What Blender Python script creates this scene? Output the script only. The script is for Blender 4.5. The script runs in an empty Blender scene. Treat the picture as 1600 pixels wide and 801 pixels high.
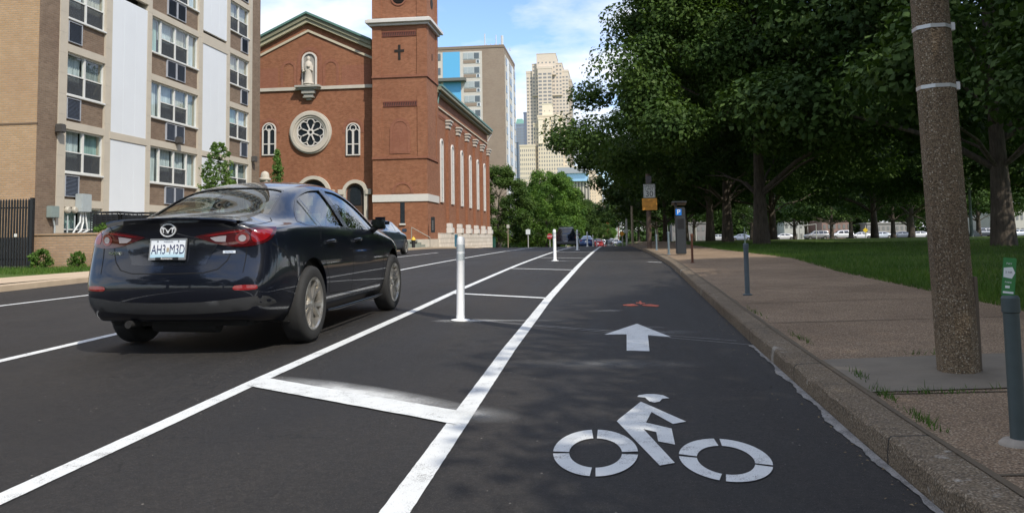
import bpy, bmesh, math, random
import numpy as np
from mathutils import Vector, Matrix, Euler, geometry
from mathutils.bvhtree import BVHTree
SC = bpy.context.scene
COL = SC.collection
R = math.radians
# ------------------------------------------------------------------ camera
F = 1285.0
PITCH, ROLL, VX, VY = R(4.2), R(0.9), 955.0, 370.0
def _axes(a):
    f0 = np.array([-math.sin(a), math.cos(a), 0]); r0 = np.array([math.cos(a), math.sin(a), 0]); z = np.array([0, 0, 1.])
    f = f0*math.cos(PITCH)+z*math.sin(PITCH); u0 = z*math.cos(PITCH)-f0*math.sin(PITCH)
    return f, r0*math.cos(ROLL)-u0*math.sin(ROLL), u0*math.cos(ROLL)+r0*math.sin(ROLL)
_a = 0.12
for _ in range(30):
    cf, cr, cu = _axes(_a)
    _a += (VX-(800+F*cr[1]/cf[1]))/F
PY = VY+F*cu[1]/cf[1]
cam = bpy.data.objects.new('camera', bpy.data.cameras.new('camera'))
COL.objects.link(cam)
M = Matrix(((cr[0], cu[0], -cf[0]), (cr[1], cu[1], -cf[1]), (cr[2], cu[2], -cf[2])))
cam.matrix_world = Matrix.Translation((0, 0, 1.0)) @ M.to_4x4()
cam.data.sensor_width = 36; cam.data.lens = F/1600*36
cam.data.shift_y = -(400.5-PY)/1600
cam.data.clip_start = 0.05; cam.data.clip_end = 6000
SC.camera = cam
# ------------------------------------------------------------------ light
SUN_DIR = Vector((0.55, -0.62, 0.86)).normalized()      # towards the sun
SUN_EL = math.asin(SUN_DIR.z); SUN_AZ = math.atan2(SUN_DIR.x, SUN_DIR.y)
sun = bpy.data.objects.new('sun', bpy.data.lights.new('sun', 'SUN')); COL.objects.link(sun)
sun.data.energy = 2.9; sun.data.angle = R(0.55); sun.data.color = (1.0, 0.93, 0.82)
sun.rotation_euler = SUN_DIR.to_track_quat('Z', 'Y').to_euler(); sun.location = (10, -10, 30)
W = bpy.data.worlds.new('World'); SC.world = W; W.use_nodes = True
SC.view_settings.view_transform = 'Standard'; SC.view_settings.look = 'None'
SC.view_settings.gamma = 1; SC.view_settings.use_curve_mapping = False
SC.view_settings.exposure = 0.62
nt = W.node_tree; nt.nodes.clear()
def wn(t, **k):
    n = nt.nodes.new(t)
    for a, b in k.items(): setattr(n, a, b)
    return n
sky = wn('ShaderNodeTexSky', sky_type='NISHITA', sun_disc=False, sun_elevation=SUN_EL, sun_rotation=SUN_AZ, air_density=1.0, dust_density=.7, ozone_density=1.6)
tc = wn('ShaderNodeTexCoord'); sep = wn('ShaderNodeSeparateXYZ'); nt.links.new(tc.outputs['Generated'], sep.inputs[0])
zc = wn('ShaderNodeMath', operation='MAXIMUM'); zc.inputs[1].default_value = 0.0; nt.links.new(sep.outputs[2], zc.inputs[0])
za = wn('ShaderNodeMath', operation='ADD'); za.inputs[1].default_value = 0.16; nt.links.new(zc.outputs[0], za.inputs[0])
dx = wn('ShaderNodeMath', operation='DIVIDE'); nt.links.new(sep.outputs[0], dx.inputs[0]); nt.links.new(za.outputs[0], dx.inputs[1])
dy = wn('ShaderNodeMath', operation='DIVIDE'); nt.links.new(sep.outputs[1], dy.inputs[0]); nt.links.new(za.outputs[0], dy.inputs[1])
cmb = wn('ShaderNodeCombineXYZ'); nt.links.new(dx.outputs[0], cmb.inputs[0]); nt.links.new(dy.outputs[0], cmb.inputs[1]); cmb.inputs[2].default_value = 3.1
nz = wn('ShaderNodeTexNoise'); nz.inputs['Scale'].default_value = 1.25; nz.inputs['Detail'].default_value = 9; nz.inputs['Roughness'].default_value = 0.55
nt.links.new(cmb.outputs[0], nz.inputs['Vector'])
rp = wn('ShaderNodeValToRGB'); rp.color_ramp.elements[0].position = 0.42; rp.color_ramp.elements[1].position = 0.56
nt.links.new(nz.outputs['Fac'], rp.inputs[0])
# a touch of pale haze near the horizon and cloud brightness
mx = wn('ShaderNodeMix', data_type='RGBA'); mx.inputs['B'].default_value = (5.0, 5.15, 5.5, 1)
sc_ = wn('ShaderNodeMath', operation='MULTIPLY'); sc_.inputs[1].default_value = 0.92; nt.links.new(rp.outputs[0], sc_.inputs[0])
tint = wn('ShaderNodeMix', data_type='RGBA', blend_type='MULTIPLY'); tint.inputs['Factor'].default_value = 1; tint.inputs['B'].default_value = (.84, .91, 1.05, 1)
nt.links.new(sky.outputs[0], tint.inputs['A'])
nt.links.new(sc_.outputs[0], mx.inputs['Factor']); nt.links.new(tint.outputs['Result'], mx.inputs['A'])
bg = wn('ShaderNodeBackground'); bg.inputs['Strength'].default_value = 0.15
nt.links.new(mx.outputs['Result'], bg.inputs[0])
wo = wn('ShaderNodeOutputWorld'); nt.links.new(bg.outputs[0], wo.inputs[0])
# ------------------------------------------------------------------ pixel helpers (photo pixel -> point on a real plane of the place)
def ray(px, py): return cf+cr*(px-800)/F+cu*(PY-py)/F
def onY(px, py, Y):
    d = ray(px, py); t = Y/d[1]; return d[0]*t, 1+d[2]*t
def onX(px, py, X):
    d = ray(px, py); t = X/d[0]; return d[1]*t, 1+d[2]*t
# ------------------------------------------------------------------ terrain profile
ZT = [(-60, -.35), (-20, -.12), (0, .0), (2.9, .03), (5.35, .06), (12.5, .17), (24, .33), (38, .43), (47, .45), (54, .40), (64, .24), (75, .0), (100, -.55), (150, -1.6), (300, -1.7), (600, -1.3), (900, -1.0), (4000, -1.0)]
ZY = [a for a, b in ZT]; ZV = [b for a, b in ZT]
def _pchip(x, y, q):
    x = np.array(x, float); y = np.array(y, float); h = np.diff(x); d = np.diff(y)/h
    m = np.zeros(len(x)); m[0] = d[0]; m[-1] = d[-1]
    for i in range(1, len(x)-1):
        if d[i-1]*d[i] > 0: m[i] = 2*d[i-1]*d[i]/(d[i-1]+d[i])
    q = np.clip(np.asarray(q, float), x[0], x[-1]); i = np.clip(np.searchsorted(x, q)-1, 0, len(x)-2)
    t = (q-x[i])/h[i]
    return (2*t**3-3*t*t+1)*y[i]+(t**3-2*t*t+t)*h[i]*m[i]+(-2*t**3+3*t*t)*y[i+1]+(t**3-t*t)*h[i]*m[i+1]
_ty = np.concatenate([np.arange(-60, 120, .25), np.arange(120, 1000, 4), [4000]])
_tz = _pchip(ZY, ZV, _ty)
def zr(Y): return float(np.interp(Y, _ty, _tz))
PT = [(-60, -.1), (0, .16), (12.5, .32), (24, .47), (38, .58), (50, .63), (64, .60), (100, .36), (165, -.08), (175, -.3), (300, -1.2), (4000, -1.2)]
def zp(Y): return float(_pchip([a for a, b in PT], [b for a, b in PT], Y))
LT = [(-60, -.1), (0, .2), (20, .35), (50, .45), (60, .36), (88, .02), (150, -1.3), (300, -1.5), (4000, -1.2)]
def zl(Y): return float(_pchip([a for a, b in LT], [b for a, b in LT], Y))
def ground_hit(px, py, off=0.0, fn=zr):
    d = ray(px, py); lo, hi = .5, .5
    while 1+d[2]*hi-fn(d[1]*hi)-off > 0:
        lo = hi; hi += max(.05, hi*.02)
        if hi > 900: return None
    for _ in range(30):
        m = (lo+hi)/2
        if 1+d[2]*m-fn(d[1]*m)-off > 0: lo = m
        else: hi = m
    return d[0]*hi, d[1]*hi
# ------------------------------------------------------------------ materials
MATS = {}
class NT:
    def __init__(s, m): s.m = m; s.t = m.node_tree
    def n(s, typ, inp=None, **k):
        n = s.t.nodes.new(typ)
        for a, b in k.items(): setattr(n, a, b)
        for a, b in (inp or {}).items():
            if isinstance(b, bpy.types.NodeSocket): s.t.links.new(b, n.inputs[a])
            else: n.inputs[a].default_value = b
        return n
    def mix(s, fac, a, b, bt='MIX'):
        n = s.n('ShaderNodeMix', data_type='RGBA', blend_type=bt)
        for k, v in (('Factor', fac), ('A', a), ('B', b)):
            if isinstance(v, bpy.types.NodeSocket): s.t.links.new(v, n.inputs[k])
            else: n.inputs[k].default_value = v
        return n.outputs['Result']
    def math(s, op, a, b=0.0):
        n = s.n('ShaderNodeMath', operation=op)
        for i, v in ((0, a), (1, b)):
            if isinstance(v, bpy.types.NodeSocket): s.t.links.new(v, n.inputs[i])
            else: n.inputs[i].default_value = v
        return n.outputs[0]
    def ramp(s, fac, stops):
        n = s.n('ShaderNodeValToRGB', {0: fac}); cr_ = n.color_ramp
        while len(cr_.elements) < len(stops): cr_.elements.new(.5)
        for e, (p, c) in zip(cr_.elements, stops):
            e.position = p; e.color = c if len(c) == 4 else (*c, 1)
        return n.outputs[0]
    def noise(s, vec, scale, detail=4, rough=.55):
        return s.n('ShaderNodeTexNoise', {'Vector': vec, 'Scale': scale, 'Detail': detail, 'Roughness': rough}).outputs['Fac']
    def bump(s, h, dist, strength=1.0):
        return s.n('ShaderNodeBump', {'Height': h, 'Distance': dist, 'Strength': strength}).outputs[0]
def newmat(name):
    m = bpy.data.materials.new(name); m.use_nodes = True
    m.node_tree.nodes.clear(); t = NT(m)
    t.b = t.n('ShaderNodeBsdfPrincipled'); t.o = t.n('ShaderNodeOutputMaterial', {0: t.b.outputs[0]})
    t.tc = t.n('ShaderNodeTexCoord').outputs['Object']
    return m, t
def c4(c): return (c[0], c[1], c[2], 1)
def mat(name, col, rough=.6, metal=0., var=.12, scale=6., bump=0., spec=.5, coat=0., bscale=None):
    if name in MATS: return MATS[name]
    m, t = newmat(name)
    nz_ = t.noise(t.tc, scale, 6)
    c = t.mix(nz_, c4([v*(1-var) for v in col]), c4([min(1, v*(1+var)) for v in col]))
    t.t.links.new(c, t.b.inputs['Base Color'])
    r2 = t.noise(t.tc, scale*2.7, 3)
    t.t.links.new(t.math('ADD', t.math('MULTIPLY', r2, .16), max(0.02, rough-.08)), t.b.inputs['Roughness'])
    t.b.inputs['Metallic'].default_value = metal; t.b.inputs['Specular IOR Level'].default_value = spec
    t.b.inputs['Coat Weight'].default_value = coat; t.b.inputs['Coat Roughness'].default_value = .02
    if bump: t.t.links.new(t.bump(t.noise(t.tc, bscale or scale*5, 5), bump), t.b.inputs['Normal'])
    MATS[name] = m; return m
def brickmat(name, c1, c2, mortar, w=.21, h=.075, msize=.009, var=.3, stain=.25):
    if name in MATS: return MATS[name]
    m, t = newmat(name)
    g = t.n('ShaderNodeNewGeometry'); pos = g.outputs['Position']; nrm = g.outputs['Normal']
    sp = t.n('ShaderNodeSeparateXYZ', {0: pos}).outputs; sn = t.n('ShaderNodeSeparateXYZ', {0: nrm}).outputs
    isx = t.math('GREATER_THAN', t.math('ABSOLUTE', sn[0]), .6)
    u_ = t.n('ShaderNodeMix', {0: isx, 2: sp[0], 3: sp[1]}, data_type='FLOAT').outputs[0]
    v = t.n('ShaderNodeCombineXYZ', {0: u_, 1: sp[2]}).outputs[0]
    b = t.n('ShaderNodeTexBrick', {'Vector': v, 'Color1': c4(c1), 'Color2': c4(c2), 'Mortar': c4(mortar), 'Scale': 1., 'Mortar Size': msize, 'Mortar Smooth': .3, 'Bias': 0., 'Brick Width': w, 'Row Height': h})
    big = t.noise(v, .55, 6, .6); mid = t.noise(v, 3.5, 4)
    col = t.mix(t.ramp(big, [(.32, (0, 0, 0)), (.7, (1, 1, 1))]), b.outputs[0], t.mix(1., b.outputs[0], c4([1-stain*.8, 1-stain, 1-stain]), 'MULTIPLY'))
    col = t.mix(t.math('MULTIPLY', t.ramp(mid, [(.4, (0, 0, 0)), (.65, (1, 1, 1))]), var), col, c4([x*.62 for x in c1]))
    t.t.links.new(col, t.b.inputs['Base Color']); t.b.inputs['Roughness'].default_value = .88; t.b.inputs['Specular IOR Level'].default_value = .25
    t.t.links.new(t.bump(t.math('ADD', t.math('MULTIPLY', b.outputs[1], -1.), t.math('MULTIPLY', mid, .5)), .008), t.b.inputs['Normal'])
    MATS[name] = m; return m
def glassmat(name, tint=(.5, .6, .6), a=.35):
    """window glass: mirror-like fresnel reflection over a tinted see-through pane"""
    if name in MATS: return MATS[name]
    m, t = newmat(name)
    t.t.nodes.remove(t.b)
    lw = t.n('ShaderNodeLayerWeight', {'Blend': .5}).outputs['Facing']
    fac = t.math('ADD', t.math('MULTIPLY', t.math('POWER', lw, 3.6), .85), .055)
    tr = t.n('ShaderNodeBsdfTransparent', {0: c4([x*a for x in tint])}).outputs[0]
    gl = t.n('ShaderNodeBsdfGlossy', {'Color': (.95, .97, 1, 1), 'Roughness': .015}).outputs[0]
    mx_ = t.n('ShaderNodeMixShader', {0: fac, 1: tr, 2: gl}).outputs[0]
    t.t.links.new(mx_, t.o.inputs[0]); MATS[name] = m; return m
# ------------------------------------------------------------------ mesh helpers
class MB:
    def __init__(s): s.v = []; s.f = []; s.m = []; s.mi = 0
    def add(s, vs, fs):
        o = len(s.v); s.v += [tuple(map(float, p)) for p in vs]; s.f += [tuple(i+o for i in f) for f in fs]; s.m += [s.mi]*len(fs); return s
    def box(s, x0, x1, y0, y1, z0, z1):
        return s.add([(x0, y0, z0), (x1, y0, z0), (x1, y1, z0), (x0, y1, z0), (x0, y0, z1), (x1, y0, z1), (x1, y1, z1), (x0, y1, z1)],
                     [(3, 2, 1, 0), (4, 5, 6, 7), (0, 1, 5, 4), (1, 2, 6, 5), (2, 3, 7, 6), (3, 0, 4, 7)])
    def bbox(s, x0, x1, y0, y1, z0, z1, b=.01):
        """box with bevelled vertical and horizontal edges"""
        bm = bmesh.new(); bmesh.ops.create_cube(bm, size=1)
        for v in bm.verts: v.co = Vector(((x0+x1)/2+v.co.x*(x1-x0), (y0+y1)/2+v.co.y*(y1-y0), (z0+z1)/2+v.co.z*(z1-z0)))
        bmesh.ops.bevel(bm, geom=bm.edges[:], offset=min(b, abs(x1-x0)*.45, abs(y1-y0)*.45, abs(z1-z0)*.45), segments=2, affect='EDGES')
        bm.verts.index_update(); s.add([v.co[:] for v in bm.verts], [[v.index for v in f.verts] for f in bm.faces]); bm.free(); return s
    def tube(s, pts, rad, n=10, cap=True, squash=None):
        pts = [Vector(p) for p in pts]; rad = rad if hasattr(rad, '__len__') else [rad]*len(pts)
        o = []; up = Vector((0, 0, 1)); ref = None
        for i, p in enumerate(pts):
            t = (pts[min(i+1, len(pts)-1)]-pts[max(i-1, 0)]).normalized()
            if ref is None: ref = t.orthogonal().normalized() if abs(t.z) > .9 else t.cross(up).normalized()
            ref = (ref-t*ref.dot(t)).normalized(); bb = t.cross(ref)
            for k in range(n):
                a = 2*math.pi*k/n; o.append(p+(ref*math.cos(a)+bb*math.sin(a))*rad[i])
        fs = [(i*n+k, i*n+(k+1) % n, (i+1)*n+(k+1) % n, (i+1)*n+k) for i in range(len(pts)-1) for k in range(n)]
        if cap: fs += [tuple(range(n))[::-1], tuple(range((len(pts)-1)*n, len(pts)*n))]
        return s.add(o, fs)
    def lathe(s, prof, cx=0, cy=0, cz=0, n=20, axis='z', cap=True):
        o = []
        for r_, h in prof:
            for k in range(n):
                a = 2*math.pi*k/n; c, q = r_*math.cos(a), r_*math.sin(a)
                o.append((cx+c, cy+q, cz+h) if axis == 'z' else ((cx+h, cy+c, cz+q) if axis == 'x' else (cx+q, cy+h, cz+c)))
        fs = [(i*n+k, i*n+(k+1) % n, (i+1)*n+(k+1) % n, (i+1)*n+k) for i in range(len(prof)-1) for k in range(n)]
        if cap and prof[0][0] > 1e-6: fs.append(tuple(range(n))[::-1])
        if cap and prof[-1][0] > 1e-6: fs.append(tuple(range((len(prof)-1)*n, len(prof)*n)))
        return s.add(o, fs)
    def prism(s, out, plane, a, b):
        """extrude a 2-D outline: plane 'Y' -> out=(x,z) from Y=a to b ; 'X' -> out=(y,z) ; 'Z' -> out=(x,y)"""
        n = len(out); f = {'Y': lambda p, d: (p[0], d, p[1]), 'X': lambda p, d: (d, p[0], p[1]), 'Z': lambda p, d: (p[0], p[1], d)}[plane]
        vs = [f(p, a) for p in out]+[f(p, b) for p in out]
        return s.add(vs, [tuple(range(n))[::-1], tuple(range(n, 2*n))]+[(i, (i+1) % n, n+(i+1) % n, n+i) for i in range(n)])
    def ring(s, o1, o2, plane, a, b, closed=True):
        """band between two outlines of equal length, extruded from a to b"""
        n = len(o1); f = {'Y': lambda p, d: (p[0], d, p[1]), 'X': lambda p, d: (d, p[0], p[1])}[plane]
        vs = [f(p, a) for p in o1]+[f(p, a) for p in o2]+[f(p, b) for p in o1]+[f(p, b) for p in o2]
        fs = []
        for i in range(n if closed else n-1):
            j = (i+1) % n
            fs += [(i, j, n+j, n+i), (2*n+i, 3*n+i, 3*n+j, 2*n+j), (i, 2*n+i, 2*n+j, j), (n+i, n+j, 3*n+j, 3*n+i)]
        if not closed: fs += [(0, n, 3*n, 2*n), (n-1, 3*n-1, 4*n-1, 2*n-1)]
        return s.add(vs, fs)
    def xf(s, mtx):
        s.v = [tuple(mtx @ Vector(p)) for p in s.v]; return s
    def obj(s, name, m, parent=None, smooth=False, fix=True, local=False):
        me = bpy.data.meshes.new(name)
        off = Vector((0, 0, 0))
        if parent is not None and not local:
            q = parent
            while q is not None: off += Vector(q.location); q = q.parent
        me.from_pydata([(p[0]-off.x, p[1]-off.y, p[2]-off.z) for p in s.v], [], s.f)
        for mm in (m if isinstance(m, (list, tuple)) else [m]): me.materials.append(mm)
        if isinstance(m, (list, tuple)): me.polygons.foreach_set('material_index', s.m)
        if fix:
            bm = bmesh.new(); bm.from_mesh(me); bmesh.ops.recalc_face_normals(bm, faces=bm.faces); bm.to_mesh(me); bm.free()
        if smooth: shade(me, smooth if smooth is not True else 40)
        o = bpy.data.objects.new(name, me); COL.objects.link(o)
        if parent is not None: o.parent = parent
        return o
def shade(me, ang=40):
    me.polygons.foreach_set('use_smooth', [True]*len(me.polygons))
    try: me.set_sharp_from_angle(angle=R(ang))
    except Exception: pass
    me.update()
def thing(name, label, cat, loc=(0, 0, 0), group=None):
    o = bpy.data.objects.new(name, None); COL.objects.link(o); o.location = loc; o.empty_display_size = .2
    o['label'] = label; o['category'] = cat
    if group: o['group'] = group
    return o
def tag(o, label, cat, group=None, kind=None):
    o['label'] = label; o['category'] = cat
    if group: o['group'] = group
    if kind: o['kind'] = kind
    return o
def struct(o, label=None, kind='structure'):
    o['kind'] = kind
    if label: o['label'] = label
    return o
def copy_tree(o, parent=None):
    c = o.copy(); COL.objects.link(c)
    if parent is not None: c.parent = parent
    for ch in list(o.children): copy_tree(ch, c)
    return c
def arch(cx, z0, w, h, n=12, pointed=0.):
    """outline of a round-headed opening: sill z0, total height h"""
    r_ = w/2; zs = z0+h-r_
    return [(cx-r_, z0), (cx+r_, z0)]+[(cx+r_*math.cos(math.pi*k/n), zs+r_*math.sin(math.pi*k/n)) for k in range(n+1)]
def circ(cx, cz, r_, n=40): return [(cx+r_*math.cos(2*math.pi*k/n), cz+r_*math.sin(2*math.pi*k/n)) for k in range(n)]
def text_mesh(body, size, depth=.002, font=None, spacing=1.):
    cu_ = bpy.data.curves.new('txt', 'FONT'); cu_.body = body; cu_.size = size; cu_.extrude = depth; cu_.align_x = 'CENTER'; cu_.align_y = 'CENTER'; cu_.space_character = spacing
    o = bpy.data.objects.new('txt', cu_); COL.objects.link(o)
    dg = bpy.context.evaluated_depsgraph_get(); me = bpy.data.meshes.new_from_object(o.evaluated_get(dg))
    mb = MB(); mb.add([v.co[:] for v in me.vertices], [tuple(p.vertices) for p in me.polygons])
    bpy.data.objects.remove(o); bpy.data.curves.remove(cu_); bpy.data.meshes.remove(me)
    return mb
XZ = Matrix(((1, 0, 0, 0), (0, 0, -1, 0), (0, 1, 0, 0), (0, 0, 0, 1)))   # text facing -Y (towards the camera)
# ================================================================== GROUND
random.seed(4); rng = np.random.default_rng(4)
def asphalt():
    m, t = newmat('asphalt')
    g = t.n('ShaderNodeNewGeometry').outputs['Position']
    fine = t.noise(g, 260, 3, .7); mid = t.noise(g, 38, 4) 
    st = t.n('ShaderNodeMapping', {0: g, 3: (1.6, .16, 1)}).outputs[0]
    big = t.noise(st, .9, 7, .62); bl = t.noise(g, .35, 5)
    c = t.mix(t.ramp(fine, [(.3, (0, 0, 0)), (.75, (1, 1, 1))]), (.0085, .0080, .0078, 1), (.026, .0242, .0225, 1))
    g3_ = t.noise(g, 22, 5, .8); c = t.mix(t.ramp(g3_, [(.4, (0, 0, 0)), (.62, (1, 1, 1))]), t.mix(1., c, (.72, .72, .73, 1), 'MULTIPLY'), t.mix(1., c, (1.3, 1.27, 1.24, 1), 'MULTIPLY'))
    g2_ = t.noise(g, 75, 3, .75)
    c = t.mix(t.ramp(g2_, [(.36, (0, 0, 0)), (.66, (1, 1, 1))]), t.mix(1., c, (.5, .5, .52, 1), 'MULTIPLY'), t.mix(1., c, (1.35, 1.33, 1.3, 1), 'MULTIPLY'))
    c = t.mix(t.ramp(big, [(.35, (0, 0, 0)), (.72, (1, 1, 1))]), c, t.mix(1., c, (1.9, 1.8, 1.68, 1), 'MULTIPLY'))
    c = t.mix(t.ramp(bl, [(.35, (0, 0, 0)), (.6, (1, 1, 1))]), t.mix(1., c, (.6, .61, .64, 1), 'MULTIPLY'), c)
    ck = t.n('ShaderNodeTexVoronoi', {'Vector': t.n('ShaderNodeVectorMath', {0: g, 1: t.n('ShaderNodeTexNoise', {'Vector': g, 'Scale': 2.2, 'Detail': 6.}).outputs['Color']}, operation='ADD').outputs[0], 'Scale': .38}, feature='DISTANCE_TO_EDGE').outputs['Distance']
    c = t.mix(t.math('MULTIPLY', t.math('LESS_THAN', ck, .0022), t.math('GREATER_THAN', t.noise(g, .6, 2), .5)), c, (.004, .004, .004, 1))
    sp = t.n('ShaderNodeTexVoronoi', {'Vector': g, 'Scale': 17., 'Randomness': 1.})
    chip = t.math('MULTIPLY', t.math('LESS_THAN', sp.outputs['Distance'], .085), t.math('GREATER_THAN', t.noise(g, 3.1, 2), .58))
    c = t.mix(chip, c, (.23, .21, .18, 1))
    sp2 = t.n('ShaderNodeTexVoronoi', {'Vector': g, 'Scale': 85., 'Randomness': 1.})
    c = t.mix(t.math('MULTIPLY', t.math('LESS_THAN', sp2.outputs['Distance'], .16), .55), c, (.15, .14, .125, 1))
    t.t.links.new(c, t.b.inputs['Base Color'])
    t.t.links.new(t.ramp(big, [(.3, (.62, .62, .62)), (.7, (.8, .8, .8))]), t.b.inputs['Roughness'])
    t.t.links.new(t.bump(t.math('ADD', fine, t.math('MULTIPLY', mid, .8)), .006), t.b.inputs['Normal'])
    return m
def paint(name, col=(.70, .72, .71), wear=.10, lo=.0):
    """road paint: thin coat whose pores and scuffs let the asphalt through"""
    m, t = newmat(name); g = t.n('ShaderNodeNewGeometry').outputs['Position']
    fine = t.noise(g, 190, 3, .7); mid = t.noise(g, 9, 6, .7)
    w_ = t.math('ADD', t.math('MULTIPLY', fine, .6), t.math('MULTIPLY', mid, .4))
    fac = t.ramp(w_, [(.36+wear*.4, (0, 0, 0)), (.42+wear*.5, (1, 1, 1))])
    c = t.mix(fac, (.12, .115, .11, 1), t.mix(t.noise(g, 2.2, 4), c4([x*.9 for x in col]), c4(col)))
    t.t.links.new(c, t.b.inputs['Base Color']); t.b.inputs['Roughness'].default_value = .62
    t.t.links.new(t.bump(fine, .002), t.b.inputs['Normal']); return m
def aggregate(name, c1, c2, c3, sc=70.):
    if name in MATS: return MATS[name]
    m, t = newmat(name); g = t.n('ShaderNodeNewGeometry').outputs['Position']
    v = t.n('ShaderNodeTexVoronoi', {'Vector': g, 'Scale': sc, 'Randomness': 1.})
    cs = t.n('ShaderNodeSeparateXYZ', {0: v.outputs['Color']}).outputs
    c = t.ramp(cs[0], [(0., c1), (.45, c2), (.8, c2), (.93, c3)])
    c = t.mix(t.ramp(v.outputs['Distance'], [(.3, (0, 0, 0)), (.75, (1, 1, 1))]), c, c4([x*.55 for x in c1]))
    big = t.noise(g, 1.1, 6, .65); bl = t.noise(g, .3, 3)
    c = t.mix(t.ramp(big, [(.35, (0, 0, 0)), (.68, (1, 1, 1))]), t.mix(1., c, (.72, .70, .68, 1), 'MULTIPLY'), c)
    c = t.mix(t.ramp(bl, [(.4, (0, 0, 0)), (.6, (1, 1, 1))]), c, t.mix(1., c, (.86, .85, .84, 1), 'MULTIPLY'))
    t.t.links.new(c, t.b.inputs['Base Color']); t.b.inputs['Roughness'].default_value = .85
    t.t.links.new(t.bump(t.math('ADD', v.outputs['Distance'], t.noise(g, 150, 2)), .006), t.b.inputs['Normal']); MATS[name] = m; return m
def grassmat():
    m, t = newmat('grass'); g = t.n('ShaderNodeNewGeometry').outputs['Position']
    a = t.noise(g, 90, 4, .7); b = t.noise(g, 1.2, 6, .6); d = t.noise(g, .22, 4)
    c = t.mix(t.ramp(a, [(.3, (0, 0, 0)), (.75, (1, 1, 1))]), (.038, .078, .016, 1), (.12, .19, .042, 1))
    c = t.mix(t.ramp(b, [(.3, (0, 0, 0)), (.7, (1, 1, 1))]), c, t.mix(1., c, (1.25, 1.15, 1.0, 1), 'MULTIPLY'))
    c = t.mix(t.math('MULTIPLY', t.ramp(d, [(.55, (0, 0, 0)), (.72, (1, 1, 1))]), .5), c, (.10, .085, .045, 1))
    t.t.links.new(c, t.b.inputs['Base Color']); t.b.inputs['Roughness'].default_value = .9; t.b.inputs['Specular IOR Level'].default_value = .2
    t.t.links.new(t.bump(a, .03), t.b.inputs['Normal']); return m
ASPH = asphalt(); PAINT = paint('road_paint', wear=.07); PAINT_OLD = paint('road_paint_worn', wear=.12); GRASSM = grassmat()
AGG = aggregate('aggregate_pavement', (.28, .19, .118), (.45, .32, .20), (.62, .50, .35), 110.)
KERBM = aggregate('granite_kerb', (.22, .165, .105), (.32, .25, .165), (.46, .39, .29), 110.)
CONC = mat('pale_concrete', (.30, .27, .23), .85, var=.25, scale=3, bump=.004)
def ys(a, b, dense=True):
    o = []; y = a
    while y < b:
        o.append(y); y += .5 if y < 20 else (1.5 if y < 120 else (12 if y < 600 else 200))
    o.append(b); return o
# kerb line positions
KRX = [(-60, 1.12), (4, 1.12), (7, 1.15), (20, 1.38), (30, 1.33), (41, 1.2), (60, 1.1), (4000, 1.1)]
def xk(Y): return float(np.interp(Y, [a for a, b in KRX], [b for a, b in KRX]))
XKL = -10.9
YS = ys(-60, 3500)
def strip(name, xf0, xf1, zf, m, nx=1, y0=-60, y1=3500, th=0.):
    mb = MB(); Y = [y for y in YS if y0 < y < y1]; Y = [y0]+Y+[y1]
    for y in Y:
        a, b = xf0(y), xf1(y)
        for k in range(nx+1):
            x = a+(b-a)*k/nx; mb.v.append((x, y, zf(y, x)))
    for i in range(len(Y)-1):
        for k in range(nx):
            q = i*(nx+1)+k; mb.f.append((q, q+1, q+nx+2, q+nx+1)); mb.m.append(0)
    return mb.obj(name, m, smooth=True)
# one ground sheet out to the horizon: dips under the road, carries park and left verge
gx = [-3500, -400, -120, -60, -30, -18, -13.5, -11.15, -11.1, 1.6, 1.65, 3.4, 3.55, 6, 10, 20, 40, 80, 160, 500, 3500]
def gz(x, y):
    if x <= -11.12: return zl(y)-.02
    if x < 1.62: return zr(y)-.06
    if x < 3.45: return zp(y)-.12
    return zp(y)-.012+(.16*max(0, min(1, (x-30)/40)) if y < 90 else 0)
mb = MB()
for y in YS:
    for x in gx: mb.v.append((x, y, gz(x, y)))
n = len(gx)
for i in range(len(YS)-1):
    for k in range(n-1): mb.f.append((i*n+k, i*n+k+1, (i+1)*n+k+1, (i+1)*n+k)); mb.m.append(0)
struct(mb.obj('ground', GRASSM, smooth=True))
struct(strip('road', lambda y: XKL, lambda y: xk(y), lambda y, x: zr(y), ASPH, 6))
# cross street behind the park, where the parked cars stand
mb = MB()
for x in (1.7, 60, 200, 500):
    for y in (170, 177, 184): mb.v.append((x, y, zp(y)+(.16*max(0, min(1, (x-30)/40)) if y < 90 else 0)+.02))
for i in range(3):
    for k in range(2): mb.f.append((i*3+k, (i+1)*3+k, (i+1)*3+k+1, i*3+k+1)); mb.m.append(0)
struct(mb.obj('side_street', ASPH))
# right kerb: chamfered stones with chipped uneven edge
def kerb(name, xfn, side, y0, y1, m, top=.115, wd=.17):
    mb = MB(); Y = []; y = y0
    while y < y1: Y.append(y); y += .07 if y < 14 and side > 0 else .6 if y < 60 else 3
    rr = random.Random(3); n_ = len(Y); off = 0; off2 = 0; dmg = 0
    for i, y in enumerate(Y):
        x = xfn(y); z = zr(y)
        off = off*.86+rr.uniform(-.004, .004); off2 = off2*.8+rr.uniform(-.004, .004)
        if rr.random() < (.25 if 3.6 < y < 4.7 else .05): dmg = rr.uniform(.008, .03)
        dmg *= .8
        fine = 1 if (y < 14 and side > 0) else .3
        o, p = off*fine, (off2-dmg)*fine
        prof = [(0+o*.5, -.05), (.0+o*.5, .04), (.004+o, top-.016+p), (.016+o-p*.5, top-.001+p*.7), (.06, top+p*.3), (wd, top+.004), (wd, -.05)]
        for a, b in prof: mb.v.append((x+side*a, y, z+b))
    k = 7
    for i in range(n_-1):
        for j in range(k-1): mb.f.append((i*k+j, i*k+j+1, (i+1)*k+j+1, (i+1)*k+j)); mb.m.append(0)
    return mb.obj(name, m, smooth=30)
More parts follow.
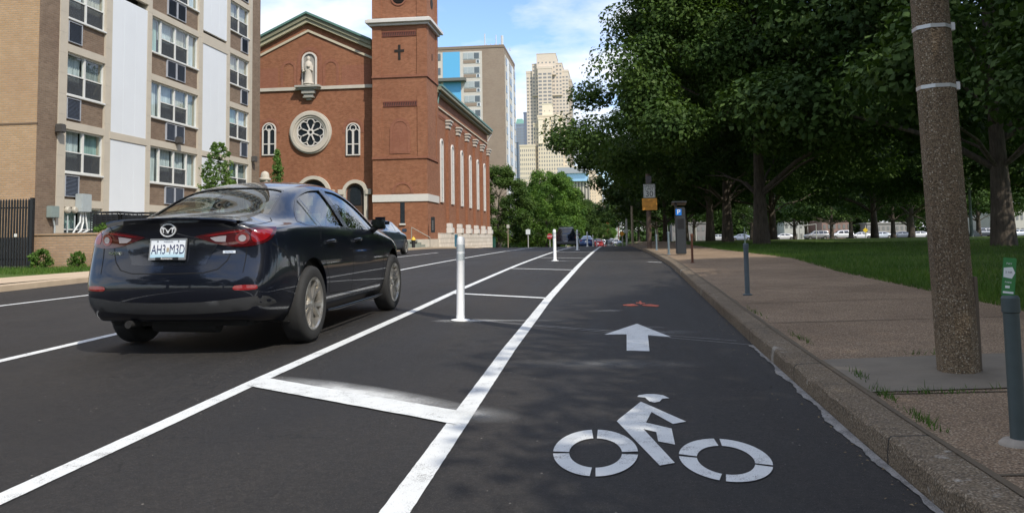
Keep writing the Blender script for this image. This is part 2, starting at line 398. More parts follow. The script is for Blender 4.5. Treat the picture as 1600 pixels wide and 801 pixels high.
def kerbmat():
    t_m = KERBM.copy(); t_m.name = 'granite_kerb_worn'; t = NT(t_m); b = [n for n in t_m.node_tree.nodes if n.type == 'BSDF_PRINCIPLED'][0]
    src = b.inputs['Base Color'].links[0].from_socket; g = t.n('ShaderNodeNewGeometry').outputs['Position']
    pale = t.math('MULTIPLY', t.ramp(t.noise(g, 2.3, 6, .7), [(.62, (0, 0, 0)), (.66, (1, 1, 1))]), .5)
    c = t.mix(pale, src, (.50, .48, .43, 1)); c = t.mix(t.math('MULTIPLY', t.ramp(t.noise(g, 7, 5, .7), [(.55, (0, 0, 0)), (.7, (1, 1, 1))]), .6), c, (.07, .055, .04, 1))
    s_ = t.n('ShaderNodeSeparateXYZ', {0: g}).outputs; fr = t.math('FRACT', t.math('DIVIDE', s_[1], 1.83)); c = t.mix(t.math('LESS_THAN', fr, .009), c, (.035, .03, .022, 1))
    t.t.links.new(c, b.inputs['Base Color']); return t_m
struct(kerb('kerb', xk, 1, -20, 260, kerbmat()))
struct(kerb('kerb', lambda y: XKL, -1, -5, 260, mat('kerb_concrete', (.42, .33, .23), .85, var=.2, scale=4, bump=.004)))
# right pavement: exposed aggregate
def walk_edge(y): return float(np.interp(y, [-60, 8, 14, 20, 29, 60, 400], [3.75, 3.85, 3.88, 4.3, 3.7, 3.6, 3.6]))
def walk_z(y, x):
    t = max(0., min(1., (x-xk(y)-.17)/(walk_edge(y)-xk(y)-.17))); return (zr(y)+.118)*(1-t)+(zp(y)+.012)*t
struct(strip('sidewalk', lambda y: xk(y)+.168, lambda y: walk_edge(y)+.03*math.sin(y*3)+.02*math.sin(y*7.7), walk_z, AGG, 4, -20, 250))
# concrete pad round the pole, joint lines and patches
def flat_poly(name, pts, m, dz, fn=zr, fxy=None):
    mb = MB(); c = (sum(p[0] for p in pts)/len(pts), sum(p[1] for p in pts)/len(pts))
    mb.add([(x, y, (fxy(y, x) if fxy else fn(y))+dz) for x, y in pts], [tuple(range(len(pts)))]); return mb.obj(name, m)
struct(flat_poly('concrete_pad', [(xk(4.6)+.2, 4.55), (3.5, 4.75), (3.55, 5.75), (2.4, 5.72), (xk(5.6)+.2, 5.6)], mat('pad_concrete', (.17, .145, .11), .85, var=.3, scale=5, bump=.004), .006, fxy=walk_z))
jm = mat('joint_dirt', (.11, .085, .055), .95, var=.4, scale=20)
for y in (1.6, 3.1, 4.5, 7.6, 9.4, 11.2, 13.2, 15.4, 17.6, 20):
    mb = MB(); mb.add([(xk(y)+.2, y, walk_z(y, xk(y)+.2)+.004), (3.7, y+.1, walk_z(y+.1, 3.7)+.004), (3.7, y+.118, walk_z(y+.1, 3.7)+.004), (xk(y)+.2, y+.022, walk_z(y, xk(y)+.2)+.004)], [(0, 1, 2, 3)])
    struct(mb.obj('pavement_joint', jm))
mb = MB(); Yq = np.arange(0, 26, .3)
for i, y in enumerate(Yq):
    w_ = .012+.012*random.random(); mb.v += [(xk(y)+.166, y, zr(y)+.1235), (xk(y)+.17+w_*1.6, y, zr(y)+.1235)]
mb.f = [(2*i, 2*i+1, 2*i+3, 2*i+2) for i in range(len(Yq)-1)]; mb.m = [0]*len(mb.f)
struct(mb.obj('pavement_joint', jm))
# left pavement, verge, terrace lawn
struct(strip('sidewalk', lambda y: XKL-1.9, lambda y: XKL-.19, lambda y, x: zl(y)+.015, mat('tan_concrete', (.46, .36, .25), .85, var=.15, scale=2, bump=.003), 1, -5, 250))
# ---- gutter cement smear along the right kerb
def smear(y0, y1, w0, dz, m, seed):
    rr = random.Random(seed); mb = MB(); Y = np.arange(y0, y1, .03); w_ = w0
    for y in Y:
        w_ = max(.008, w_*.9+w0*.1+rr.uniform(-.009, .009)); mb.v += [(xk(y)-.004, y, zr(y)+dz), (xk(y)-.012-w_, y, zr(y)+dz)]
    mb.f = [(2*i, 2*i+1, 2*i+3, 2*i+2) for i in range(len(Y)-1)]; mb.m = [0]*len(mb.f); return mb.obj('gutter_cement', m)
struct(smear(2.2, 7.1, .034, .005, paint('cement_smear', (.33, .32, .30), .22), 7))
# ================================================================== MARKINGS
def line(x_of, w, y0, y1, name='lane_line', m=None, dz=.004):
    mb = MB(); Y = []; y = y0; rr = random.Random(int(y0*10)+3)
    while y < y1: Y.append(y); y += .04 if y < 8 else (.25 if y < 30 else 1.0)
    Y.append(y1)
    for y in Y:
        j = rr.uniform(-.0012, .0012); k = rr.uniform(-.0012, .0012); mb.v += [(x_of(y)-w/2+j, y, zr(y)+dz), (x_of(y)+w/2+k, y, zr(y)+dz)]
    mb.f = [(2*i, 2*i+1, 2*i+3, 2*i+2) for i in range(len(Y)-1)]; mb.m = [0]*len(mb.f)
    return struct(mb.obj(name, m or PAINT))
def tab(*p): return lambda y: float(np.interp(y, [a for a, b in p], [b for a, b in p]))
xR = tab((-5, -.77), (2.9, -.79), (4.4, -.82), (6.8, -.865), (11.4, -.89), (24.8, -.80), (46, -.64), (80, -.45))
xL = tab((-5, -2.33), (3, -2.355), (5.4, -2.41), (10.4, -2.43), (13, -2.465), (21, -2.45), (33, -2.4), (48, -2.22), (80, -2.0))
xM = tab((-5, -4.9), (6.2, -4.95), (7.8, -5.0), (19.6, -5.1), (47, -4.55), (80, -4.2))
xP = tab((5, -8.9), (11, -8.75), (12.8, -8.6), (29.7, -7.8), (40, -7.55), (60, -7.3))
line(xR, .112, -6, 75); line(xL, .105, -6, 75, dz=.0044); line(xM, .105, 1, 75); line(xP, .10, 1, 36)
def bar(y0, w, m=PAINT, dz=.0056):
    x0, x1 = xR(y0), xL(y0+1.0); mb = MB(); n_ = 24; rr = random.Random(int(y0*7))
    for k in range(n_+1):
        t = k/n_; x = x0+(x1-x0)*t; y = y0+1.0*t
        mb.v += [(x, y-w/2+rr.uniform(-.004, .004), zr(y)+dz), (x, y+w/2+rr.uniform(-.004, .004), zr(y)+dz)]
    mb.f = [(2*i, 2*i+1, 2*i+3, 2*i+2) for i in range(n_)]; mb.m = [0]*n_
    return struct(mb.obj('buffer_bar', m))
for i in range(9): bar(4.40+7.17*i, .30 if i == 0 else .19)
# oversprayed paint dust beside the near bar and round the first post
def spraymat(name, cx, cy, ax, ay, rx, ry, amt, col=(.62, .63, .62)):
    m, t = newmat(name); g = t.n('ShaderNodeNewGeometry').outputs['Position']
    s_ = t.n('ShaderNodeSeparateXYZ', {0: g}).outputs
    ux, uy = t.math('SUBTRACT', s_[0], cx), t.math('SUBTRACT', s_[1], cy)
    a = t.math('DIVIDE', t.math('ADD', t.math('MULTIPLY', ux, ax), t.math('MULTIPLY', uy, ay)), rx)
    b = t.math('DIVIDE', t.math('ADD', t.math('MULTIPLY', ux, -ay), t.math('MULTIPLY', uy, ax)), ry)
    d = t.math('SQRT', t.math('ADD', t.math('MULTIPLY', a, a), t.math('MULTIPLY', b, b)))
    f = t.math('MULTIPLY', t.ramp(d, [(0., (1, 1, 1)), (.45, (.35, .35, .35)), (1., (0, 0, 0))]), amt)
    f = t.math('MULTIPLY', f, t.ramp(t.noise(g, 170, 3, .8), [(.3, (.2, .2, .2)), (.65, (1.0, 1.0, 1.0))]))
    f = t.math('MULTIPLY', f, t.ramp(t.noise(g, 5, 4), [(.25, (.4, .4, .4)), (.6, (1, 1, 1))]))
    t.b.inputs['Base Color'].default_value = c4(col); t.b.inputs['Roughness'].default_value = .8
    tr = t.n('ShaderNodeBsdfTransparent').outputs[0]
    t.t.links.new(t.n('ShaderNodeMixShader', {0: f, 1: tr, 2: t.b.outputs[0]}).outputs[0], t.o.inputs[0]); return m
def spray(cx, cy, ang, rx, ry, amt, dz, col=(.62, .63, .62), name='paint_overspray'):
    a = R(ang); ax, ay = math.cos(a), math.sin(a); pts = []
    for k in range(24):
        q = 2*math.pi*k/24; u_, v_ = rx*1.02*math.cos(q), ry*1.02*math.sin(q); pts.append((cx+u_*ax-v_*ay, cy+u_*ay+v_*ax))
    return struct(flat_poly(name, pts, spraymat(name, cx, cy, ax, ay, rx, ry, amt, col), dz))
spray(-1.58, 5.06, -32, 1.0, .20, 2.2, .0022)
spray(-.80, 4.52, -30, .36, .2, .7, .0066)
spray(-1.58, 8.93, 2, .42, .16, 1.6, .0026)
spray(-1.15, 8.93, -3, .85, .07, .8, .0023)
spray(-1.5, 23.9, 0, .5, .2, .9, .0026)
spray(.3, 8.3, 0, .3, .12, .35, .0023); spray(-.05, 9.9, 0, .25, .12, .5, .0023); spray(.35, 7.9, 8, .55, .2, .3, .0029)
spray(-.1, 6.15, 0, .9, .25, .22, .0031)
# thin chalk layout lines across the lane at each post
def thin(p0, p1, w, m, dz=.0035, name='chalk_line'):
    mb = MB(); n_ = 20; dx_, dy_ = p1[0]-p0[0], p1[1]-p0[1]; L = math.hypot(dx_, dy_); nx, ny = -dy_/L*w/2, dx_/L*w/2
    for k in range(n_+1):
        t = k/n_; x, y = p0[0]+dx_*t, p0[1]+dy_*t; mb.v += [(x-nx, y-ny, zr(y)+dz), (x+nx, y+ny, zr(y)+dz)]
    mb.f = [(2*i, 2*i+1, 2*i+3, 2*i+2) for i in range(n_)]; mb.m = [0]*n_; return struct(mb.obj(name, m))
chalk = paint('chalk', (.30, .30, .30), .14)
thin((-1.5, 8.97), (1.05, 7.35), .016, chalk); thin((-1.4, 8.86), (1.12, 7.12), .014, chalk, .0037)
thin((-1.5, 23.8), (1.2, 22.6), .045, chalk); thin((-1.5, 33.0), (1.2, 31.8), .05, chalk); thin((.95, 22.5), (1.3, 22.0), .09, PAINT_OLD, .0046, 'chalk_line')
# arrow, rider symbol and the orange survey scribble, traced on the road plane
def mark(name, pix, m, dz=.0045, crop=None):
    pts = []
    for (x, y) in pix:
        if crop: x, y = crop[0]+x/crop[2], crop[1]+y/crop[2]
        pts.append(ground_hit(x, y))
    mb = MB(); vs = [(p[0], p[1], zr(p[1])+dz) for p in pts]
    tri = geometry.tessellate_polygon([[Vector((p[0], p[1], 0)) for p in pts]])
    mb.add(vs, [tuple(t) for t in tri]); return mb
CR = (840, 460, 2.35)
mb = mark('a', [(245, 148), (365, 108), (490, 157), (405, 150), (411, 209), (327, 207), (327, 147)], PAINT, crop=CR)
struct(mb.obj('arrow_marking', PAINT))
def subdiv_poly(p): return p
rid = MB()
rid_parts = [
 [(366, 377), (372, 371), (400, 367), (430, 367), (460, 371), (484, 382), (458, 384), (448, 395), (428, 398), (410, 394), (395, 380)],
 [(379, 395), (412, 409), (545, 468), (497, 477), (418, 433), (398, 472), (492, 494), (505, 553), (443, 541), (436, 507), (389, 496), (504, 620), (449, 630), (291, 467), (300, 458)]]
for pp in rid_parts:
    q = mark('r', pp, PAINT, crop=CR); rid.add(q.v, q.f)
def wheelmark(cx, cy, rx, ry, ix, iy, tilt, gaps):
    o = []
    for a0, a1 in gaps:
        A = np.linspace(a0, a1, 14); pts = []
        for a in A: pts.append((rx*math.cos(R(a)), -ry*math.sin(R(a))))
        for a in A[::-1]: pts.append((ix*math.cos(R(a))+0, -iy*math.sin(R(a))))
        o.append([(cx+x+tilt*x*0+y*0, cy+y+tilt*x) for x, y in pts])
    return o
for pp in wheelmark(213, 584, 156, 86, 97, 54, .0, [(4, 87), (95, 176), (181, 262), (270, 356)])+wheelmark(692, 611, 173, 77, 107, 52, .12, [(2, 98), (105, 178), (184, 262), (270, 357)]):
    q = mark('w', pp, PAINT, crop=CR); rid.add(q.v, q.f)
struct(rid.obj('bike_rider_marking', PAINT))
om = mat('survey_orange', (.42, .09, .05), .8, var=.4, scale=60)
org = MB()
for pp in ([(312, 38), (350, 35), (372, 41), (345, 43), (316, 41)], [(372, 25), (380, 24), (384, 36), (376, 38)], [(360, 29), (396, 32), (394, 35), (362, 33)], [(384, 38), (415, 36), (448, 41), (440, 46), (400, 43), (386, 42)]):
    q = mark('o', pp, om, crop=CR); org.add(q.v, q.f)
struct(org.obj('survey_mark', om))
# ================================================================== LEFT APARTMENT BLOCK
TAN = brickmat('tan_brick', (.42, .27, .145), (.47, .31, .18), (.38, .32, .24), var=.15, stain=.15)
BRN = brickmat('brown_brick', (.20, .145, .10), (.26, .19, .13), (.27, .22, .17), var=.3)
TANW = brickmat('terrace_brick', (.40, .27, .165), (.47, .32, .2), (.36, .30, .23), var=.2)
CREAM = mat('cream_concrete', (.47, .42, .335), .8, var=.12, scale=1.5, bump=.002)
WPANEL = mat('white_panel', (.66, .685, .695), .55, var=.05, scale=.8)
FRAMEW = mat('window_frame_pale', (.62, .62, .58), .5)
GLS = glassmat('window_glass', (.86, .92, .90), 1.0)
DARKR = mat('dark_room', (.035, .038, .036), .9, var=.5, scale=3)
SCREEN = mat('insect_screen', (.085, .09, .095), .8, var=.2)
def curtainmat(name, col):
    if name in MATS: return MATS[name]
    m, t = newmat(name); g = t.n('ShaderNodeNewGeometry').outputs['Position']
    st = t.n('ShaderNodeMapping', {0: g, 3: (3, 9, .35)}).outputs[0]
    c = t.mix(t.ramp(t.noise(st, 2.2, 3), [(.35, (0, 0, 0)), (.65, (1, 1, 1))]), c4([x*.6 for x in col]), c4(col))
    t.t.links.new(c, t.b.inputs['Base Color']); t.b.inputs['Roughness'].default_value = .85; MATS[name] = m; return m
CURT = [curtainmat('curtain_white', (.62, .66, .68)), curtainmat('curtain_teal', (.38, .52, .50)), curtainmat('curtain_grey', (.34, .37, .37)), curtainmat('blind_cream', (.56, .53, .46))]
XF = -18.8
def zl0(z): return z
bld = thing('apartment_block', 'tan brick apartment block with white wall panels and paired windows behind the black car', 'building', (XF, 25, .3))
ZB, ZT_ = -.1, 42.0
Yw = [25.0, 26.0, 28.95, 31.4, 31.72-.3, 35.75, 36.05, 38.4, 38.7, 41.15, 42.4]
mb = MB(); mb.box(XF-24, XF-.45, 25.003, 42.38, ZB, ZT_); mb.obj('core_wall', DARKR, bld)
mb = MB(); mb.box(XF-24, XF-.02, 24.99, 25.2, ZB, ZT_); mb.obj('front_wall', TAN, bld)
mb = MB(); mb.box(XF-24, XF+.0, 24.975, 25.02, 5.02, 5.08); mb.obj('string_course', mat('brick_dark', (.12, .08, .05), .9), bld)
for a, b in ((25.0, 25.98), (41.35, 42.4)): MB().box(XF-.45, XF, a, b, ZB, ZT_).obj('corner_wall', BRN, bld)
mb = MB()
SILL = [.83+2.73*k for k in range(15)]
cols = [(26.42, 28.58), (31.72, 35.62), (38.78, 41.0)]
# concrete piers and floor bands around the openings
for a, b in ((25.98, 26.42), (28.58, 28.98), (31.38, 31.72), (35.62, 36.02), (38.42, 38.78), (41.0, 41.35)): mb.bbox(XF-.45, XF+.03, a, b, ZB, ZT_, .01)
for a, b in cols:
    for s in SILL: mb.bbox(XF-.45, XF+.025, a-.001, b+.001, s+1.5, s+1.78, .008)
mb.box(XF-.45, XF+.02, 26.42, 28.58, ZB, -.12+.9*0+.0)
mb.bbox(XF-.1, XF+.045, 28.9, 31.45, 5.0, 5.28, .01); mb.bbox(XF-.1, XF+.045, 35.95, 38.5, 5.05, 5.3, .01); mb.bbox(XF-.1, XF+.045, 35.95, 38.5, 10.35, 10.85, .01); mb.bbox(XF-.1, XF+.045, 28.9, 31.45, 10.85, 11.3, .01)
mb.obj('concrete_frame', CREAM, bld)
jn = MB()
for a in (25.98, 28.58, 31.38, 35.62, 38.42, 41.0):
    for k in range(26): jn.box(XF+.028, XF+.0325, a+.004, a+.33, .5+k*.72, .508+k*.72)
jn.obj('panel_joint', mat('joint_grey', (.36, .33, .28), .9), bld)
for a, b in ((28.98, 31.38), (36.02, 38.42)):
    for z0, z1 in ((1.5, 5.0), (5.28, 10.6), (11.0, 21.0), (21.3, 31.5), (31.8, 41.8)):
        p = MB(); p.bbox(XF-.1, XF+.012, a, b, z0, z1, .006)
        for k in (1, 2): p.box(XF+.012, XF+.0145, a+(b-a)*k/3-.004, a+(b-a)*k/3+.004, z0, z1)
        p.obj('wall_panel', WPANEL, bld)
for a, b in cols:
    for s in SILL:
        mbb = MB(); mbb.box(XF-.45, XF-.05, a, b, s-.95, s-.07); mbb.obj('brick_spandrel', BRN, bld)
def sash_window(a, b, s, units, seed, h=1.5):
    rr = random.Random(seed)
    w = MB(); x0, x1 = XF-.16, XF-.06; t = .05
    w.box(x0, x1, a, b, s+h-t, s+h); w.box(x0, x1, a, b, s, s+t); w.bbox(XF-.16, XF+.05, a-.03, b+.03, s-.07, s-.005, .008)
    ed = [a]
    for kind, f in units: ed.append(ed[-1]+(b-a)*f)
    for e in ed:
        hw = .045 if e not in (a, b) else .03
        w.box(x0+.003, x1-.003, max(a, e-hw), min(b, e+hw), s+t, s+h-t)
    for i, (kind, f) in enumerate(units):
        if kind == 'sash': w.box(x0+.01, x1-.012, ed[i]+.045, ed[i+1]-.045, s+h*.47, s+h*.47+.045)
    fr = w.obj('window', FRAMEW, bld)
    g = MB(); g.add([(XF-.12, a+.03, s+.05), (XF-.12, b-.03, s+.05), (XF-.12, b-.03, s+h-.05), (XF-.12, a+.03, s+h-.05)], [(0, 1, 2, 3)]); g.obj('pane', GLS, fr)
    for i, (kind, f) in enumerate(units):
        y0, y1 = ed[i]+.04, ed[i+1]-.04
        c = MB(); cm = CURT[rr.choice([0, 0, 1, 2, 3])] if kind == 'sash' else CURT[rr.choice([0, 1, 1])]
        lo = s+.05 if kind == 'fixed' else s+rr.choice([.05, .05, h*.45, h*.3])
        nn = 26; vs = []
        for k in range(nn+1):
            y = y0+(y1-y0)*k/nn; x = XF-.27+.02*math.sin(k*1.9+seed)
            vs += [(x, y, lo), (x, y, s+h-.04)]
        c.add(vs, [(2*k, 2*k+2, 2*k+3, 2*k+1) for k in range(nn)]); c.obj('curtain', cm, fr)
        if kind == 'sash':
            sc = MB(); sc.box(XF-.105, XF-.1, y0, y1, s+.05, s+h*.47); sc.obj('insect_screen', screenm, fr)
screenm, t_ = newmat('screen_mesh'); t_.b.inputs['Base Color'].default_value = (.05, .055, .06, 1); t_.b.inputs['Roughness'].default_value = .7
t_.t.links.new(t_.n('ShaderNodeMixShader', {0: .62, 1: t_.n('ShaderNodeBsdfTransparent').outputs[0], 2: t_.b.outputs[0]}).outputs[0], t_.o.inputs[0])
grille = None
def acgrille(a, b, s):
    g = MB(); z0, z1 = s-.86, s-.12
    g.ring([(a, z0), (b, z0), (b, z1), (a, z1)], [(a+.022, z0+.022), (b-.022, z0+.022), (b-.022, z1-.022), (a+.022, z1-.022)], 'X', XF-.06, XF+.03)
    f = g.obj('vent_grille', mat('grille_frame', (.36, .38, .41), .5), bld)
    l = MB(); n_ = 14
    for k in range(n_):
        z = z0+.045+(z1-z0-.09)*k/n_; l.add([(XF-.03, a+.022, z+.03), (XF-.03, b-.022, z+.03), (XF+.015, b-.022, z), (XF+.015, a+.022, z)], [(0, 1, 2, 3)])
    l.box(XF-.055, XF-.045, a+.04, b-.04, z0+.04, z1-.04)
    l.obj('louvre', mat('grille_grey', (.13, .155, .20), .6), f)
sd = 0
for s in SILL:
    sd += 1
    sash_window(*cols[0], s, [('sash', .5), ('sash', .5)], sd*7)
    sash_window(*cols[1], s, [('fixed', .21), ('sash', .30), ('sash', .28), ('fixed', .21)], sd*7+1)
    sash_window(*cols[2], s, [('sash', .5), ('sash', .5)], sd*7+2)
    acgrille(26.45, 27.2, s); acgrille(32.95, 33.68, s); acgrille(33.74, 34.45, s); acgrille(40.1, 40.85, s)
# flood lights on the facade at the string course
fl = None
for k, (y, z, where) in enumerate([(25.95, 4.85, 'left corner'), (33.75, 5.35, 'middle windows'), (41.4, 5.25, 'far right corner')]):
    t = thing('flood_light', 'small dark flood lamp on the tan block at its %s' % where, 'lamp', (XF, y, z), 'flood lamps on the apartment block')
    mb = MB(); mb.bbox(XF+.03, XF+.28, y-.14, y+.14, z, z+.30, .03); mb.obj('housing', mat('dark_bronze', (.07, .065, .06), .5), t)
    mb = MB(); mb.tube([(XF-.02, y, z+.15), (XF+.06, y, z+.15)], .05); mb.obj('bracket', mat('dark_bronze', (.07, .065, .06), .5), t)
# ------------------------------------------------ terrace wall, fence, plant
XW = -12.6; YW = 22.0; ZW = 1.36
rw = thing('retaining_wall', 'low tan brick terrace wall behind the left verge', 'wall', (-14, YW, .3))
mb = MB(); mb.box(onY(50, 400, 22)[0], XW, YW, YW+.3, -.1, ZW-.07); mb.box(XW-.3, XW-.002, YW+.3, 42, -.1, ZW-.07); mb.obj('brick_wall', TANW, rw)
mb = MB(); mb.bbox(onY(50, 400, 22)[0]-.04, XW+.03, YW-.03, YW+.33, ZW-.07, ZW, .01); mb.bbox(XW-.33, XW+.028, YW+.33, 42.02, ZW-.07, ZW-.002, .01); mb.obj('coping', TANW, rw)
struct(tag(MB().box(XF+.01, XW-.3, YW+.3, 42, -.1, ZW-.1).obj('terrace', CONC), None, None) if False else MB().box(XF+.01, XW-.3, YW+.3, 42, -.1, ZW-.1).obj('terrace', CONC))
BLK = mat('black_steel', (.012, .012, .013), .45)
fn = thing('picket_fence', 'tall black steel picket fence at the left edge beside the terrace wall', 'fence', (-17, 21.7, .3))
mb = MB(); z0 = zl(21.7); rail = MB()
x = -22.0; k = 0
FX = onY(50, 400, 21.7)[0]
x = FX-6.6
while x < FX-.12 and k < 98:
    p = MB(); p.bbox(x, x+.05, 21.7, 21.735, z0+.08, z0+1.95, .004); p.add([(x, 21.7, z0+1.95), (x+.05, 21.7, z0+1.95), (x+.05, 21.735, z0+1.95), (x, 21.735, z0+1.95), (x+.025, 21.7175, z0+2.0)], [(0, 1, 4), (1, 2, 4), (2, 3, 4), (3, 0, 4)])
    p.obj('picket', BLK, fn); x += .088; k += 1
for z in (.25, 1.72): rail.box(FX-6.6, FX-.03, 21.74, 21.78, z0+z, z0+z+.04)
rail.obj('rail', BLK, fn)
mb = MB(); mb.bbox(FX-.1, FX, 21.68, 21.78, z0-.05, z0+2.02, .008); mb.obj('post', BLK, fn)
mb = MB(); mb.bbox(FX-.55, FX-.47, 21.66, 21.70, z0+.9, z0+1.0, .01); mb.obj('lock', FRAMEW, fn)
for (xa, xb, ya, yb, h, lab) in [(onY(141, 350, 25.4)[0], onY(184, 350, 25.4)[0], 25.4, 26.3, .80, 'black slatted condenser unit on the terrace, the left one'), (onY(187, 350, 25.5)[0], onY(222, 350, 25.5)[0], 25.5, 26.4, .76, 'black slatted condenser unit on the terrace, the right one')]:
    t = thing('condenser_unit', lab, 'condenser', (xa, ya, ZW-.1), 'condenser units on the terrace')
    mb = MB(); mb.box(xa+.05, xb-.05, ya+.05, yb-.05, ZW-.08, ZW-.1+h-.05); mb.obj('casing', mat('cond_dark', (.03, .03, .032), .6), t)
    mb = MB()
    for k in range(9):
        z = ZW-.05+k*(h-.1)/9; mb.box(xa, xb, ya, ya+.02, z, z+.03); mb.box(xb-.02, xb, ya+.02, yb, z, z+.03)
    for xx in np.linspace(xa, xb-.03, 6): mb.box(xx, xx+.03, ya-.012, ya-.002, ZW-.1, ZW-.1+h)
    mb.box(xa-.02, xb+.02, ya-.02, yb+.02, ZW-.1+h, ZW-.06+h); mb.obj('guard_frame', BLK, t)
gb = mat('meter_grey', (.36, .40, .40), .5)
t = thing('electric_cabinet', 'grey meter cabinet with looping white conduits on the pale facade', 'utility box', (XF, 27.8, 1.5))
mb = MB(); y, z = onX(128, 312, XF+.1); mb.bbox(XF+.03, XF+.3, y-.28, y+.28, z-.45, z+.2, .02); mb.obj('cabinet', gb, t)
mb = MB()
for q in (-.12, .0, .12): mb.tube([(XF+.15, y+q, z-.45), (XF+.17, y+q*1.5, z-.8), (XF+.2, y+q*3-.15, z-1.1), (XF+.15, y-.5+q, z-1.3), (XF+.1, y-.55+q, z-1.75)], .03, 6)
mb.obj('conduit', mat('conduit_white', (.6, .62, .6), .5), t)
for i, px_ in enumerate((106, 117)):
    y, z = onX(px_, 328, XF+.1)
    t = thing('gas_meter', 'round cream meter low on the pale facade, %s of the pair' % ('left' if i == 0 else 'right'), 'meter', (XF, y, z), 'round meters on the facade')
    mb = MB(); mb.lathe([(.10, .0), (.115, .03), (.115, .10), (.09, .14), (.0, .15)], XF+.03, y, z, 20, 'x'); mb.obj('dial_case', mat('meter_cream', (.40, .37, .30), .5), t)
    mb = MB(); mb.tube([(XF+.1, y, z-.2), (XF+.1, y, ZW-.1)], .025, 6); mb.obj('pipe', gb, t)
y, z = onX(83, 331, XF+.1); t = thing('junction_box', 'small green grey box on the brown brick corner', 'utility box', (XF, y, z))
mb = MB(); mb.bbox(XF+.002, XF+.2, y-.22, y+.2, z-.2, z+.2, .02); mb.obj('casing', mat('box_green', (.22, .27, .25), .5), t)
mb = MB(); mb.tube([(XF+.1, y, z-.2), (XF+.1, y+.1, z-.5), (XF+.1, y+.1, ZW-.1)], .03, 6); mb.obj('pipe', gb, t)
# ================================================================== CHURCH
RED = brickmat('red_brick', (.29, .118, .060), (.385, .166, .088), (.27, .175, .12), var=.35, stain=.22)
RED2 = brickmat('red_brick_fresh', (.29, .115, .068), (.34, .145, .088), (.25, .14, .1), var=.2, stain=.15)
STONE = mat('pale_stone', (.50, .46, .39), .8, var=.18, scale=2, bump=.004)
TRIMW = mat('white_trim', (.60, .58, .54), .6, var=.08)
COPPER = mat('copper_green', (.10, .21, .18), .6, var=.25, scale=2)
LEAD = mat('leaded_glass', (.02, .026, .032), .22, var=.6, scale=9)
YT = 57.0; YN = 58.0          # tower face, nave face
def P(px, py, Y=YN): return onY(px, py, Y)
zc = zl(57)-.1
ch = thing('brick_church', 'red brick church with gabled front, rose window and square corner tower', 'church', (-18, YN, zc))
XT0 = P(582, 200, YT)[0]; XT1 = P(667, 200, YT)[0]; YT1 = onX(684, 200, XT1)[0]
XS = XT1-.25; Yend = onX(762, 300, XS)[0]
zE = P(582, 66)[1]; xA, zA = P(482, 24); xE = P(582, 66)[0]; xL = 2*xA-xE
# nave body
mb = MB(); mb.prism([(xL, zc), (xE+1, zc), (xE+1, zE), (xE, zE), (xA, zA-.1), (xL, zE)], 'Y', YN, YN+.5); mb.obj('front_wall', RED, ch)
zS = P(687, 143, YT1)[1]
mb = MB(); mb.box(XS-.5, XS, YT1-.5, Yend, zc, zS); mb.box(xL-2, XS-.5, Yend-.5, Yend, zc, zS+.3); mb.obj('side_wall', RED, ch)
mb = MB(); mb.prism([(xL-1, zE-.2), (xE, zE-.25), (xA, zA-.35)], 'Y', YN+.5, Yend-.01); mb.add([(xE-.5, YN+.5, zE), (XS+.3, YN+.5, zS+.42), (XS+.3, Yend+.2, zS+.42), (xE-.5, Yend+.2, zE+1)], [(0, 1, 2, 3)]); mb.obj('roof', COPPER, ch)
# raking cornice: dentils, green coping, white inner band
def rake(o0, o1, y0, y1, m, name):
    mb = MB()
    for sgn in (-1, 1):
        ex = xE if sgn > 0 else xL
        mb.prism([(xA, zA+o0), (ex, zE+o0), (ex, zE+o1), (xA, zA+o1)], 'Y', y0, y1)
    return mb.obj(name, m, ch)
rake(.0, .16, YN-.55, YN+.3, COPPER, 'coping'); rake(-.32, -.001, YN-.42, YN-.002, mat('cornice_olive', (.22, .22, .15), .7, var=.2), 'cornice')
dn = MB()
for sgn in (-1, 1):
    ex = xE if sgn > 0 else xL
    for k in range(44):
        t = (k+.5)/44; x = xA+(ex-xA)*t; z = zA+(zE-zA)*t; dn.box(x-.05, x+.05, YN-.30, YN-.003, z-.60, z-.33)
dn.obj('dentil_row', mat('dentil_stone', (.42, .40, .28), .7), ch)
rake(-1.28, -1.10, YN-.10, YN-.001, mat('trim_tan', (.50, .45, .34), .7), 'gable_band')
z1 = P(410, 142)[1]; z2 = P(578, 134)[1]
mb = MB(); mb.box(xL, xE, YN-.12, YN-.001, (z1+z2)/2-.12, (z1+z2)/2+.12); mb.obj('stone_band', STONE, ch)
ZBAND = (z1+z2)/2
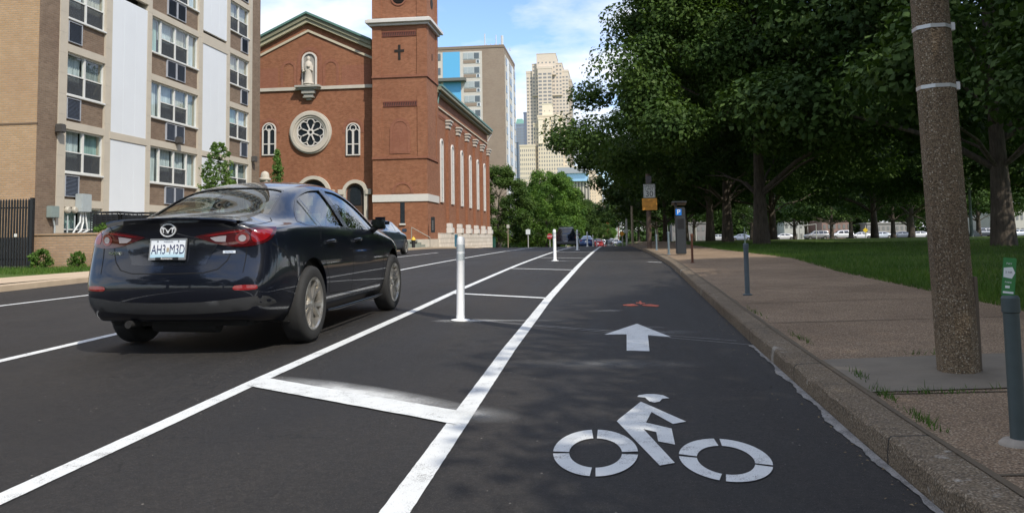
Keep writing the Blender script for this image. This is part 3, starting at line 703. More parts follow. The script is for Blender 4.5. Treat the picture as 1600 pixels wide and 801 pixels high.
# rose window
rx, rz = P(486, 207); rr_ = (P(518, 207)[0]-P(453, 207)[0])/2
mb = MB()
for q0, q1, d in ((1.0, .93, .16), (.93, .80, .26), (.80, .70, .18), (.70, .665, .08)): mb.ring(circ(rx, rz, rr_*q0, 56), circ(rx, rz, rr_*q1, 56), 'Y', YN-d, YN+.02)
rw_ = mb.obj('rose_window', STONE, ch)
mb = MB(); mb.prism(circ(rx, rz, rr_*.68, 48), 'Y', YN-.03, YN-.01); mb.obj('glazing', LEAD, rw_)
mb = MB(); R0 = rr_*.665
mb.ring(circ(rx, rz, R0*.24, 24), circ(rx, rz, R0*.12, 24), 'Y', YN-.12, YN-.03)
for k in range(8):
    a = math.pi/8+k*math.pi/4; ca, sa = math.cos(a), math.sin(a)
    def q_(r_, w_): return (rx+ca*r_-sa*w_, rz+sa*r_+ca*w_)
    mb.prism([q_(R0*.22, -.035), q_(R0*.62, -.05), q_(R0*.62, .05), q_(R0*.22, .035)], 'Y', YN-.115, YN-.03)
    a2 = k*math.pi/4; cx_, cz_ = rx+math.cos(a2)*R0*.68, rz+math.sin(a2)*R0*.68; r_ = R0*.29; o1 = []; o2 = []
    for j in range(15):
        b_ = a2-math.pi*.58+j*math.pi*1.16/14; o1.append((cx_+math.cos(b_)*r_, cz_+math.sin(b_)*r_)); o2.append((cx_+math.cos(b_)*(r_-.06), cz_+math.sin(b_)*(r_-.06)))
    mb.ring(o1, o2, 'Y', YN-.11, YN-.03, closed=False)
mb.ring(circ(rx, rz, R0*1.01, 40), circ(rx, rz, R0*.94, 40), 'Y', YN-.112, YN-.03)
mb.obj('tracery', TRIMW, rw_)
# lancet windows
for px_ in (552, 421):
    x0, zt = P(px_, 192); zb_ = P(px_, 243)[1]; w_ = P(563, 220)[0]-P(541, 220)[0]; h = zt-zb_
    o = arch(x0, zb_, w_, h); i = arch(x0, zb_+.08, w_-.16, h-.16)
    mb = MB(); mb.ring(o, i, 'Y', YN-.1, YN+.02); mb.box(x0-.04, x0+.04, YN-.09, YN, zb_+.08, zt-.45); mb.box(x0-w_/2+.1, x0+w_/2-.1, YN-.085, YN, zb_+h*.33, zb_+h*.36)
    mb.ring(circ(x0, zt-.38, .26, 18), circ(x0, zt-.38, .19, 18), 'Y', YN-.095, YN)
    for s in (-1, 1): 
        c_ = arch(x0+s*w_*.235, zb_+.1, w_*.40, h-.55, 8); c2 = arch(x0+s*w_*.235, zb_+.1, w_*.33, h-.62, 8); mb.ring(c_, c2, 'Y', YN-.092, YN)
    f = mb.obj('lancet_window', TRIMW, ch)
    mb = MB(); mb.prism(i, 'Y', YN-.03, YN-.012); mb.obj('pane', LEAD, f)
    mb = MB(); o2 = arch(x0, zt-w_/2-.2, w_+.55, w_/2+.55); o1 = arch(x0, zt-w_/2-.2, w_+.15, w_/2+.33); mb.ring(o2, o1, 'Y', YN-.03, YN+.01); mb.obj('arch_brick', RED2, ch)
# statue niche
x0, zt = P(484, 82); zb_ = P(484, 135)[1]; w_ = P(495, 100)[0]-P(474, 100)[0]
o = arch(x0, zb_, w_+.1, zt-zb_); i = arch(x0, zb_, w_-.14, zt-zb_-.12)
nf = MB().ring(o, i, 'Y', YN-.12, YN+.02).obj('niche', TRIMW, ch)
MB().prism(i, 'Y', YN-.012, YN-.004).obj('niche_back', mat('niche_grey', (.30, .29, .27), .8), nf)
mb = MB(); mb.ring(arch(x0, zb_, w_+.9, zt-zb_+.4), arch(x0, zb_, w_+.35, zt-zb_+.12), 'Y', YN-.04, YN+.01); mb.obj('arch_brick', RED2, ch)
mb = MB(); mb.lathe([(.34, 0), (.42, .12), (.30, .3), (.27, .9), (.32, 1.35), (.25, 1.7), (.10, 1.85), (.14, 1.98), (.13, 2.12), (.0, 2.22)], x0, YN-.25, zb_, 16)
mb.tube([(x0-.3, YN-.28, zb_+1.45), (x0-.36, YN-.38, zb_+1.0), (x0-.05, YN-.5, zb_+1.1)], [.1, .08, .06], 8); mb.tube([(x0+.28, YN-.28, zb_+1.45), (x0+.33, YN-.38, zb_+1.05), (x0+.08, YN-.5, zb_+1.25)], [.1, .08, .06], 8)
mb.lathe([(.0, -.12), (.12, -.05), (.14, .05), (.0, .15)], x0+.1, YN-.52, zb_+1.35, 10)
mb.lathe([(.4, -.02), (.36, .05), (.33, .2), (.26, .55), (.2, .6)], x0, YN-.27, zb_, 7)
st = mb.obj('saint_statue', STONE, ch, smooth=60)
mb = MB(); z = zb_
for k, (w2, d, h) in enumerate([(.95, .62, .16), (.72, .5, .14), (.5, .4, .3), (.36, .3, .22), (.42, .34, .08), (.2, .2, .16)]):
    mb.bbox(x0-w2, x0+w2, YN-d, YN-.002, z-h, z-.001, .02); z -= h
mb.obj('statue_bracket', mat('bracket_grey', (.36, .35, .31), .8), ch)
# blind arches and panels beside the niche
for s in (-1, 1):
    mb = MB(); xx = x0+s*1.62; zz = ZBAND+.12; hh = P(456, 95)[1]-zz
    mb.ring(arch(xx, zz, 1.25, hh), arch(xx, zz, .82, hh-.22), 'Y', YN-.035, YN+.01); mb.obj('arch_brick', RED2, ch)
    mb = MB(); mb.box(x0+s*2.45 if s > 0 else x0-4.7, x0+s*4.7 if s > 0 else x0-2.45, YN-.02, YN+.01, zz, zz+1.5); mb.obj('brick_panel', RED2, ch)
# doors: two visible portals
for px_, pt, wpx in ((491, 275, 58), (556, 281, 42)):
    x0, zt = P(px_, pt); w_ = wpx/F*YN; zb_ = zc+.8
    o = arch(x0, zb_, w_, zt-zb_, 18); i = arch(x0, zb_, w_-.5, zt-zb_-.25, 18)
    f = MB().ring(o, i, 'Y', YN-.3, YN+.02).obj('portal', STONE, ch)
    mb = MB(); mb.ring(i, arch(x0, zb_, w_-.62, zt-zb_-.31, 18), 'Y', YN-.05, YN+.02); mb.obj('archivolt', RED2, f)
    MB().prism(i, 'Y', YN-.04, YN-.02).obj('door_recess', mat('door_dark', (.035, .025, .02), .7, var=.5), f)
    mb = MB()
    for s in (-1, 1): mb.bbox(x0+s*.06 if s > 0 else x0-w_*.28, x0+w_*.28 if s > 0 else x0-.06, YN-.07, YN-.041, zb_, zb_+2.3, .01)
    mb.bbox(x0-w_*.28, x0+w_*.28, YN-.09, YN-.045, zb_+2.32, zb_+2.42, .01)
    mb.obj('door_leaf', mat('door_wood', (.09, .05, .03), .5), f)
    mb = MB(); mb.prism(arch(x0, zb_+2.5, w_-1.1, zt-zb_-3.0 if zt-zb_ > 3.8 else 1.0, 12), 'Y', YN-.075, YN-.042); mb.obj('fanlight', LEAD, f)
    mb = MB(); mb.bbox(x0-w_/2-.3, x0-w_/2+.15, YN-.4, YN-.01, zt-w_/2-.15, zt-w_/2+.25, .03); mb.bbox(x0+w_/2-.15, x0+w_/2+.3, YN-.4, YN-.01, zt-w_/2-.15, zt-w_/2+.25, .03); mb.obj('impost_stone', STONE, f)
# tower
mb = MB(); zTop = 26
mb.box(XT0, XT1, YT, YT1, zc, zTop); mb.obj('tower_wall', RED, ch)
zq = P(620, 34, YT)[1]
mb = MB()
for a, b, c in ((.20, -.3, -.12), (.42, -.12, .12), (.3, .12, .2)): mb.bbox(XT0-a, XT1+a, YT-a, YT1+a, zq+b, zq+c-.002, .02)
mb.obj('tower_cornice', TRIMW, ch)
za, zb2 = P(620, 306, YT)[1], P(620, 313, YT)[1]
mb = MB(); mb.bbox(XT0-.02, XT1+.07, YT-.07, YT1+.07, zb2-.1, za+.1, .01); mb.obj('stone_band', TRIMW, ch)
mb = MB(); mb.bbox(XT0-.15, XT1+.10, YT-.12, YT1+.1, zc-.1, zc+.75, .02); mb.obj('tower_plinth', STONE, ch)
tw = XT1-XT0; xm = (XT0+XT1)/2
def corbel(px0, px1, py):
    a, z = P(px0, py, YT); b = P(px1, py, YT)[0]; mb = MB(); mb.box(a, b, YT-.05, YT+.0, z+.10, z+.17); mb.box(a, b, YT-.05, YT+.0, z-.2, z-.15); n_ = 15
    for k in range(n_): 
        x = a+(b-a)*(k+.1)/n_; w_ = (b-a)/n_*.5; mb.add([(x, YT-.05, z-.15), (x+w_, YT-.05, z-.15), (x+w_*1.6, YT-.05, z+.10), (x+w_*.6, YT-.05, z+.10)], [(0, 1, 2, 3)])
    mb.obj('corbel_band', mat('corbel_dark', (.15, .05, .035), .9), ch)
    mb = MB(); mb.box(a, b, YT-.012, YT-.003, z-.15, z+.1); mb.obj('corbel_shadow', mat('corbel_shade_dark', (.06, .03, .025), .9), ch)  # dark sheet painted as the shadow between the corbel strips
corbel(597, 650, 54); corbel(599, 653, 163)
def pilasters(zlo, zhi):
    for a, b in ((XT0, XT0+tw*.17), (XT1-tw*.17, XT1)): MB().box(a, b, YT-.06, YT-.001, zlo, zhi).obj('pilaster', RED, ch)
    MB().box(XT1+.001, XT1+.06, YT, YT+.6, zlo, zhi).obj('pilaster', RED, ch); MB().box(XT1+.001, XT1+.06, YT1-.6, YT1, zlo, zhi).obj('pilaster', RED, ch)
pilasters(P(620, 118, YT)[1], zq-.31); pilasters(P(620, 245, YT)[1], P(620, 150, YT)[1]); pilasters(zq+.3, 25)
mb = MB(); mb.box(XT0-.03, XT1+.08, YT-.08, YT1, P(620, 118, YT)[1]-.15, P(620, 118, YT)[1]); mb.box(XT0-.03, XT1+.08, YT-.08, YT1, P(620, 245, YT)[1]-.15, P(620, 245, YT)[1]); mb.obj('string_course', RED2, ch)
x0, z0 = P(624, 82, YT)
mb = MB(); mb.box(x0-.09, x0+.09, YT-.03, YT-.004, z0-.55, z0+.55); mb.box(x0-.36, x0+.36, YT-.034, YT-.005, z0+.02, z0+.2); mb.box(XT1+.001, XT1+.03, (YT+YT1)/2-.08, (YT+YT1)/2+.08, z0-.3, z0+.2)
mb.obj('cross_slot', mat('slot_black', (.02, .015, .012), .9), ch)
for py0, py1, w_ in ((188, 240, 1.5),):
    x0, zt = P(625, 185, YT); zb_ = P(625, 240, YT)[1]; mb = MB(); mb.ring(arch(x0, zb_, 1.5, zt-zb_), arch(x0, zb_, 1.05, zt-zb_-.22), 'Y', YT-.035, YT+.01); mb.prism(arch(x0, zb_, 1.04, zt-zb_-.23), 'Y', YT-.012, YT+.01); mb.obj('arch_brick', RED2, ch)
x0, zt = P(629, 284, YT); zb_ = P(629, 302, YT)[1]; mb = MB(); mb.ring(arch(x0, zb_, 1.6, zt-zb_), arch(x0, zb_, 1.2, zt-zb_-.15), 'Y', YT-.035, YT+.01); mb.obj('arch_brick', RED2, ch)
x0, zt = P(629, 316, YT); zb_ = P(629, 349, YT)[1]
f = MB().box(x0-.16, x0+.16, YT-.03, YT-.003, zb_, zt).obj('slit_window', LEAD, ch)
MB().bbox(x0-.22, x0+.22, YT-.12, YT-.002, zb_-.12, zb_-.001, .01).obj('sill', TRIMW, f)
x0, z0 = P(623, -3, YT); rr2 = 10/F*YT*1.05
f = MB().ring(circ(x0, z0, rr2*1.25, 36), circ(x0, z0, rr2, 36), 'Y', YT-.06, YT).obj('round_opening', RED2, ch)
mb = MB(); mb.prism(circ(x0, z0, rr2, 30), 'Y', YT-.012, YT-.003)
for k in range(-4, 5): 
    hw = math.sqrt(max(.01, rr2**2-(k*rr2/4.6)**2)); mb.box(x0-hw, x0+hw, YT-.05, YT-.013, z0+k*rr2/4.6-.02, z0+k*rr2/4.6+.015)
mb.obj('louvre', mat('slot_black', (.02, .015, .012), .9), f)
mb = MB(); mb.prism(circ((YT+YT1)/2, z0, rr2*.9, 30), 'X', XT1+.003, XT1+.02); mb.obj('louvre', mat('slot_black', (.02, .015, .012), .9), f)
# side wall: pilasters, capitals, tall windows, plinth, cornice
Lw = Yend-YT1; nb = 6; bw = Lw/nb
mb = MB(); mb.box(XS-.2, XS+.55, YT1, Yend+.35, zS+.15, zS+.42); mb.box(XS-.2, XS+.30, YT1, Yend+.2, zS-.05, zS+.149); mb.obj('cornice', mat('cornice_olive', (.22, .22, .15), .7, var=.2), ch)
mb = MB(); mb.box(XS+.35, XS+.62, YT1, Yend+.4, zS+.40, zS+.56); mb.tube([(XS+.45, YT1+.7, zS+.4), (XS+.2, YT1+.6, zS-.3), (XS+.15, YT1+.4, zS-1.2), (XS+.15, YT1+.15, zS-2.2)], .06, 8); mb.obj('gutter', COPPER, ch)
mb = MB(); mb.tube([(XS+.5, Yend+.3, zS+.4), (XS+.4, Yend+.2, zS), (XS+.05, Yend+.05, zS-.7)], .07, 8); mb.obj('gutter_elbow', TRIMW, ch)
mb = MB(); mb.box(XS, XS+.1, YT1, Yend, zS-1.05, zS-.95); mb.obj('stone_band', mat('trim_tan', (.50, .45, .34), .7), ch)
for k in range(nb+1):
    y = YT1+.15+bw*k*.985
    if k: 
        MB().box(XS+.001, XS+.22, y-.35, y+.35, zc+1.9, zS-2.2).obj('pilaster', RED, ch)
        mb = MB(); mb.bbox(XS, XS+.3, y-.42, y+.42, zS-2.3, zS-2.0, .03); mb.bbox(XS, XS+.4, y-.5, y+.5, zS-2.0, zS-1.75, .03); mb.bbox(XS, XS+.48, y-.58, y+.58, zS-1.75, zS-1.6, .02); mb.obj('capital', STONE, ch)
        mb = MB(); mb.bbox(XS, XS+.5, y-.5, y+.5, zc+1.2, zc+1.65, .04); mb.bbox(XS, XS+.38, y-.4, y+.4, zc+1.65, zc+2.0, .04); mb.obj('pilaster_base', TRIMW, ch)
    if k < nb:
        yc = y+bw*.5; zb_ = zc+3.6+.0; h = P(703, 235, YT1)[1]-zb_
        f = MB().ring(arch(yc, zb_, 1.0, h+1.2), arch(yc, zb_+.1, .78, h+.95), 'X', XS-.1, XS+.10).obj('tall_window', TRIMW, ch)
        MB().prism(arch(yc, zb_+.1, .79, h+.95), 'X', XS+.003, XS+.02).obj('pane', mat('pale_blind', (.30, .33, .34), .4), f)
        mb = MB(); mb.box(XS+.02, XS+.05, yc-.02, yc+.02, zb_+.1, zb_+h+.9); 
        for q in range(5): mb.box(XS+.02, XS+.05, yc-.42, yc+.42, zb_+.4+q*h/5, zb_+.45+q*h/5)
        mb.obj('glazing_bar', TRIMW, f)
        mb = MB(); mb.box(XS-.0, XS+.08, y+.55, y+bw-.6, zS-1.6, zS-1.4)
        for q in range(8): mb.box(XS-.0, XS+.07, y+.6+q*(bw-1.4)/8, y+.75+q*(bw-1.4)/8, zS-1.75, zS-1.6)
        mb.obj('corbel_band', RED2, ch)
stone_block = brickmat('rusticated_stone', (.58, .55, .48), (.66, .62, .55), (.32, .30, .26), .9, .36, .02, .1, .1)
mb = MB(); mb.bbox(XS-.1, XS+.42, YT1-.3, Yend+.25, zc-1, zc+1.2, .03); mb.obj('plinth', stone_block, ch)
mb = MB(); y0 = onX(713, 375, XS+.45)[0]; z0 = zc+.1; mb.bbox(XS+.40, XS+.46, y0-.6, y0+.6, z0-.6, z0+1.0, .01); mb.obj('basement_door', mat('door_blue', (.03, .13, .20), .5), ch)
# steps and rails in front of the tower
stp = thing('stone_steps', 'grey stone entrance steps with iron handrails beside the church tower', 'steps', (-15, YT-1, zc))
mb = MB()
xs_a, xs_b = XT0-1.2, XT1+.3
for k in range(5): mb.bbox(xL, P(672-k*6, 385, YT-1)[0], YT-2.4+k*.34, YN, zc-.1+k*.16, zc+.06+k*.16, .01)
mb.obj('step_block', mat('step_stone', (.25, .27, .23), .85, var=.2), stp)
mb = MB(); 
for (pa, pb) in (((643, 355), (672, 371)), ((612, 352), (636, 372))):
    a = P(*pa, YT-.9); b = P(*pb, YT-2.0 if pa[0] < 640 else YT-.9)
    ya = YT-.9; yb = YT-2.4 if pa[0] < 640 else YT-.9
    mb.tube([(a[0], ya, a[1]), (b[0], yb, b[1]), (b[0], yb, zc)], .03, 6); mb.tube([(a[0], ya, a[1]), (a[0], ya, zc)], .03, 6)
mb.obj('handrail', mat('rail_grey', (.28, .26, .22), .5), stp)
x0, z0 = P(677, 351, YT-.05)
t = thing('notice_board', 'narrow black upright notice board on the church tower corner', 'sign', (x0, YT, z0))
mb = MB(); mb.bbox(x0-.14, x0+.14, YT-.22, YT-.13, z0-.55, z0+.55, .02); mb.obj('board', mat('banner_black', (.02, .022, .025), .5), t)
mb = MB()
for k in range(5): mb.box(x0-.05, x0+.05, YT-.225, YT-.221, z0-.35+k*.14, z0-.30+k*.14)
mb.obj('lettering', mat('banner_grey', (.25, .25, .25), .5), t)
# stone lantern pier in front of the church
x0, z0 = onY(414, 268, 50.5)
t = thing('stone_pier', 'pale stone pier with domed cap in front of the church', 'pier', (x0, 50.5, zl(50)))
mb = MB(); mb.bbox(x0-.25, x0+.25, 50.25, 50.75, zl(50)-.1, z0-.55, .02); mb.obj('shaft', STONE, t)
mb = MB(); mb.lathe([(.38, -.55), (.38, -.45), (.28, -.4), (.26, -.2), (.2, -.06), (.09, .0), (.0, .03)], x0, 50.5, z0, 16); mb.obj('cap', STONE, t, smooth=50)
# hydrant
hx, hy = -12.2, 50.0; hx = P(646, 380, hy)[0]; hz = zl(hy)
t = thing('fire_hydrant', 'black fire hydrant with yellow cap on the left pavement by the church', 'hydrant', (hx, hy, hz))
mb = MB(); mb.lathe([(.17, 0), (.17, .05), (.11, .07), (.11, .46), (.15, .48), (.15, .52), (.12, .54)], hx, hy, hz, 14); mb.lathe([(.06, -.22), (.06, .22)], hx, hy, hz+.38, 10, 'x'); mb.obj('barrel', BLK, t, smooth=40)
mb = MB(); mb.lathe([(.14, .54), (.13, .62), (.08, .70), (.03, .72), (.03, .78), (0, .78)], hx, hy, hz, 14); mb.obj('cap', mat('hydrant_yellow', (.65, .42, .04), .5), t, smooth=40)
# ================================================================== CARS
def carpaint(name, col, flake=.0, rough=.28):
    if name in MATS: return MATS[name]
    m, t = newmat(name)
    fl_ = t.noise(t.tc, 900, 1)
    t.t.links.new(t.mix(fl_, c4([x*.8 for x in col]), c4([x*1.25 for x in col])), t.b.inputs['Base Color'])
    t.b.inputs['Metallic'].default_value = flake; t.b.inputs['Roughness'].default_value = rough; t.b.inputs['Specular IOR Level'].default_value = .25
    t.b.inputs['Coat Weight'].default_value = 1; t.b.inputs['Coat Roughness'].default_value = .025; t.b.inputs['Coat IOR'].default_value = 1.5
    d = t.noise(t.tc, 2.5, 5); t.t.links.new(t.math('ADD', t.math('MULTIPLY', d, .05), .0), t.b.inputs['Coat Roughness'])
    MATS[name] = m; return m
TYRE = mat('tyre_rubber', (.02, .02, .02), .8, var=.3, scale=30, bump=.002)
PLAST = mat('black_plastic', (.015, .015, .016), .55, var=.2)
ALLOY = mat('alloy_silver', (.50, .48, .44), .3, metal=.85, var=.1)
CHROME = mat('chrome', (.8, .8, .82), .08, metal=1, var=.02)
CGLASS = glassmat('car_glass', (.62, .78, .70), .62)
SEATM = mat('seat_tan', (.45, .37, .27), .8)
DARKIN = mat('interior_dark', (.03, .028, .026), .8)
REDL = mat('tail_lens_red', (.20, .005, .008), .12, var=.2, coat=1., spec=.5)
DKRED = mat('tail_lens_dark', (.055, .003, .005), .1, var=.2, coat=1.)
CLEARL = mat('clear_lens', (.32, .30, .32), .12, var=.15, scale=40, coat=1.)
UNDER = mat('underbody', (.012, .012, .012), .9)
def IT(tb): 
    a = [p[0] for p in tb]; b = [p[1] for p in tb]
    return lambda y: float(_pchip(a, b, y))

def WY(y): return y+.13*max(0., min(1., (y-.75)/.35))*max(0., min(1., (3.95-y)/.5))
SEDAN = dict(
 L=4.58, ys=[.10, .24, .42, .62, .82, 1.08, 1.4, 1.75, 2.1, 2.5, 2.85, 3.12, 3.42, 3.72, 4.0, 4.25, 4.46],
 zb=IT([(0, .31), (.12, .27), (.5, .23), (.8, .20), (3.9, .19), (4.3, .20), (4.58, .24)]),
 W=IT([(0, .72), (.12, .775), (.3, .845), (.6, .882), (.95, .8975), (1.6, .890), (2.5, .888), (3.2, .892), (3.68, .8975), (4.0, .875), (4.3, .80), (4.5, .68)]),
 zs=IT([(0, .93), (.3, .965), (.7, .985), (1.1, .985), (2.0, .945), (3.0, .90), (3.6, .86), (4.1, .78), (4.4, .69), (4.58, .62)]),
 zc=IT([(.1, 1.063), (.3, 1.062), (.55, 1.075), (.72, 1.10), (.95, 1.185), (1.2, 1.28), (1.45, 1.36), (1.75, 1.418), (2.1, 1.45), (2.45, 1.453), (2.8, 1.425), (3.05, 1.36), (3.35, 1.22), (3.68, 1.045), (3.85, .99), (4.2, .92), (4.46, .80)]),
 cr=IT([(.1, .02), (.6, .02), (1.0, .035), (1.5, .055), (2.2, .06), (2.9, .06), (3.4, .055), (3.8, .03), (4.46, .05)]),
 xr=IT([(.1, .60), (.5, .62), (.72, .62), (1.0, .595), (1.4, .56), (1.8, .545), (2.4, .55), (2.9, .575), (3.3, .63), (3.7, .68), (4.1, .62), (4.46, .48)]),
 xb=IT([(.1, .67), (.4, .735), (.8, .775), (1.2, .79), (2.0, .805), (3.0, .815), (3.5, .80), (3.9, .76), (4.3, .66), (4.46, .56)]),
 rear=IT([(.2, .10), (.31, .06), (.42, .015), (.55, .0), (.63, .012), (.68, .055), (.80, .085), (.92, .10), (1.0, .10), (1.04, .055), (1.07, .05)]),
 wheels=(.98, 3.68), wr=.335, hs=(.455, .63, .80))
SUV = dict(
 L=4.95, ys=[.06, .16, .32, .6, .95, 1.3, 1.7, 2.1, 2.5, 2.85, 3.15, 3.4, 3.7, 4.0, 4.35, 4.6, 4.85],
 zb=IT([(0, .42), (.3, .38), (4.6, .38), (4.95, .42)]),
 W=IT([(0, .86), (.2, .93), (.6, .97), (2, .985), (4.2, .975), (4.6, .93), (4.9, .84)]),
 zs=IT([(0, 1.14), (2, 1.14), (3.6, 1.12), (4.5, 1.08), (4.95, .95)]),
 zc=IT([(.05, 1.80), (.3, 1.88), (.8, 1.915), (2.0, 1.92), (2.8, 1.88), (3.1, 1.78), (3.35, 1.58), (3.65, 1.27), (3.9, 1.21), (4.5, 1.17), (4.85, 1.05)]),
 cr=IT([(0, .04), (3, .05), (3.7, .03), (4.9, .04)]),
 xr=IT([(0, .66), (2.8, .68), (3.3, .74), (3.7, .78), (4.85, .70)]),
 xb=IT([(0, .84), (.5, .88), (3.5, .89), (4.85, .75)]),
 rear=IT([(.3, .08), (.45, .0), (.68, .0), (.74, .06), (1.1, .06), (1.4, .12), (1.8, .28), (1.93, .36)]),
 wheels=(.98, 3.85), wr=.38, hs=(.60, .84, 1.0))
def car_surface(S, level):
    """half-car control cage wrapped over body side, roof and both ends, then subdivided and mirrored"""
    K, J = 5, 5; ys_ = S['ys']; I = len(ys_)
    rows = {}
    def ring(i):
        y = ys_[i]; W_ = S['W'](y); zb = S['zb'](y); h1, h2, h3 = S['hs']
        yw = WY(y) if S is SEDAN else y
        zs_ = S['zs'](y); zc_ = S['zc'](yw); xr, xb = min(S['xr'](yw), W_*.8), min(S['xb'](y), W_*.93); cr_ = S['cr'](y)
        f = min(1., max(0., (zs_-zb)/(.72 if S is SEDAN else .7)))
        side = [(W_*.86, zb), (W_*.955, zb+.09), (W_*.992, zb+(h1-.2)*1.0), (W_, zb+(h2-.2)), (W_*.985, min(zb+(h3-.2), zs_-.05)), (W_*.945, zs_)]
        top = [(0, zc_), (xr*.42, zc_-cr_*.12), (xr*.80, zc_-cr_*.5), (xr, zc_-cr_-.02), (xb, None), (W_*.945, zs_)]
        hgt = zc_-cr_-.02
        zbelt = zs_+.035 if hgt > zs_+.06 else zs_+(hgt-zs_)*.5
        top[4] = (xb, zbelt)
        bot = [(0, zb), (W_*.25, zb), (W_*.5, zb), (W_*.7, zb), (W_*.8, zb), side[0]]
        return bot, side, top
    def yshift(i, x, z):
        y = ys_[i]
        if i <= 3:
            w_ = [1, .8, .45, .15][i]
            b = .14*(abs(x)/.8)**2.2
            return y+w_*(S['rear'](z)-.075)*(1 if i < 2 else .5)+w_*b*(.5 if i else 1)
        if i >= I-3:
            w_ = [.2, .55, 1][i-(I-3)]; return y-w_*.28*(abs(x)/.8)**2.2
        return y
    bm = bmesh.new(); V = {}
    def vert(key, co):
        if key not in V: V[key] = bm.verts.new(co)
        return V[key]
    def pv(i, j, k):
        b, s_, t = ring(i)
        if 0 < j < J: x, z = s_[j]
        elif j == 0: x, z = b[k]
        else: x, z = t[k]
        return vert((i, j, k), (x, yshift(i, x, z), z))
    for i in range(I-1):
        for k in range(K):
            bm.faces.new((pv(i, 0, k), pv(i, 0, k+1), pv(i+1, 0, k+1), pv(i+1, 0, k)))
            bm.faces.new((pv(i, J, k), pv(i+1, J, k), pv(i+1, J, k+1), pv(i, J, k+1)))
        for j in range(J):
            bm.faces.new((pv(i, j, K), pv(i, j+1, K), pv(i+1, j+1, K), pv(i+1, j, K)))
    for i in (0, I-1):     # end faces: Coons grid from the ring
        b, s_, t = ring(i)
        for k in range(K):
            for j in range(1, J):
                xb_, zb_ = b[k]; xt_, zt_ = t[k]; f = j/J
                xs, zs_ = s_[j]
                zz = b[0][1]+(t[0][1]-b[0][1])*f
                # heights follow the side rows at the corner and spread evenly in the middle
                zside = s_[j][1]; kk = (k/K)**2; z = zz*(1-kk)+zside*kk
                x = xs*(xt_*f/max(t[K][0], .01)+xb_*(1-f)/max(b[K][0], .01)) if k else 0
                V[(i, j, k)] = bm.verts.new((x, yshift(i, x, z) if i == 0 else ys_[i]+.1*(1-(x/.8)**2)*math.sin(f*3.1), z))
        for k in range(K):
            for j in range(J): bm.faces.new((pv(i, j, k), pv(i, j, k+1), pv(i, j+1, k+1), pv(i, j+1, k)))
    me = bpy.data.meshes.new('cage'); bmesh.ops.recalc_face_normals(bm, faces=bm.faces)
    # mirror
    g = bmesh.ops.duplicate(bm, geom=bm.verts[:]+bm.edges[:]+bm.faces[:])['geom']
    nv = [e for e in g if isinstance(e, bmesh.types.BMVert)]
    for v in nv: v.co.x *= -1
    bmesh.ops.reverse_faces(bm, faces=[e for e in g if isinstance(e, bmesh.types.BMFace)])
    bmesh.ops.remove_doubles(bm, verts=bm.verts, dist=1e-4)
    cl = bm.edges.layers.float.get('crease_edge') or bm.edges.layers.float.new('crease_edge')
    for e in bm.edges:
        a, b = e.verts[0].co, e.verts[1].co
        if a.y < .22 and b.y < .22 and a.z > S['zc'](.1)-.10 and b.z > S['zc'](.1)-.10 and abs(a.x) < .7 and abs(b.x) < .7 and abs(a.z-b.z) < .03 and S is SEDAN and max(a.y, b.y) < .16: e[cl] = .6
    bmesh.ops.recalc_face_normals(bm, faces=bm.faces); bm.to_mesh(me); bm.free()
    o = bpy.data.objects.new('cage', me); COL.objects.link(o)
    md = o.modifiers.new('s', 'SUBSURF'); md.levels = level; md.render_levels = level
    me2 = bake(o); return me2
def bake(o):
    dg = bpy.context.evaluated_depsgraph_get(); me = bpy.data.meshes.new_from_object(o.evaluated_get(dg)); bpy.data.objects.remove(o); return me
def cut(me, cutters, op='DIFFERENCE'):
    o = bpy.data.objects.new('tmp', me); COL.objects.link(o); cs = []
    for c in cutters:
        cm = bpy.data.meshes.new('c'); cm.from_pydata(c.v, [], c.f)
        bm = bmesh.new(); bm.from_mesh(cm); bmesh.ops.recalc_face_normals(bm, faces=bm.faces); bm.to_mesh(cm); bm.free()
        co = bpy.data.objects.new('c', cm); COL.objects.link(co); cs.append(co)
        md = o.modifiers.new('b', 'BOOLEAN'); md.operation = op; md.solver = 'EXACT'; md.object = co
    r_ = bake(o)
    for c in cs: bpy.data.objects.remove(c)
    return r_
def smooth_outline(pts, n=6, keep=()):
    """closed Catmull-Rom through the points"""
    o = []; N = len(pts)
    for i in range(N):
        p0, p1, p2, p3 = [np.array(pts[(i+q) % N], float) for q in (-1, 0, 1, 2)]
        if i in keep: p0 = p1
        if (i+1) % N in keep: p3 = p2
        for k in range(n):
            t = k/n; o.append(tuple(.5*((2*p1)+(-p0+p2)*t+(2*p0-5*p1+4*p2-p3)*t*t+(-p0+3*p1-3*p2+p3)*t**3)))
    return o
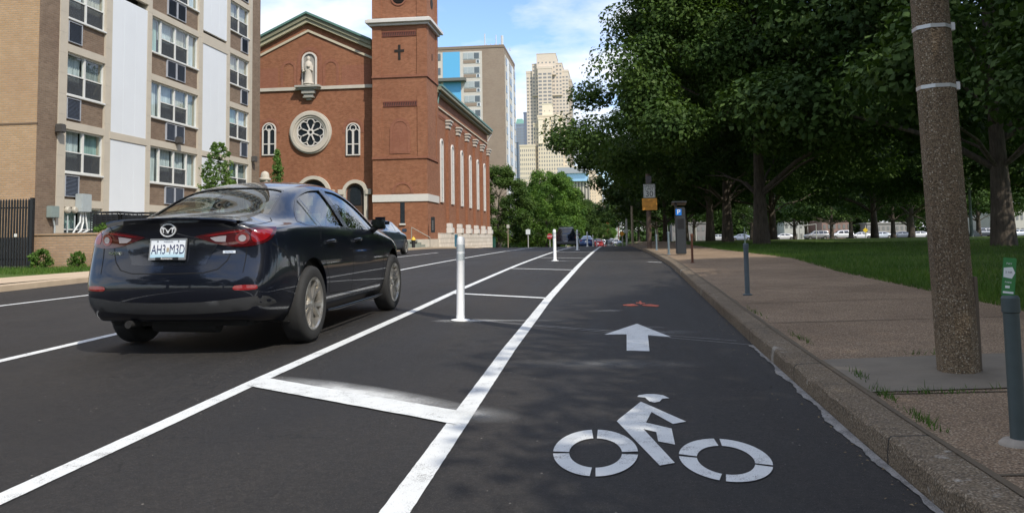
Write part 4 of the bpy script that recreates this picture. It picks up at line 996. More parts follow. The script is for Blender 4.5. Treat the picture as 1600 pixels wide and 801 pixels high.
def patch(bvh, outline, origin, ax_u, ax_v, direction, off=.003, step=.03, thick=0.):
    """project a 2-D outline (u,v) along direction onto the body and lift it by off -> MB"""
    o, U, V_, D = Vector(origin), Vector(ax_u), Vector(ax_v), Vector(direction).normalized()
    us = [p[0] for p in outline]; vs = [p[1] for p in outline]
    pts = [Vector(p) for p in outline]; n = len(pts); ed = [(i, (i+1) % n) for i in range(n)]
    nu = np.arange(min(us)+step/2, max(us), step); nv = np.arange(min(vs)+step/2, max(vs), step)
    for a in nu:
        for b in nv: pts.append(Vector((float(a), float(b))))
    v2, e2, f2, *_ = geometry.delaunay_2d_cdt([Vector((p[0], p[1])) for p in pts], ed, [], 1, 1e-5)
    vo = []; ok = []
    for p in v2:
        h = bvh.ray_cast(o+U*p[0]+V_*p[1], D)
        if h[0] is None: vo.append((0, 0, 0)); ok.append(False)
        else:
            nrm = h[1] if h[1].dot(D) < 0 else -h[1]
            vo.append(tuple(h[0]+nrm*off)); ok.append(True)
    fs = [tuple(f) for f in f2 if all(ok[i] for i in f)]; par = list(range(len(vo)))
    def fd(i):
        while par[i] != i: par[i] = par[par[i]]; i = par[i]
        return i
    par = list(range(len(fs))); em = {}
    for q, f in enumerate(fs):
        for i in range(len(f)):
            e = tuple(sorted((f[i], f[(i+1) % len(f)])))
            if e in em: par[fd(q)] = fd(em[e])
            else: em[e] = q
    cnt = {}
    for q in range(len(fs)): cnt[fd(q)] = cnt.get(fd(q), 0)+1
    if cnt: bg_ = max(cnt, key=cnt.get); fs = [f for q, f in enumerate(fs) if fd(q) == bg_]
    us = sorted({i for f in fs for i in f}); rm = {i: k for k, i in enumerate(us)}
    mb = MB(); mb.add([vo[i] for i in us], [tuple(rm[i] for i in f) for f in fs])
    return mb
def ribbon(bvh, pts3, direction, w, off=.0015, n=40):
    """dark shut line: thin strip following a projected polyline (pts3 are 3-D points off the body)"""
    D = Vector(direction).normalized(); P3 = [Vector(p) for p in pts3]
    L = [0]
    for a, b in zip(P3, P3[1:]): L.append(L[-1]+(b-a).length)
    hits = []
    for k in range(n+1):
        s_ = L[-1]*k/n; i = min(max(np.searchsorted(L, s_)-1, 0), len(P3)-2); t = (s_-L[i])/(L[i+1]-L[i]); p = P3[i].lerp(P3[i+1], t)
        h = bvh.ray_cast(p, D)
        if h[0] is not None: hits.append((h[0], h[1] if h[1].dot(D) < 0 else -h[1]))
    mb = MB()
    if len(hits) < 2: return mb
    vs = []
    for i, (p, nn) in enumerate(hits):
        t = (hits[min(i+1, len(hits)-1)][0]-hits[max(i-1, 0)][0]).normalized(); s_ = t.cross(nn).normalized()*w/2
        vs += [p+nn*off-s_, p+nn*off+s_]
    mb.add([tuple(v) for v in vs], [(2*i, 2*i+1, 2*i+3, 2*i+2) for i in range(len(hits)-1)]); return mb
def wheel(parent, x, y, r, side, name='wheel', rimr=.66, full=True, spin=0.):
    """tyre with rounded shoulders and a ten-spoke rim"""
    w_ = thing_child(name, parent, (x, y, r))
    t = MB(); hw = .10
    t.lathe([(r*rimr, -hw*.9), (r*rimr+.015, -hw), (r*.9, -hw*1.03), (r*.975, -hw*.86), (r, -hw*.6), (r, hw*.6), (r*.975, hw*.86), (r*.9, hw*1.03), (r*rimr+.015, hw), (r*rimr, hw*.9)], 0, 0, 0, 44 if full else 24, 'x', cap=False)
    t.lathe([(r*.64, -hw*.9), (r*.64, hw*.9)], 0, 0, 0, 24, 'x', cap=False)
    t.obj('tyre', TYRE, w_, smooth=45, local=True)
    rm = MB(); R0 = r*rimr
    rm.lathe([(R0+.012, side*hw*1.0), (R0, side*hw*1.02), (R0-.012, side*hw*.9), (R0-.02, side*hw*.2), (R0-.02, -side*hw*.6)], 0, 0, 0, 40, 'x', cap=False)
    rm.lathe([(.0, side*(hw*.86)), (.035, side*(hw*.84)), (.05, side*hw*.74), (.065, side*hw*.5), (.05, 0)], 0, 0, 0, 20, 'x')
    ns = 5
    for k in range(ns):
        for dlt in (-.17, .17):
            a = 2*math.pi*k/ns+spin; a1 = a+dlt*.55; a2 = a+dlt*1.5
            def pt(a_, r_, xx, dw): return (xx, math.cos(a_)*r_-math.sin(a_)*dw, math.sin(a_)*r_+math.cos(a_)*dw)
            vs = []
            for r_, xx, dw, aa in ((.045, hw*.80, .016, a1), (R0*.6, hw*.78, .014, (a1+a2)/2), (R0-.012, hw*.90, .020, a2)):
                vs += [pt(aa, r_, side*xx, -dw), pt(aa, r_, side*xx, dw), pt(aa, r_, side*(xx-.035), dw*1.3), pt(aa, r_, side*(xx-.035), -dw*1.3)]
            fs = []
            for q in range(2):
                for e in range(4): fs.append((q*4+e, q*4+(e+1) % 4, q*4+4+(e+1) % 4, q*4+4+e))
            rm.add(vs, fs)
    rm.obj('rim', ALLOY, w_, smooth=35, local=True)
    b = MB(); b.lathe([(R0-.02, -side*.03), (.0, -side*.029)], 0, 0, 0, 24, 'x', cap=False); b.lathe([(.14, side*.02), (.14, side*.035), (.0, side*.036)], 0, 0, 0, 24, 'x'); b.obj('brake_disc', mat('brake_dark', (.05, .05, .05), .5, metal=.6), w_, local=True)
    return w_
def thing_child(name, parent, loc):
    o = bpy.data.objects.new(name, None); COL.objects.link(o); o.parent = parent; o.location = loc; o.empty_display_size = .1; return o
# ------------------------------------------------ hero sedan
def hero():
    CX, CY = -3.61, 6.30
    car = thing('sedan', 'nearest car, glossy blue black saloon with alloy wheels seen from behind', 'car', (0, 0, 0))
    PAINTC = carpaint('paint_midnight', (.0030, .0042, .009), .0)
    me = car_surface(SEDAN, 3)
    bvh = BVHTree.FromPolygons([v.co.copy() for v in me.vertices], [tuple(p.vertices) for p in me.polygons])
    # DLO outlines in (y,z)
    dlo_r = smooth_outline([(1.20, 1.00), (1.05, 1.035), (1.25, 1.15), (1.50, 1.262), (1.85, 1.335), (2.18, 1.357), (2.20, .972), (1.7, .985)], 5, keep=(1, 5, 6))
    dlo_f = smooth_outline([(2.27, .968), (2.265, 1.357), (2.6, 1.340), (2.9, 1.262), (3.15, 1.125), (3.36, .945), (2.9, .942)], 5, keep=(0, 1, 5))
    rw = [(-.595, .765), (-.30, .735), (0, .728), (.30, .735), (.595, .765), (.56, 1.0), (.50, 1.33), (.42, 1.42), (0, 1.445), (-.42, 1.42), (-.50, 1.33), (-.56, 1.0)]
    rw = smooth_outline(rw, 4, keep=(0, 4))
    dlo_r = [(a-.12, b) for a, b in dlo_r]; dlo_f = [(a-.12, b) for a, b in dlo_f]
    ws = smooth_outline([(-.56, 3.08), (0, 3.03), (.56, 3.08), (.66, 3.45), (.72, 3.66), (0, 3.74), (-.72, 3.66), (-.66, 3.45)], 4, keep=(0, 2, 4, 6)); ws = [(a, b-.11) for a, b in ws]; rw = [(a*.97, b-.07*min(1, max(0, (b-.7)/.5))) for a, b in rw]
    # thin shell, then cut
    o = bpy.data.objects.new('sh', me.copy()); COL.objects.link(o)
    md = o.modifiers.new('s', 'SOLIDIFY'); md.thickness = .022; md.offset = -1; shell = bake(o)
    cs = []
    for dl in (dlo_r, dlo_f):
        for s in (-1, 1): cs.append(MB().prism(dl, 'X', s*.40, s*1.1))
    cs.append(MB().prism(rw, 'Z', 1.04, 1.7)); cs.append(MB().prism(ws, 'Z', 1.02, 1.7))
    for wy in SEDAN['wheels']:
        for s in (-1, 1):
            q = MB().lathe([(.385, s*.50), (.385, s*1.1)], 0, wy, .335, 48, 'x'); q.f += [tuple(range(48))[::-1]]*0; cs.append(q)
        cs.append(MB().box(-1.1, 1.1, wy-.30, wy+.30, -.2, .20)) if False else None
    cs = [c for c in cs if c]
    body = cut(shell, cs)
    body.materials.clear(); body.materials.append(PAINTC)
    for p in body.polygons: p.material_index = 0
    shade(body, 32)
    bo = bpy.data.objects.new('body', body); COL.objects.link(bo); bo.parent = car
    # wheel houses
    for wy in SEDAN['wheels']:
        for s in (-1, 1):
            mb = MB(); mb.lathe([(.384, s*.80), (.384, s*.52), (.0, s*.52)], 0, wy, .335, 36, 'x', cap=False)
            mb.v = [(x, y, max(z, .21)) for x, y, z in mb.v]; mb.obj('wheel_housing', UNDER, car)
    X_, Y_, Z_ = (1, 0, 0), (0, 1, 0), (0, 0, 1)
    # side glass, one pane per opening
    grow = lambda pl, g: [(sum(p[0] for p in pl)/len(pl)+(a-sum(p[0] for p in pl)/len(pl))*g, sum(p[1] for p in pl)/len(pl)+(b-sum(p[1] for p in pl)/len(pl))*g) for a, b in pl]
    TRIMB = mat('window_trim_black', (.01, .01, .011), .25, coat=.5)
    for s in (-1, 1):
        for nm, dl in (('rear_window_pane', dlo_r), ('front_window_pane', dlo_f)):
            patch(bvh, grow(dl, 1.03), (s*2, 0, 0), Y_, Z_, (-s, 0, 0), -.012, .06).obj('side_window', CGLASS, car, smooth=60)
            inner = grow(dl, .955)
            m1 = patch_ring(bvh, grow(dl, 1.03), inner, (s*2, 0, 0), Y_, Z_, (-s, 0, 0), .0025); m1.obj('window_trim', TRIMB, car, smooth=60)
        patch(bvh, [(1.35, .99), (1.38, .99), (1.395, 1.25), (1.365, 1.24)], (s*2, 0, 0), Y_, Z_, (-s, 0, 0), .0035, .05).obj('window_divider', TRIMB, car)
        patch(bvh, [(2.05, .975), (2.18, .972), (2.175, 1.35), (2.03, 1.35)], (s*2, 0, 0), Y_, Z_, (-s, 0, 0), .0042, .05).obj('door_pillar', TRIMB, car)
    patch(bvh, grow(rw, 1.02), (0, 0, 3), X_, Y_, (0, 0, -1), -.010, .06).obj('rear_window', glassmat('rear_glass', (.80, .82, .74), .55), car, smooth=60)
    patch_ring(bvh, grow(rw, 1.015), grow(rw, .955), (0, 0, 3), X_, Y_, (0, 0, -1), -.0015).obj('window_trim', TRIMB, car, smooth=60)
    patch(bvh, grow(ws, 1.02), (0, 0, 3), X_, Y_, (0, 0, -1), -.010, .08).obj('windscreen', CGLASS, car, smooth=60)
    # interior
    mb = MB(); mb.bbox(-.70, .70, .55, 1.25, .88, .985, .03); mb.obj('parcel_shelf', mat('shelf_grey', (.20, .185, .16), .9), car)
    mb = MB(); mb.box(-.72, .72, .6, 3.7, .25, .32); mb.bbox(-.74, .74, 3.1, 3.7, .6, .94, .05); mb.obj('cabin_floor', DARKIN, car)
    for s in (-1, 1):
        mb = MB(); mb.bbox(s*.78-.015, s*.78+.015, 1.0, 3.3, .3, .93, .01); mb.obj('door_card', DARKIN, car)
    for xx in (-.38, .38):
        mb = MB(); mb.bbox(xx-.25, xx+.25, 2.05, 2.62, .42, .58, .06); mb.bbox(xx-.24, xx+.24, 1.93, 2.06, .5, 1.12, .05); mb.bbox(xx-.13, xx+.13, 1.90, 2.0, 1.15, 1.33, .045); mb.tube([(xx-.06, 1.96, 1.1), (xx-.06, 1.95, 1.2)], .008, 6); mb.tube([(xx+.06, 1.96, 1.1), (xx+.06, 1.95, 1.2)], .008, 6)
        mb.obj('front_seat', SEATM, car, smooth=50)
        mb = MB(); mb.bbox(xx-.12, xx+.12, 1.13, 1.22, .99, 1.15, .04); mb.obj('headrest', SEATM, car, smooth=50)
    mb = MB(); mb.bbox(-.66, .66, 1.18, 1.32, .45, 1.03, .05); mb.bbox(-.66, .66, 1.3, 1.8, .42, .58, .05); mb.obj('rear_seat', SEATM, car, smooth=50)
    mb = MB(); mb.bbox(-.1, .1, 2.86, 2.9, 1.22, 1.29, .02); mb.obj('rear_view_mirror', DARKIN, car)
    mb = MB(); mb.lathe([(.18, -.015), (.195, 0), (.18, .015), (.165, 0), (.18, -.015)], 0, 0, 0, 28, 'y'); mb.box(-.17, .17, -.01, .01, -.03, .03)
    mb.xf(Matrix.Translation((-.38, 2.95, .92)) @ Matrix.Rotation(R(-20), 4, 'X')); mb.obj('steering_wheel', DARKIN, car, smooth=40)
    # ---- rear face details; projections towards +Y
    BO = (0, -2, 0); D = (0, 1, 0)
    lights = [(.275, .905), (.40, .932), (.52, .958), (.62, .968), (.70, .968), (.79, .962), (.79, .885), (.74, .845), (.66, .822), (.55, .822), (.42, .865)]
    for s in (-1, 1):
        # wraps round the corner: project along a slanted direction
        a = R(38); Dd = (-s*math.sin(a), math.cos(a), 0); Uu = (math.cos(a), s*math.sin(a), 0)
        org = Vector((0, 0, 0))-Vector(Dd)*3+Vector((s*.52, .12, 0))
        # outline in lamp coordinates (u outward from the inner tip)
        ol = [(-.24, .922), (-.15, .945), (.0, .968), (.14, .978), (.27, .985), (.395, .985), (.375, .945), (.30, .882), (.20, .848), (.08, .838), (-.05, .855), (-.16, .892)]
        ol = smooth_outline([(s*u_, v_) for u_, v_ in ol], 4, keep=(0, 5))
        L_ = patch(bvh, ol, org, Uu, Z_, Dd, .006, .03).obj('tail_light', DKRED, car, smooth=60)
        def sub(nm, pts, m, off, n=4, keep=()):
            q = patch(bvh, smooth_outline([(s*u_, v_) for u_, v_ in pts], n, keep=keep), org, Uu, Z_, Dd, off, .02); return q.obj(nm, m, L_, smooth=60)
        patch_ring(bvh, [(s*.10+.052*math.cos(q), .905+.047*math.sin(q)) for q in np.linspace(0, 2*math.pi, 28, endpoint=False)], [(s*.10+.03*math.cos(q), .905+.028*math.sin(q)) for q in np.linspace(0, 2*math.pi, 28, endpoint=False)], org, Uu, Z_, Dd, .009).obj('ring_lens', mat('ring_lens_red', (.16, .015, .018), .15, coat=1), L_)
        patch(bvh, [(s*.10+.028*math.cos(q), .905+.026*math.sin(q)) for q in np.linspace(0, 2*math.pi, 20, endpoint=False)], org, Uu, Z_, Dd, .0095, .02).obj('bulb_lens', CLEARL, L_)
        sub('reverse_lens', [(-.13, .912), (-.06, .925), (-.015, .927), (-.02, .88), (-.09, .882)], CLEARL, .0085, 2, keep=(0, 2, 3))
        sub('red_lens', [(.17, .955), (.27, .965), (.345, .965), (.32, .925), (.26, .885), (.18, .875)], REDL, .0085, 3)
        sub('red_lens', [(-.18, .925), (-.11, .940), (.0, .955), (.12, .966), (.11, .957), (.0, .945), (-.10, .93)], REDL, .0086, 2, keep=(0, 3))
        mb = ribbon(bvh, [(s*.405, -2, .93), (s*.40, -2, .865), (s*.44, -2, .84)], D, .004) if False else None
        # bumper reflectors
        patch(bvh, smooth_outline([(s*.56, .540), (s*.62, .548), (s*.72, .546), (s*.735, .535), (s*.72, .512), (s*.57, .510)], 3, keep=(3,)), BO, X_, Z_, D, .004, .03).obj('reflector', REDL, car)
    # plate and its recess
    patch(bvh, smooth_outline([(-.36, .905), (.36, .905), (.40, .86), (.33, .74), (.27, .705), (-.27, .705), (-.33, .74), (-.40, .86)], 3), BO, X_, Z_, D, .002, .04).obj('plate_recess', mat('recess_gloss', (.006, .007, .011), .2, coat=1), car, smooth=60)
    def onface(u_, z, off): 
        h = bvh.ray_cast(Vector((u_, -2, z)), Vector(D)); return h[0].y-off
    py = onface(0, .81, .012); tilt = -R(10)
    PM = Matrix.Translation((0.0, py-.006, .828)) @ Matrix.Rotation(tilt, 4, 'X')
    mb = MB(); mb.bbox(-.1525, .1525, -.002, .002, -.076, .076, .0015); mb.xf(PM); pl = mb.obj('licence_plate', platem(), car)
    mb = MB(); o1 = [(-.16, -.083), (.16, -.083), (.16, .083), (-.16, .083)]; o2 = [(-.150, -.064), (.150, -.064), (.150, .073), (-.150, .073)]
    mb.ring(o1, o2, 'Y', -.006, .004); mb.xf(PM); mb.obj('plate_frame', mat('plate_frame_metal', (.45, .46, .47), .3, metal=.7), pl)
    mb = MB(); mb.bbox(-.10, .10, -.0075, -.0062, -.083, -.062, .001); mb.xf(PM); mb.obj('dealer_strip', BLK, pl)
    ink = mat('plate_ink', (.02, .03, .10), .5)
    tx = text_mesh('AH3', .088, .0006); tx.xf(PM @ Matrix.Translation((-.080, -.0035, -.004)) @ XZ @ Matrix.Diagonal((.76, 1.18, 1, 1))); tx.obj('plate_letters', ink, pl)
    tx = text_mesh('M3D', .088, .0006); tx.xf(PM @ Matrix.Translation((.080, -.0035, -.004)) @ XZ @ Matrix.Diagonal((.76, 1.18, 1, 1))); tx.obj('plate_letters', ink, pl)
    mb = MB(); mb.bbox(-.011, .011, -.0042, -.003, -.02, .012, .001); mb.xf(PM); mb.obj('plate_sticker', mat('sticker_mix', (.35, .30, .22), .6, var=.6, scale=200), pl)
    tx = text_mesh('MISSOURI', .016, .0004, spacing=1.2); tx.xf(PM @ Matrix.Translation((0, -.0035, .058)) @ XZ); tx.obj('plate_letters', ink, pl)
    tx = text_mesh('Bommarito', .022, .0004); tx.xf(PM @ Matrix.Translation((0, -.0082, -.072)) @ XZ); tx.obj('dealer_lettering', mat('ink_white', (.75, .75, .75), .5), pl)
    for xx in (-.09, .09):
        mb = MB(); mb.lathe([(.006, -.007), (.006, .0)], 0, 0, 0, 8, 'y'); mb.xf(PM @ Matrix.Translation((xx, 0, .062))); mb.obj('plate_bolt', CHROME, pl)
    # winged oval badge
    by = onface(0, .972, .010)
    mb = MB(); A = np.linspace(0, 2*math.pi, 40, endpoint=False)
    o1 = [(.068*math.cos(a), .052*math.sin(a)) for a in A]; o2 = [(.059*math.cos(a), .043*math.sin(a)) for a in A]; mb.ring(o1, o2, 'Y', -.008, .004)
    wg = [(-.058, .022), (-.042, .024), (-.024, .018), (0, -.006), (.024, .018), (.042, .024), (.058, .022), (.045, .0), (.040, -.022), (.034, -.022), (.036, .0), (.03, .012), (.02, .006), (.006, -.022), (-.006, -.022), (-.02, .006), (-.03, .012), (-.036, .0), (-.034, -.022), (-.040, -.022), (-.045, .0)]
    tri = geometry.tessellate_polygon([[Vector((p[0], p[1], 0)) for p in wg]])
    mb.add([(p[0], -.006, p[1]) for p in wg], [tuple(t) for t in tri])
    mb.xf(Matrix.Translation((0, by, .975)) @ Matrix.Rotation(R(-4), 4, 'X')); mb.obj('badge', mat('badge_silver', (.85, .86, .88), .28, metal=.55), car, smooth=30)
    tx = text_mesh('MAZDA3', .032, .001, spacing=1.15); ly = onface(-.50, .80, .010); tx.xf(Matrix.Translation((-.50, ly, .80)) @ Matrix.Rotation(R(-14), 4, 'Z') @ XZ); tx.obj('model_lettering', CHROME, car)
    mb = MB(); mb.bbox(-.05, .05, -.002, .002, -.011, .011, .002); ly = onface(.50, .80, .008); MM = Matrix.Translation((.50, ly-.004, .80)) @ Matrix.Rotation(R(14), 4, 'Z'); mb.xf(MM); mb.obj('trim_badge', mat('badge_blue_white', (.62, .68, .75), .3), car)
    tx = text_mesh('SKYACTIV', .014, .0004); tx.xf(MM @ Matrix.Translation((0, -.003, 0)) @ XZ); tx.obj('badge_lettering', mat('badge_ink', (.05, .12, .35), .4), car)
    # lower valance
    val = smooth_outline([(-.72, .46), (-.3, .425), (.3, .425), (.72, .46), (.80, .44), (.765, .37), (.3, .335), (-.3, .335), (-.765, .37), (-.80, .44)], 3)
    patch(bvh, val, BO, X_, Z_, D, .004, .04).obj('rear_valance', mat('valance_grey', (.028, .029, .031), .6), car, smooth=60)
    mb = MB(); mb.bbox(-.62, .62, .25, .95, .22, .30, .03); mb.tube([(-.35, .1, .25), (-.35, .6, .24)], .03, 10); mb.tube([(-.25, .35, .25), (.3, .38, .24)], .085, 12); mb.bbox(-.75, .75, .93, 1.03, .25, .31, .02); mb.obj('exhaust_and_axle', UNDER, car, smooth=50)
    mb = MB(); mb.bbox(-.78, .78, 1.4, 3.2, .20, .24, .02); mb.obj('floor_pan', UNDER, car)
    # shut lines
    gap = mat('shut_line', (.002, .002, .002), .9)
    tl = MB(); a_ = [(-.42, .87), (-.415, .80), (-.39, .73), (-.34, .67), (-.25, .645), (0, .64), (.25, .645), (.34, .67), (.39, .73), (.415, .80), (.42, .87)]
    q = ribbon(bvh, [(x*1.24, -2, z) for x, z in a_], D, .007, n=90); tl.add(q.v, q.f)
    for s in (-1, 1):
        q = ribbon(bvh, [(s*.535, -2, .975), (s*.56, -2, 1.0), (s*.6, -2, 1.02)], D, .006, n=14); tl.add(q.v, q.f)
        q = ribbon(bvh, [(s*.62, .14, 3), (s*.66, .35, 3), (s*.655, .62, 3), (s*.6, .70, 3)], (0, 0, -1), .006, n=30); tl.add(q.v, q.f)
        # bumper to wing, doors, sill, fuel flap
        for ln, n_ in (([(.30, .86), (.42, .80), (.52, .70), (.60, .62)], 24), ([(2.10, .97), (2.13, .60), (2.11, .36)], 40), ([(1.30, .98), (1.22, .86), (1.30, .68), (1.40, .52), (1.44, .38)], 40), ([(3.18, .93), (3.24, .75), (3.22, .50), (3.20, .38)], 40), ([(1.46, .375), (2.3, .345), (3.28, .375)], 60)):
            q = ribbon(bvh, [(s*2, y, z) for y, z in ln], (-s, 0, 0), .007, n=n_); tl.add(q.v, q.f)
    tl.obj('shut_lines', gap, car)
    # handles, mirrors, antenna, spoiler lip, sills
    for s in (-1, 1):
        for hy in (1.48, 2.32):
            h = bvh.ray_cast(Vector((s*2, hy, .845)), Vector((-s, 0, 0)))[0]
            mb = MB(); mb.tube([(h.x+s*.0, hy-.10, .85), (h.x+s*.03, hy-.07, .853), (h.x+s*.036, hy, .855), (h.x+s*.03, hy+.07, .852), (h.x, hy+.10, .85)], [.008, .014, .015, .014, .008], 10); mb.obj('door_handle', PAINTC, car, smooth=50)
        mb = MB(); mx_ = s*.93
        mb.bbox(mx_-.11, mx_+.10, 2.92, 3.06, .95, 1.085, .05); mh = mb.obj('wing_mirror', PAINTC, car, smooth=60)
        mb = MB(); mb.tube([(s*.80, 3.04, .93), (s*.88, 3.0, .97)], [.035, .03], 8); mb.obj('mirror_arm', PLAST, mh)
        mb = MB(); mb.bbox(mx_-.08, mx_+.07, 2.914, 2.922, .975, 1.06, .003); mb.obj('mirror_glass', mat('mirror_dark', (.25, .28, .3), .06, metal=1), mh)
        mb = MB(); W3 = SEDAN['W']
        for y0, y1 in ((1.42, 3.24),): mb.tube([(s*.86, y0, .225), (s*.868, y0+.3, .215), (s*.868, y1-.3, .215), (s*.86, y1, .225)], [.012, .018, .018, .012], 10)
        mb.obj('sill_trim', PAINTC, car, smooth=50)
        # arch lip
        mb = MB()
        for wy in SEDAN['wheels']:
            q = ribbon(bvh, [(s*2, wy+math.cos(t)*.393, .335+math.sin(t)*.393) for t in np.linspace(-.25, math.pi+.25, 50)], (-s, 0, 0), .014, off=.003, n=60); mb.add(q.v, q.f)
        mb.obj('arch_lip', PAINTC, car, smooth=60)
    sp = MB(); N_ = 24
    for k in range(N_+1):
        x = -.57+1.14*k/N_; b = .075+.16*(abs(x)/.8)**2.2; zt = 1.062-.03*(abs(x)/.62)**2
        h = bvh.ray_cast(Vector((x, b+.12, 2)), Vector((0, 0, -1)))[0]; z1_ = h.z if h else 1.06
        sp.v += [(x, b+.16, z1_+.001), (x, b+.03, z1_+.010), (x, b-.022, z1_+.010), (x, b-.025, z1_-.002), (x, b+.005, z1_-.03)]
    sp.f = [(5*i+j, 5*i+j+1, 5*i+j+6, 5*i+j+5) for i in range(N_) for j in range(4)]; sp.m = [0]*len(sp.f); sp.obj('boot_spoiler', PAINTC, car, smooth=60)

    wheel(car, -.80, .98, .325, -1, spin=.3); wheel(car, .80, .98, .325, 1, spin=.9); wheel(car, -.80, 3.68, .325, -1); wheel(car, .80, 3.68, .325, 1, spin=.5)
    # place: rotate about the origin by the road slope
    car.scale = (1.0, 1.045, 1.06); car.location = (CX, CY, zr(CY+.98)-.0125*.98); car.rotation_euler = (math.atan((zr(CY+3.68)-zr(CY+.98))/2.7), 0, 0)
    return car
def patch_ring(bvh, o1, o2, origin, U, V_, D, off):
    o, U, V_, D = Vector(origin), Vector(U), Vector(V_), Vector(D).normalized(); vs = []; ok = []
    for pl in (o1, o2):
        for p in pl:
            h = bvh.ray_cast(o+U*p[0]+V_*p[1], D)
            if h[0] is None: vs.append((0, 0, 0)); ok.append(False)
            else: nn = h[1] if h[1].dot(D) < 0 else -h[1]; vs.append(tuple(h[0]+nn*off)); ok.append(True)
    n = len(o1); mb = MB(); mb.add(vs, [f for f in [(i, (i+1) % n, n+(i+1) % n, n+i) for i in range(n)] if all(ok[q] for q in f)]); return mb
def platem():
    m, t = newmat('plate_face'); s_ = t.n('ShaderNodeSeparateXYZ', {0: t.n('ShaderNodeTexCoord').outputs['Generated']}).outputs
    c = t.ramp(s_[2], [(0, (.25, .48, .62)), (.35, (.60, .72, .78)), (.6, (.72, .74, .76)), (1, (.62, .68, .74))])
    t.t.links.new(c, t.b.inputs['Base Color']); t.b.inputs['Roughness'].default_value = .35; return m
hero_car = hero()
# ------------------------------------------------ other cars, coarser
def traffic_car(S, name, label, cat, col, loc, rz=0, group=None, full=True, level=2):
    t = thing(name, label, cat, (0, 0, 0), group)
    pm = carpaint('paint_%02d_%02d_%02d' % tuple(int(c*99) for c in col), col, .3)
    me = car_surface(S, level); bvh = BVHTree.FromPolygons([v.co.copy() for v in me.vertices], [tuple(p.vertices) for p in me.polygons])
    me = cut(me, [MB().lathe([(S['wr']+.05, s*.62), (S['wr']+.05, s*1.1)], 0, wy, S['wr'], 28, 'x') for wy in S['wheels'] for s in (-1, 1)])
    me.materials.clear(); me.materials.append(pm)
    for p in me.polygons: p.material_index = 0
    shade(me, 35); b = bpy.data.objects.new('body', me); COL.objects.link(b); b.parent = t
    X_, Y_, Z_ = (1, 0, 0), (0, 1, 0), (0, 0, 1); GD = mat('dark_car_glass', (.015, .02, .024), .06, var=.1, coat=1.)
    if S is SEDAN:
        side = [[(1.2, 1.0), (1.08, 1.035), (1.5, 1.255), (1.85, 1.33), (2.18, 1.35), (2.2, .975)], [(2.27, .97), (2.265, 1.35), (2.6, 1.33), (2.9, 1.255), (3.15, 1.12), (3.36, .95)]]
        rwin = [(-.57, .77), (.57, .77), (.5, 1.4), (-.5, 1.4)]; wsn = [(-.56, 3.08), (.56, 3.08), (.7, 3.66), (-.7, 3.66)]; rz0, lz, lx = None, (.84, .96), (.45, .78)
    else:
        side = [[(.25, 1.22), (.35, 1.72), (1.15, 1.76), (1.15, 1.22)], [(1.22, 1.22), (1.22, 1.76), (2.1, 1.76), (2.1, 1.2)], [(2.18, 1.2), (2.18, 1.76), (2.85, 1.70), (3.4, 1.22)]]
        rwin = None; wsn = [(-.68, 3.1), (.68, 3.1), (.76, 3.62), (-.76, 3.62)]
    for s in (-1, 1):
        for w_ in side: patch(bvh, w_, (s*3, 0, 0), Y_, Z_, (-s, 0, 0), .006, .12).obj('side_window', GD, t, smooth=60)
    if rwin: patch(bvh, rwin, (0, 0, 3), X_, Y_, (0, 0, -1), .006, .12).obj('rear_window', GD, t, smooth=60)
    else: patch(bvh, smooth_outline([(-.70, 1.22), (.70, 1.22), (.62, 1.74), (-.62, 1.74)], 4), (0, -2, 0), X_, Z_, (0, 1, 0), .006, .1).obj('rear_window', GD, t, smooth=60)
    patch(bvh, wsn, (0, 0, 3), X_, Y_, (0, 0, -1), .006, .12).obj('windscreen', GD, t, smooth=60)
    for s in (-1, 1):
        ol = [(s*.50, .86), (s*.76, .84), (s*.76, .95), (s*.5, .95)] if S is SEDAN else [(s*.80, .92), (s*.93, .92), (s*.90, 1.30), (s*.80, 1.30)]
        patch(bvh, ol, (0, -2, 0), X_, Z_, (0, 1, 0), .006, .06).obj('tail_light', REDL, t)
        ol = [(s*.45, .62), (s*.74, .66), (s*.72, .74), (s*.5, .72)] if S is SEDAN else [(s*.55, .85), (s*.85, .85), (s*.85, 1.02), (s*.55, 1.02)]
        patch(bvh, ol, (0, 7, 0), X_, Z_, (0, -1, 0), .006, .06).obj('headlight', CLEARL, t)
        xm_ = s*(.95 if S is SEDAN else 1.08); yy, zz = (3.1, 1.0) if S is SEDAN else (3.2, 1.28)
        MB().bbox(xm_-.1, xm_+.1, yy, yy+.1, zz-.07, zz+.08, .03).obj('wing_mirror', pm, t)
    h = bvh.ray_cast(Vector((0, -2, .78 if S is SEDAN else .64)), Vector((0, 1, 0)))[0].y
    MB().bbox(-.155, .155, h-.02, h-.005, .70 if S is SEDAN else .56, .85 if S is SEDAN else .71, .004).obj('licence_plate', mat('plate_plain', (.6, .65, .68), .4), t)
    if S is SUV:
        MB().bbox(-.88, .88, -.06, .25, .44, .70, .05).obj('rear_bumper', mat('bumper_grey', (.10, .11, .12), .5), t, smooth=40)
        mb = MB()
        for s in (-1, 1): mb.tube([(s*.62, .5, 1.90), (s*.62, .6, 1.975), (s*.62, 2.6, 1.975), (s*.62, 2.7, 1.9)], .022, 8)
        for yy in (.8, 2.2): mb.tube([(-.62, yy, 1.98), (.62, yy, 1.98)], .02, 8)
        mb.obj('roof_rack', BLK, t)
    for s in (-1, 1):
        for wy in S['wheels']: wheel(t, s*(.80 if S is SEDAN else .87), wy, S['wr'], s, full=False)
    t.location = loc; t.rotation_euler = (0, 0, rz)
    return t
suvx = onY(884, 380, 72)[0]
traffic_car(SUV, 'large_suv', 'dark blue four wheel drive with roof rack driving away beyond the road crest', 'car', (.01, .014, .03), (suvx, 72, zr(75)))
gs = onY(612, 380, 34.6)[0]
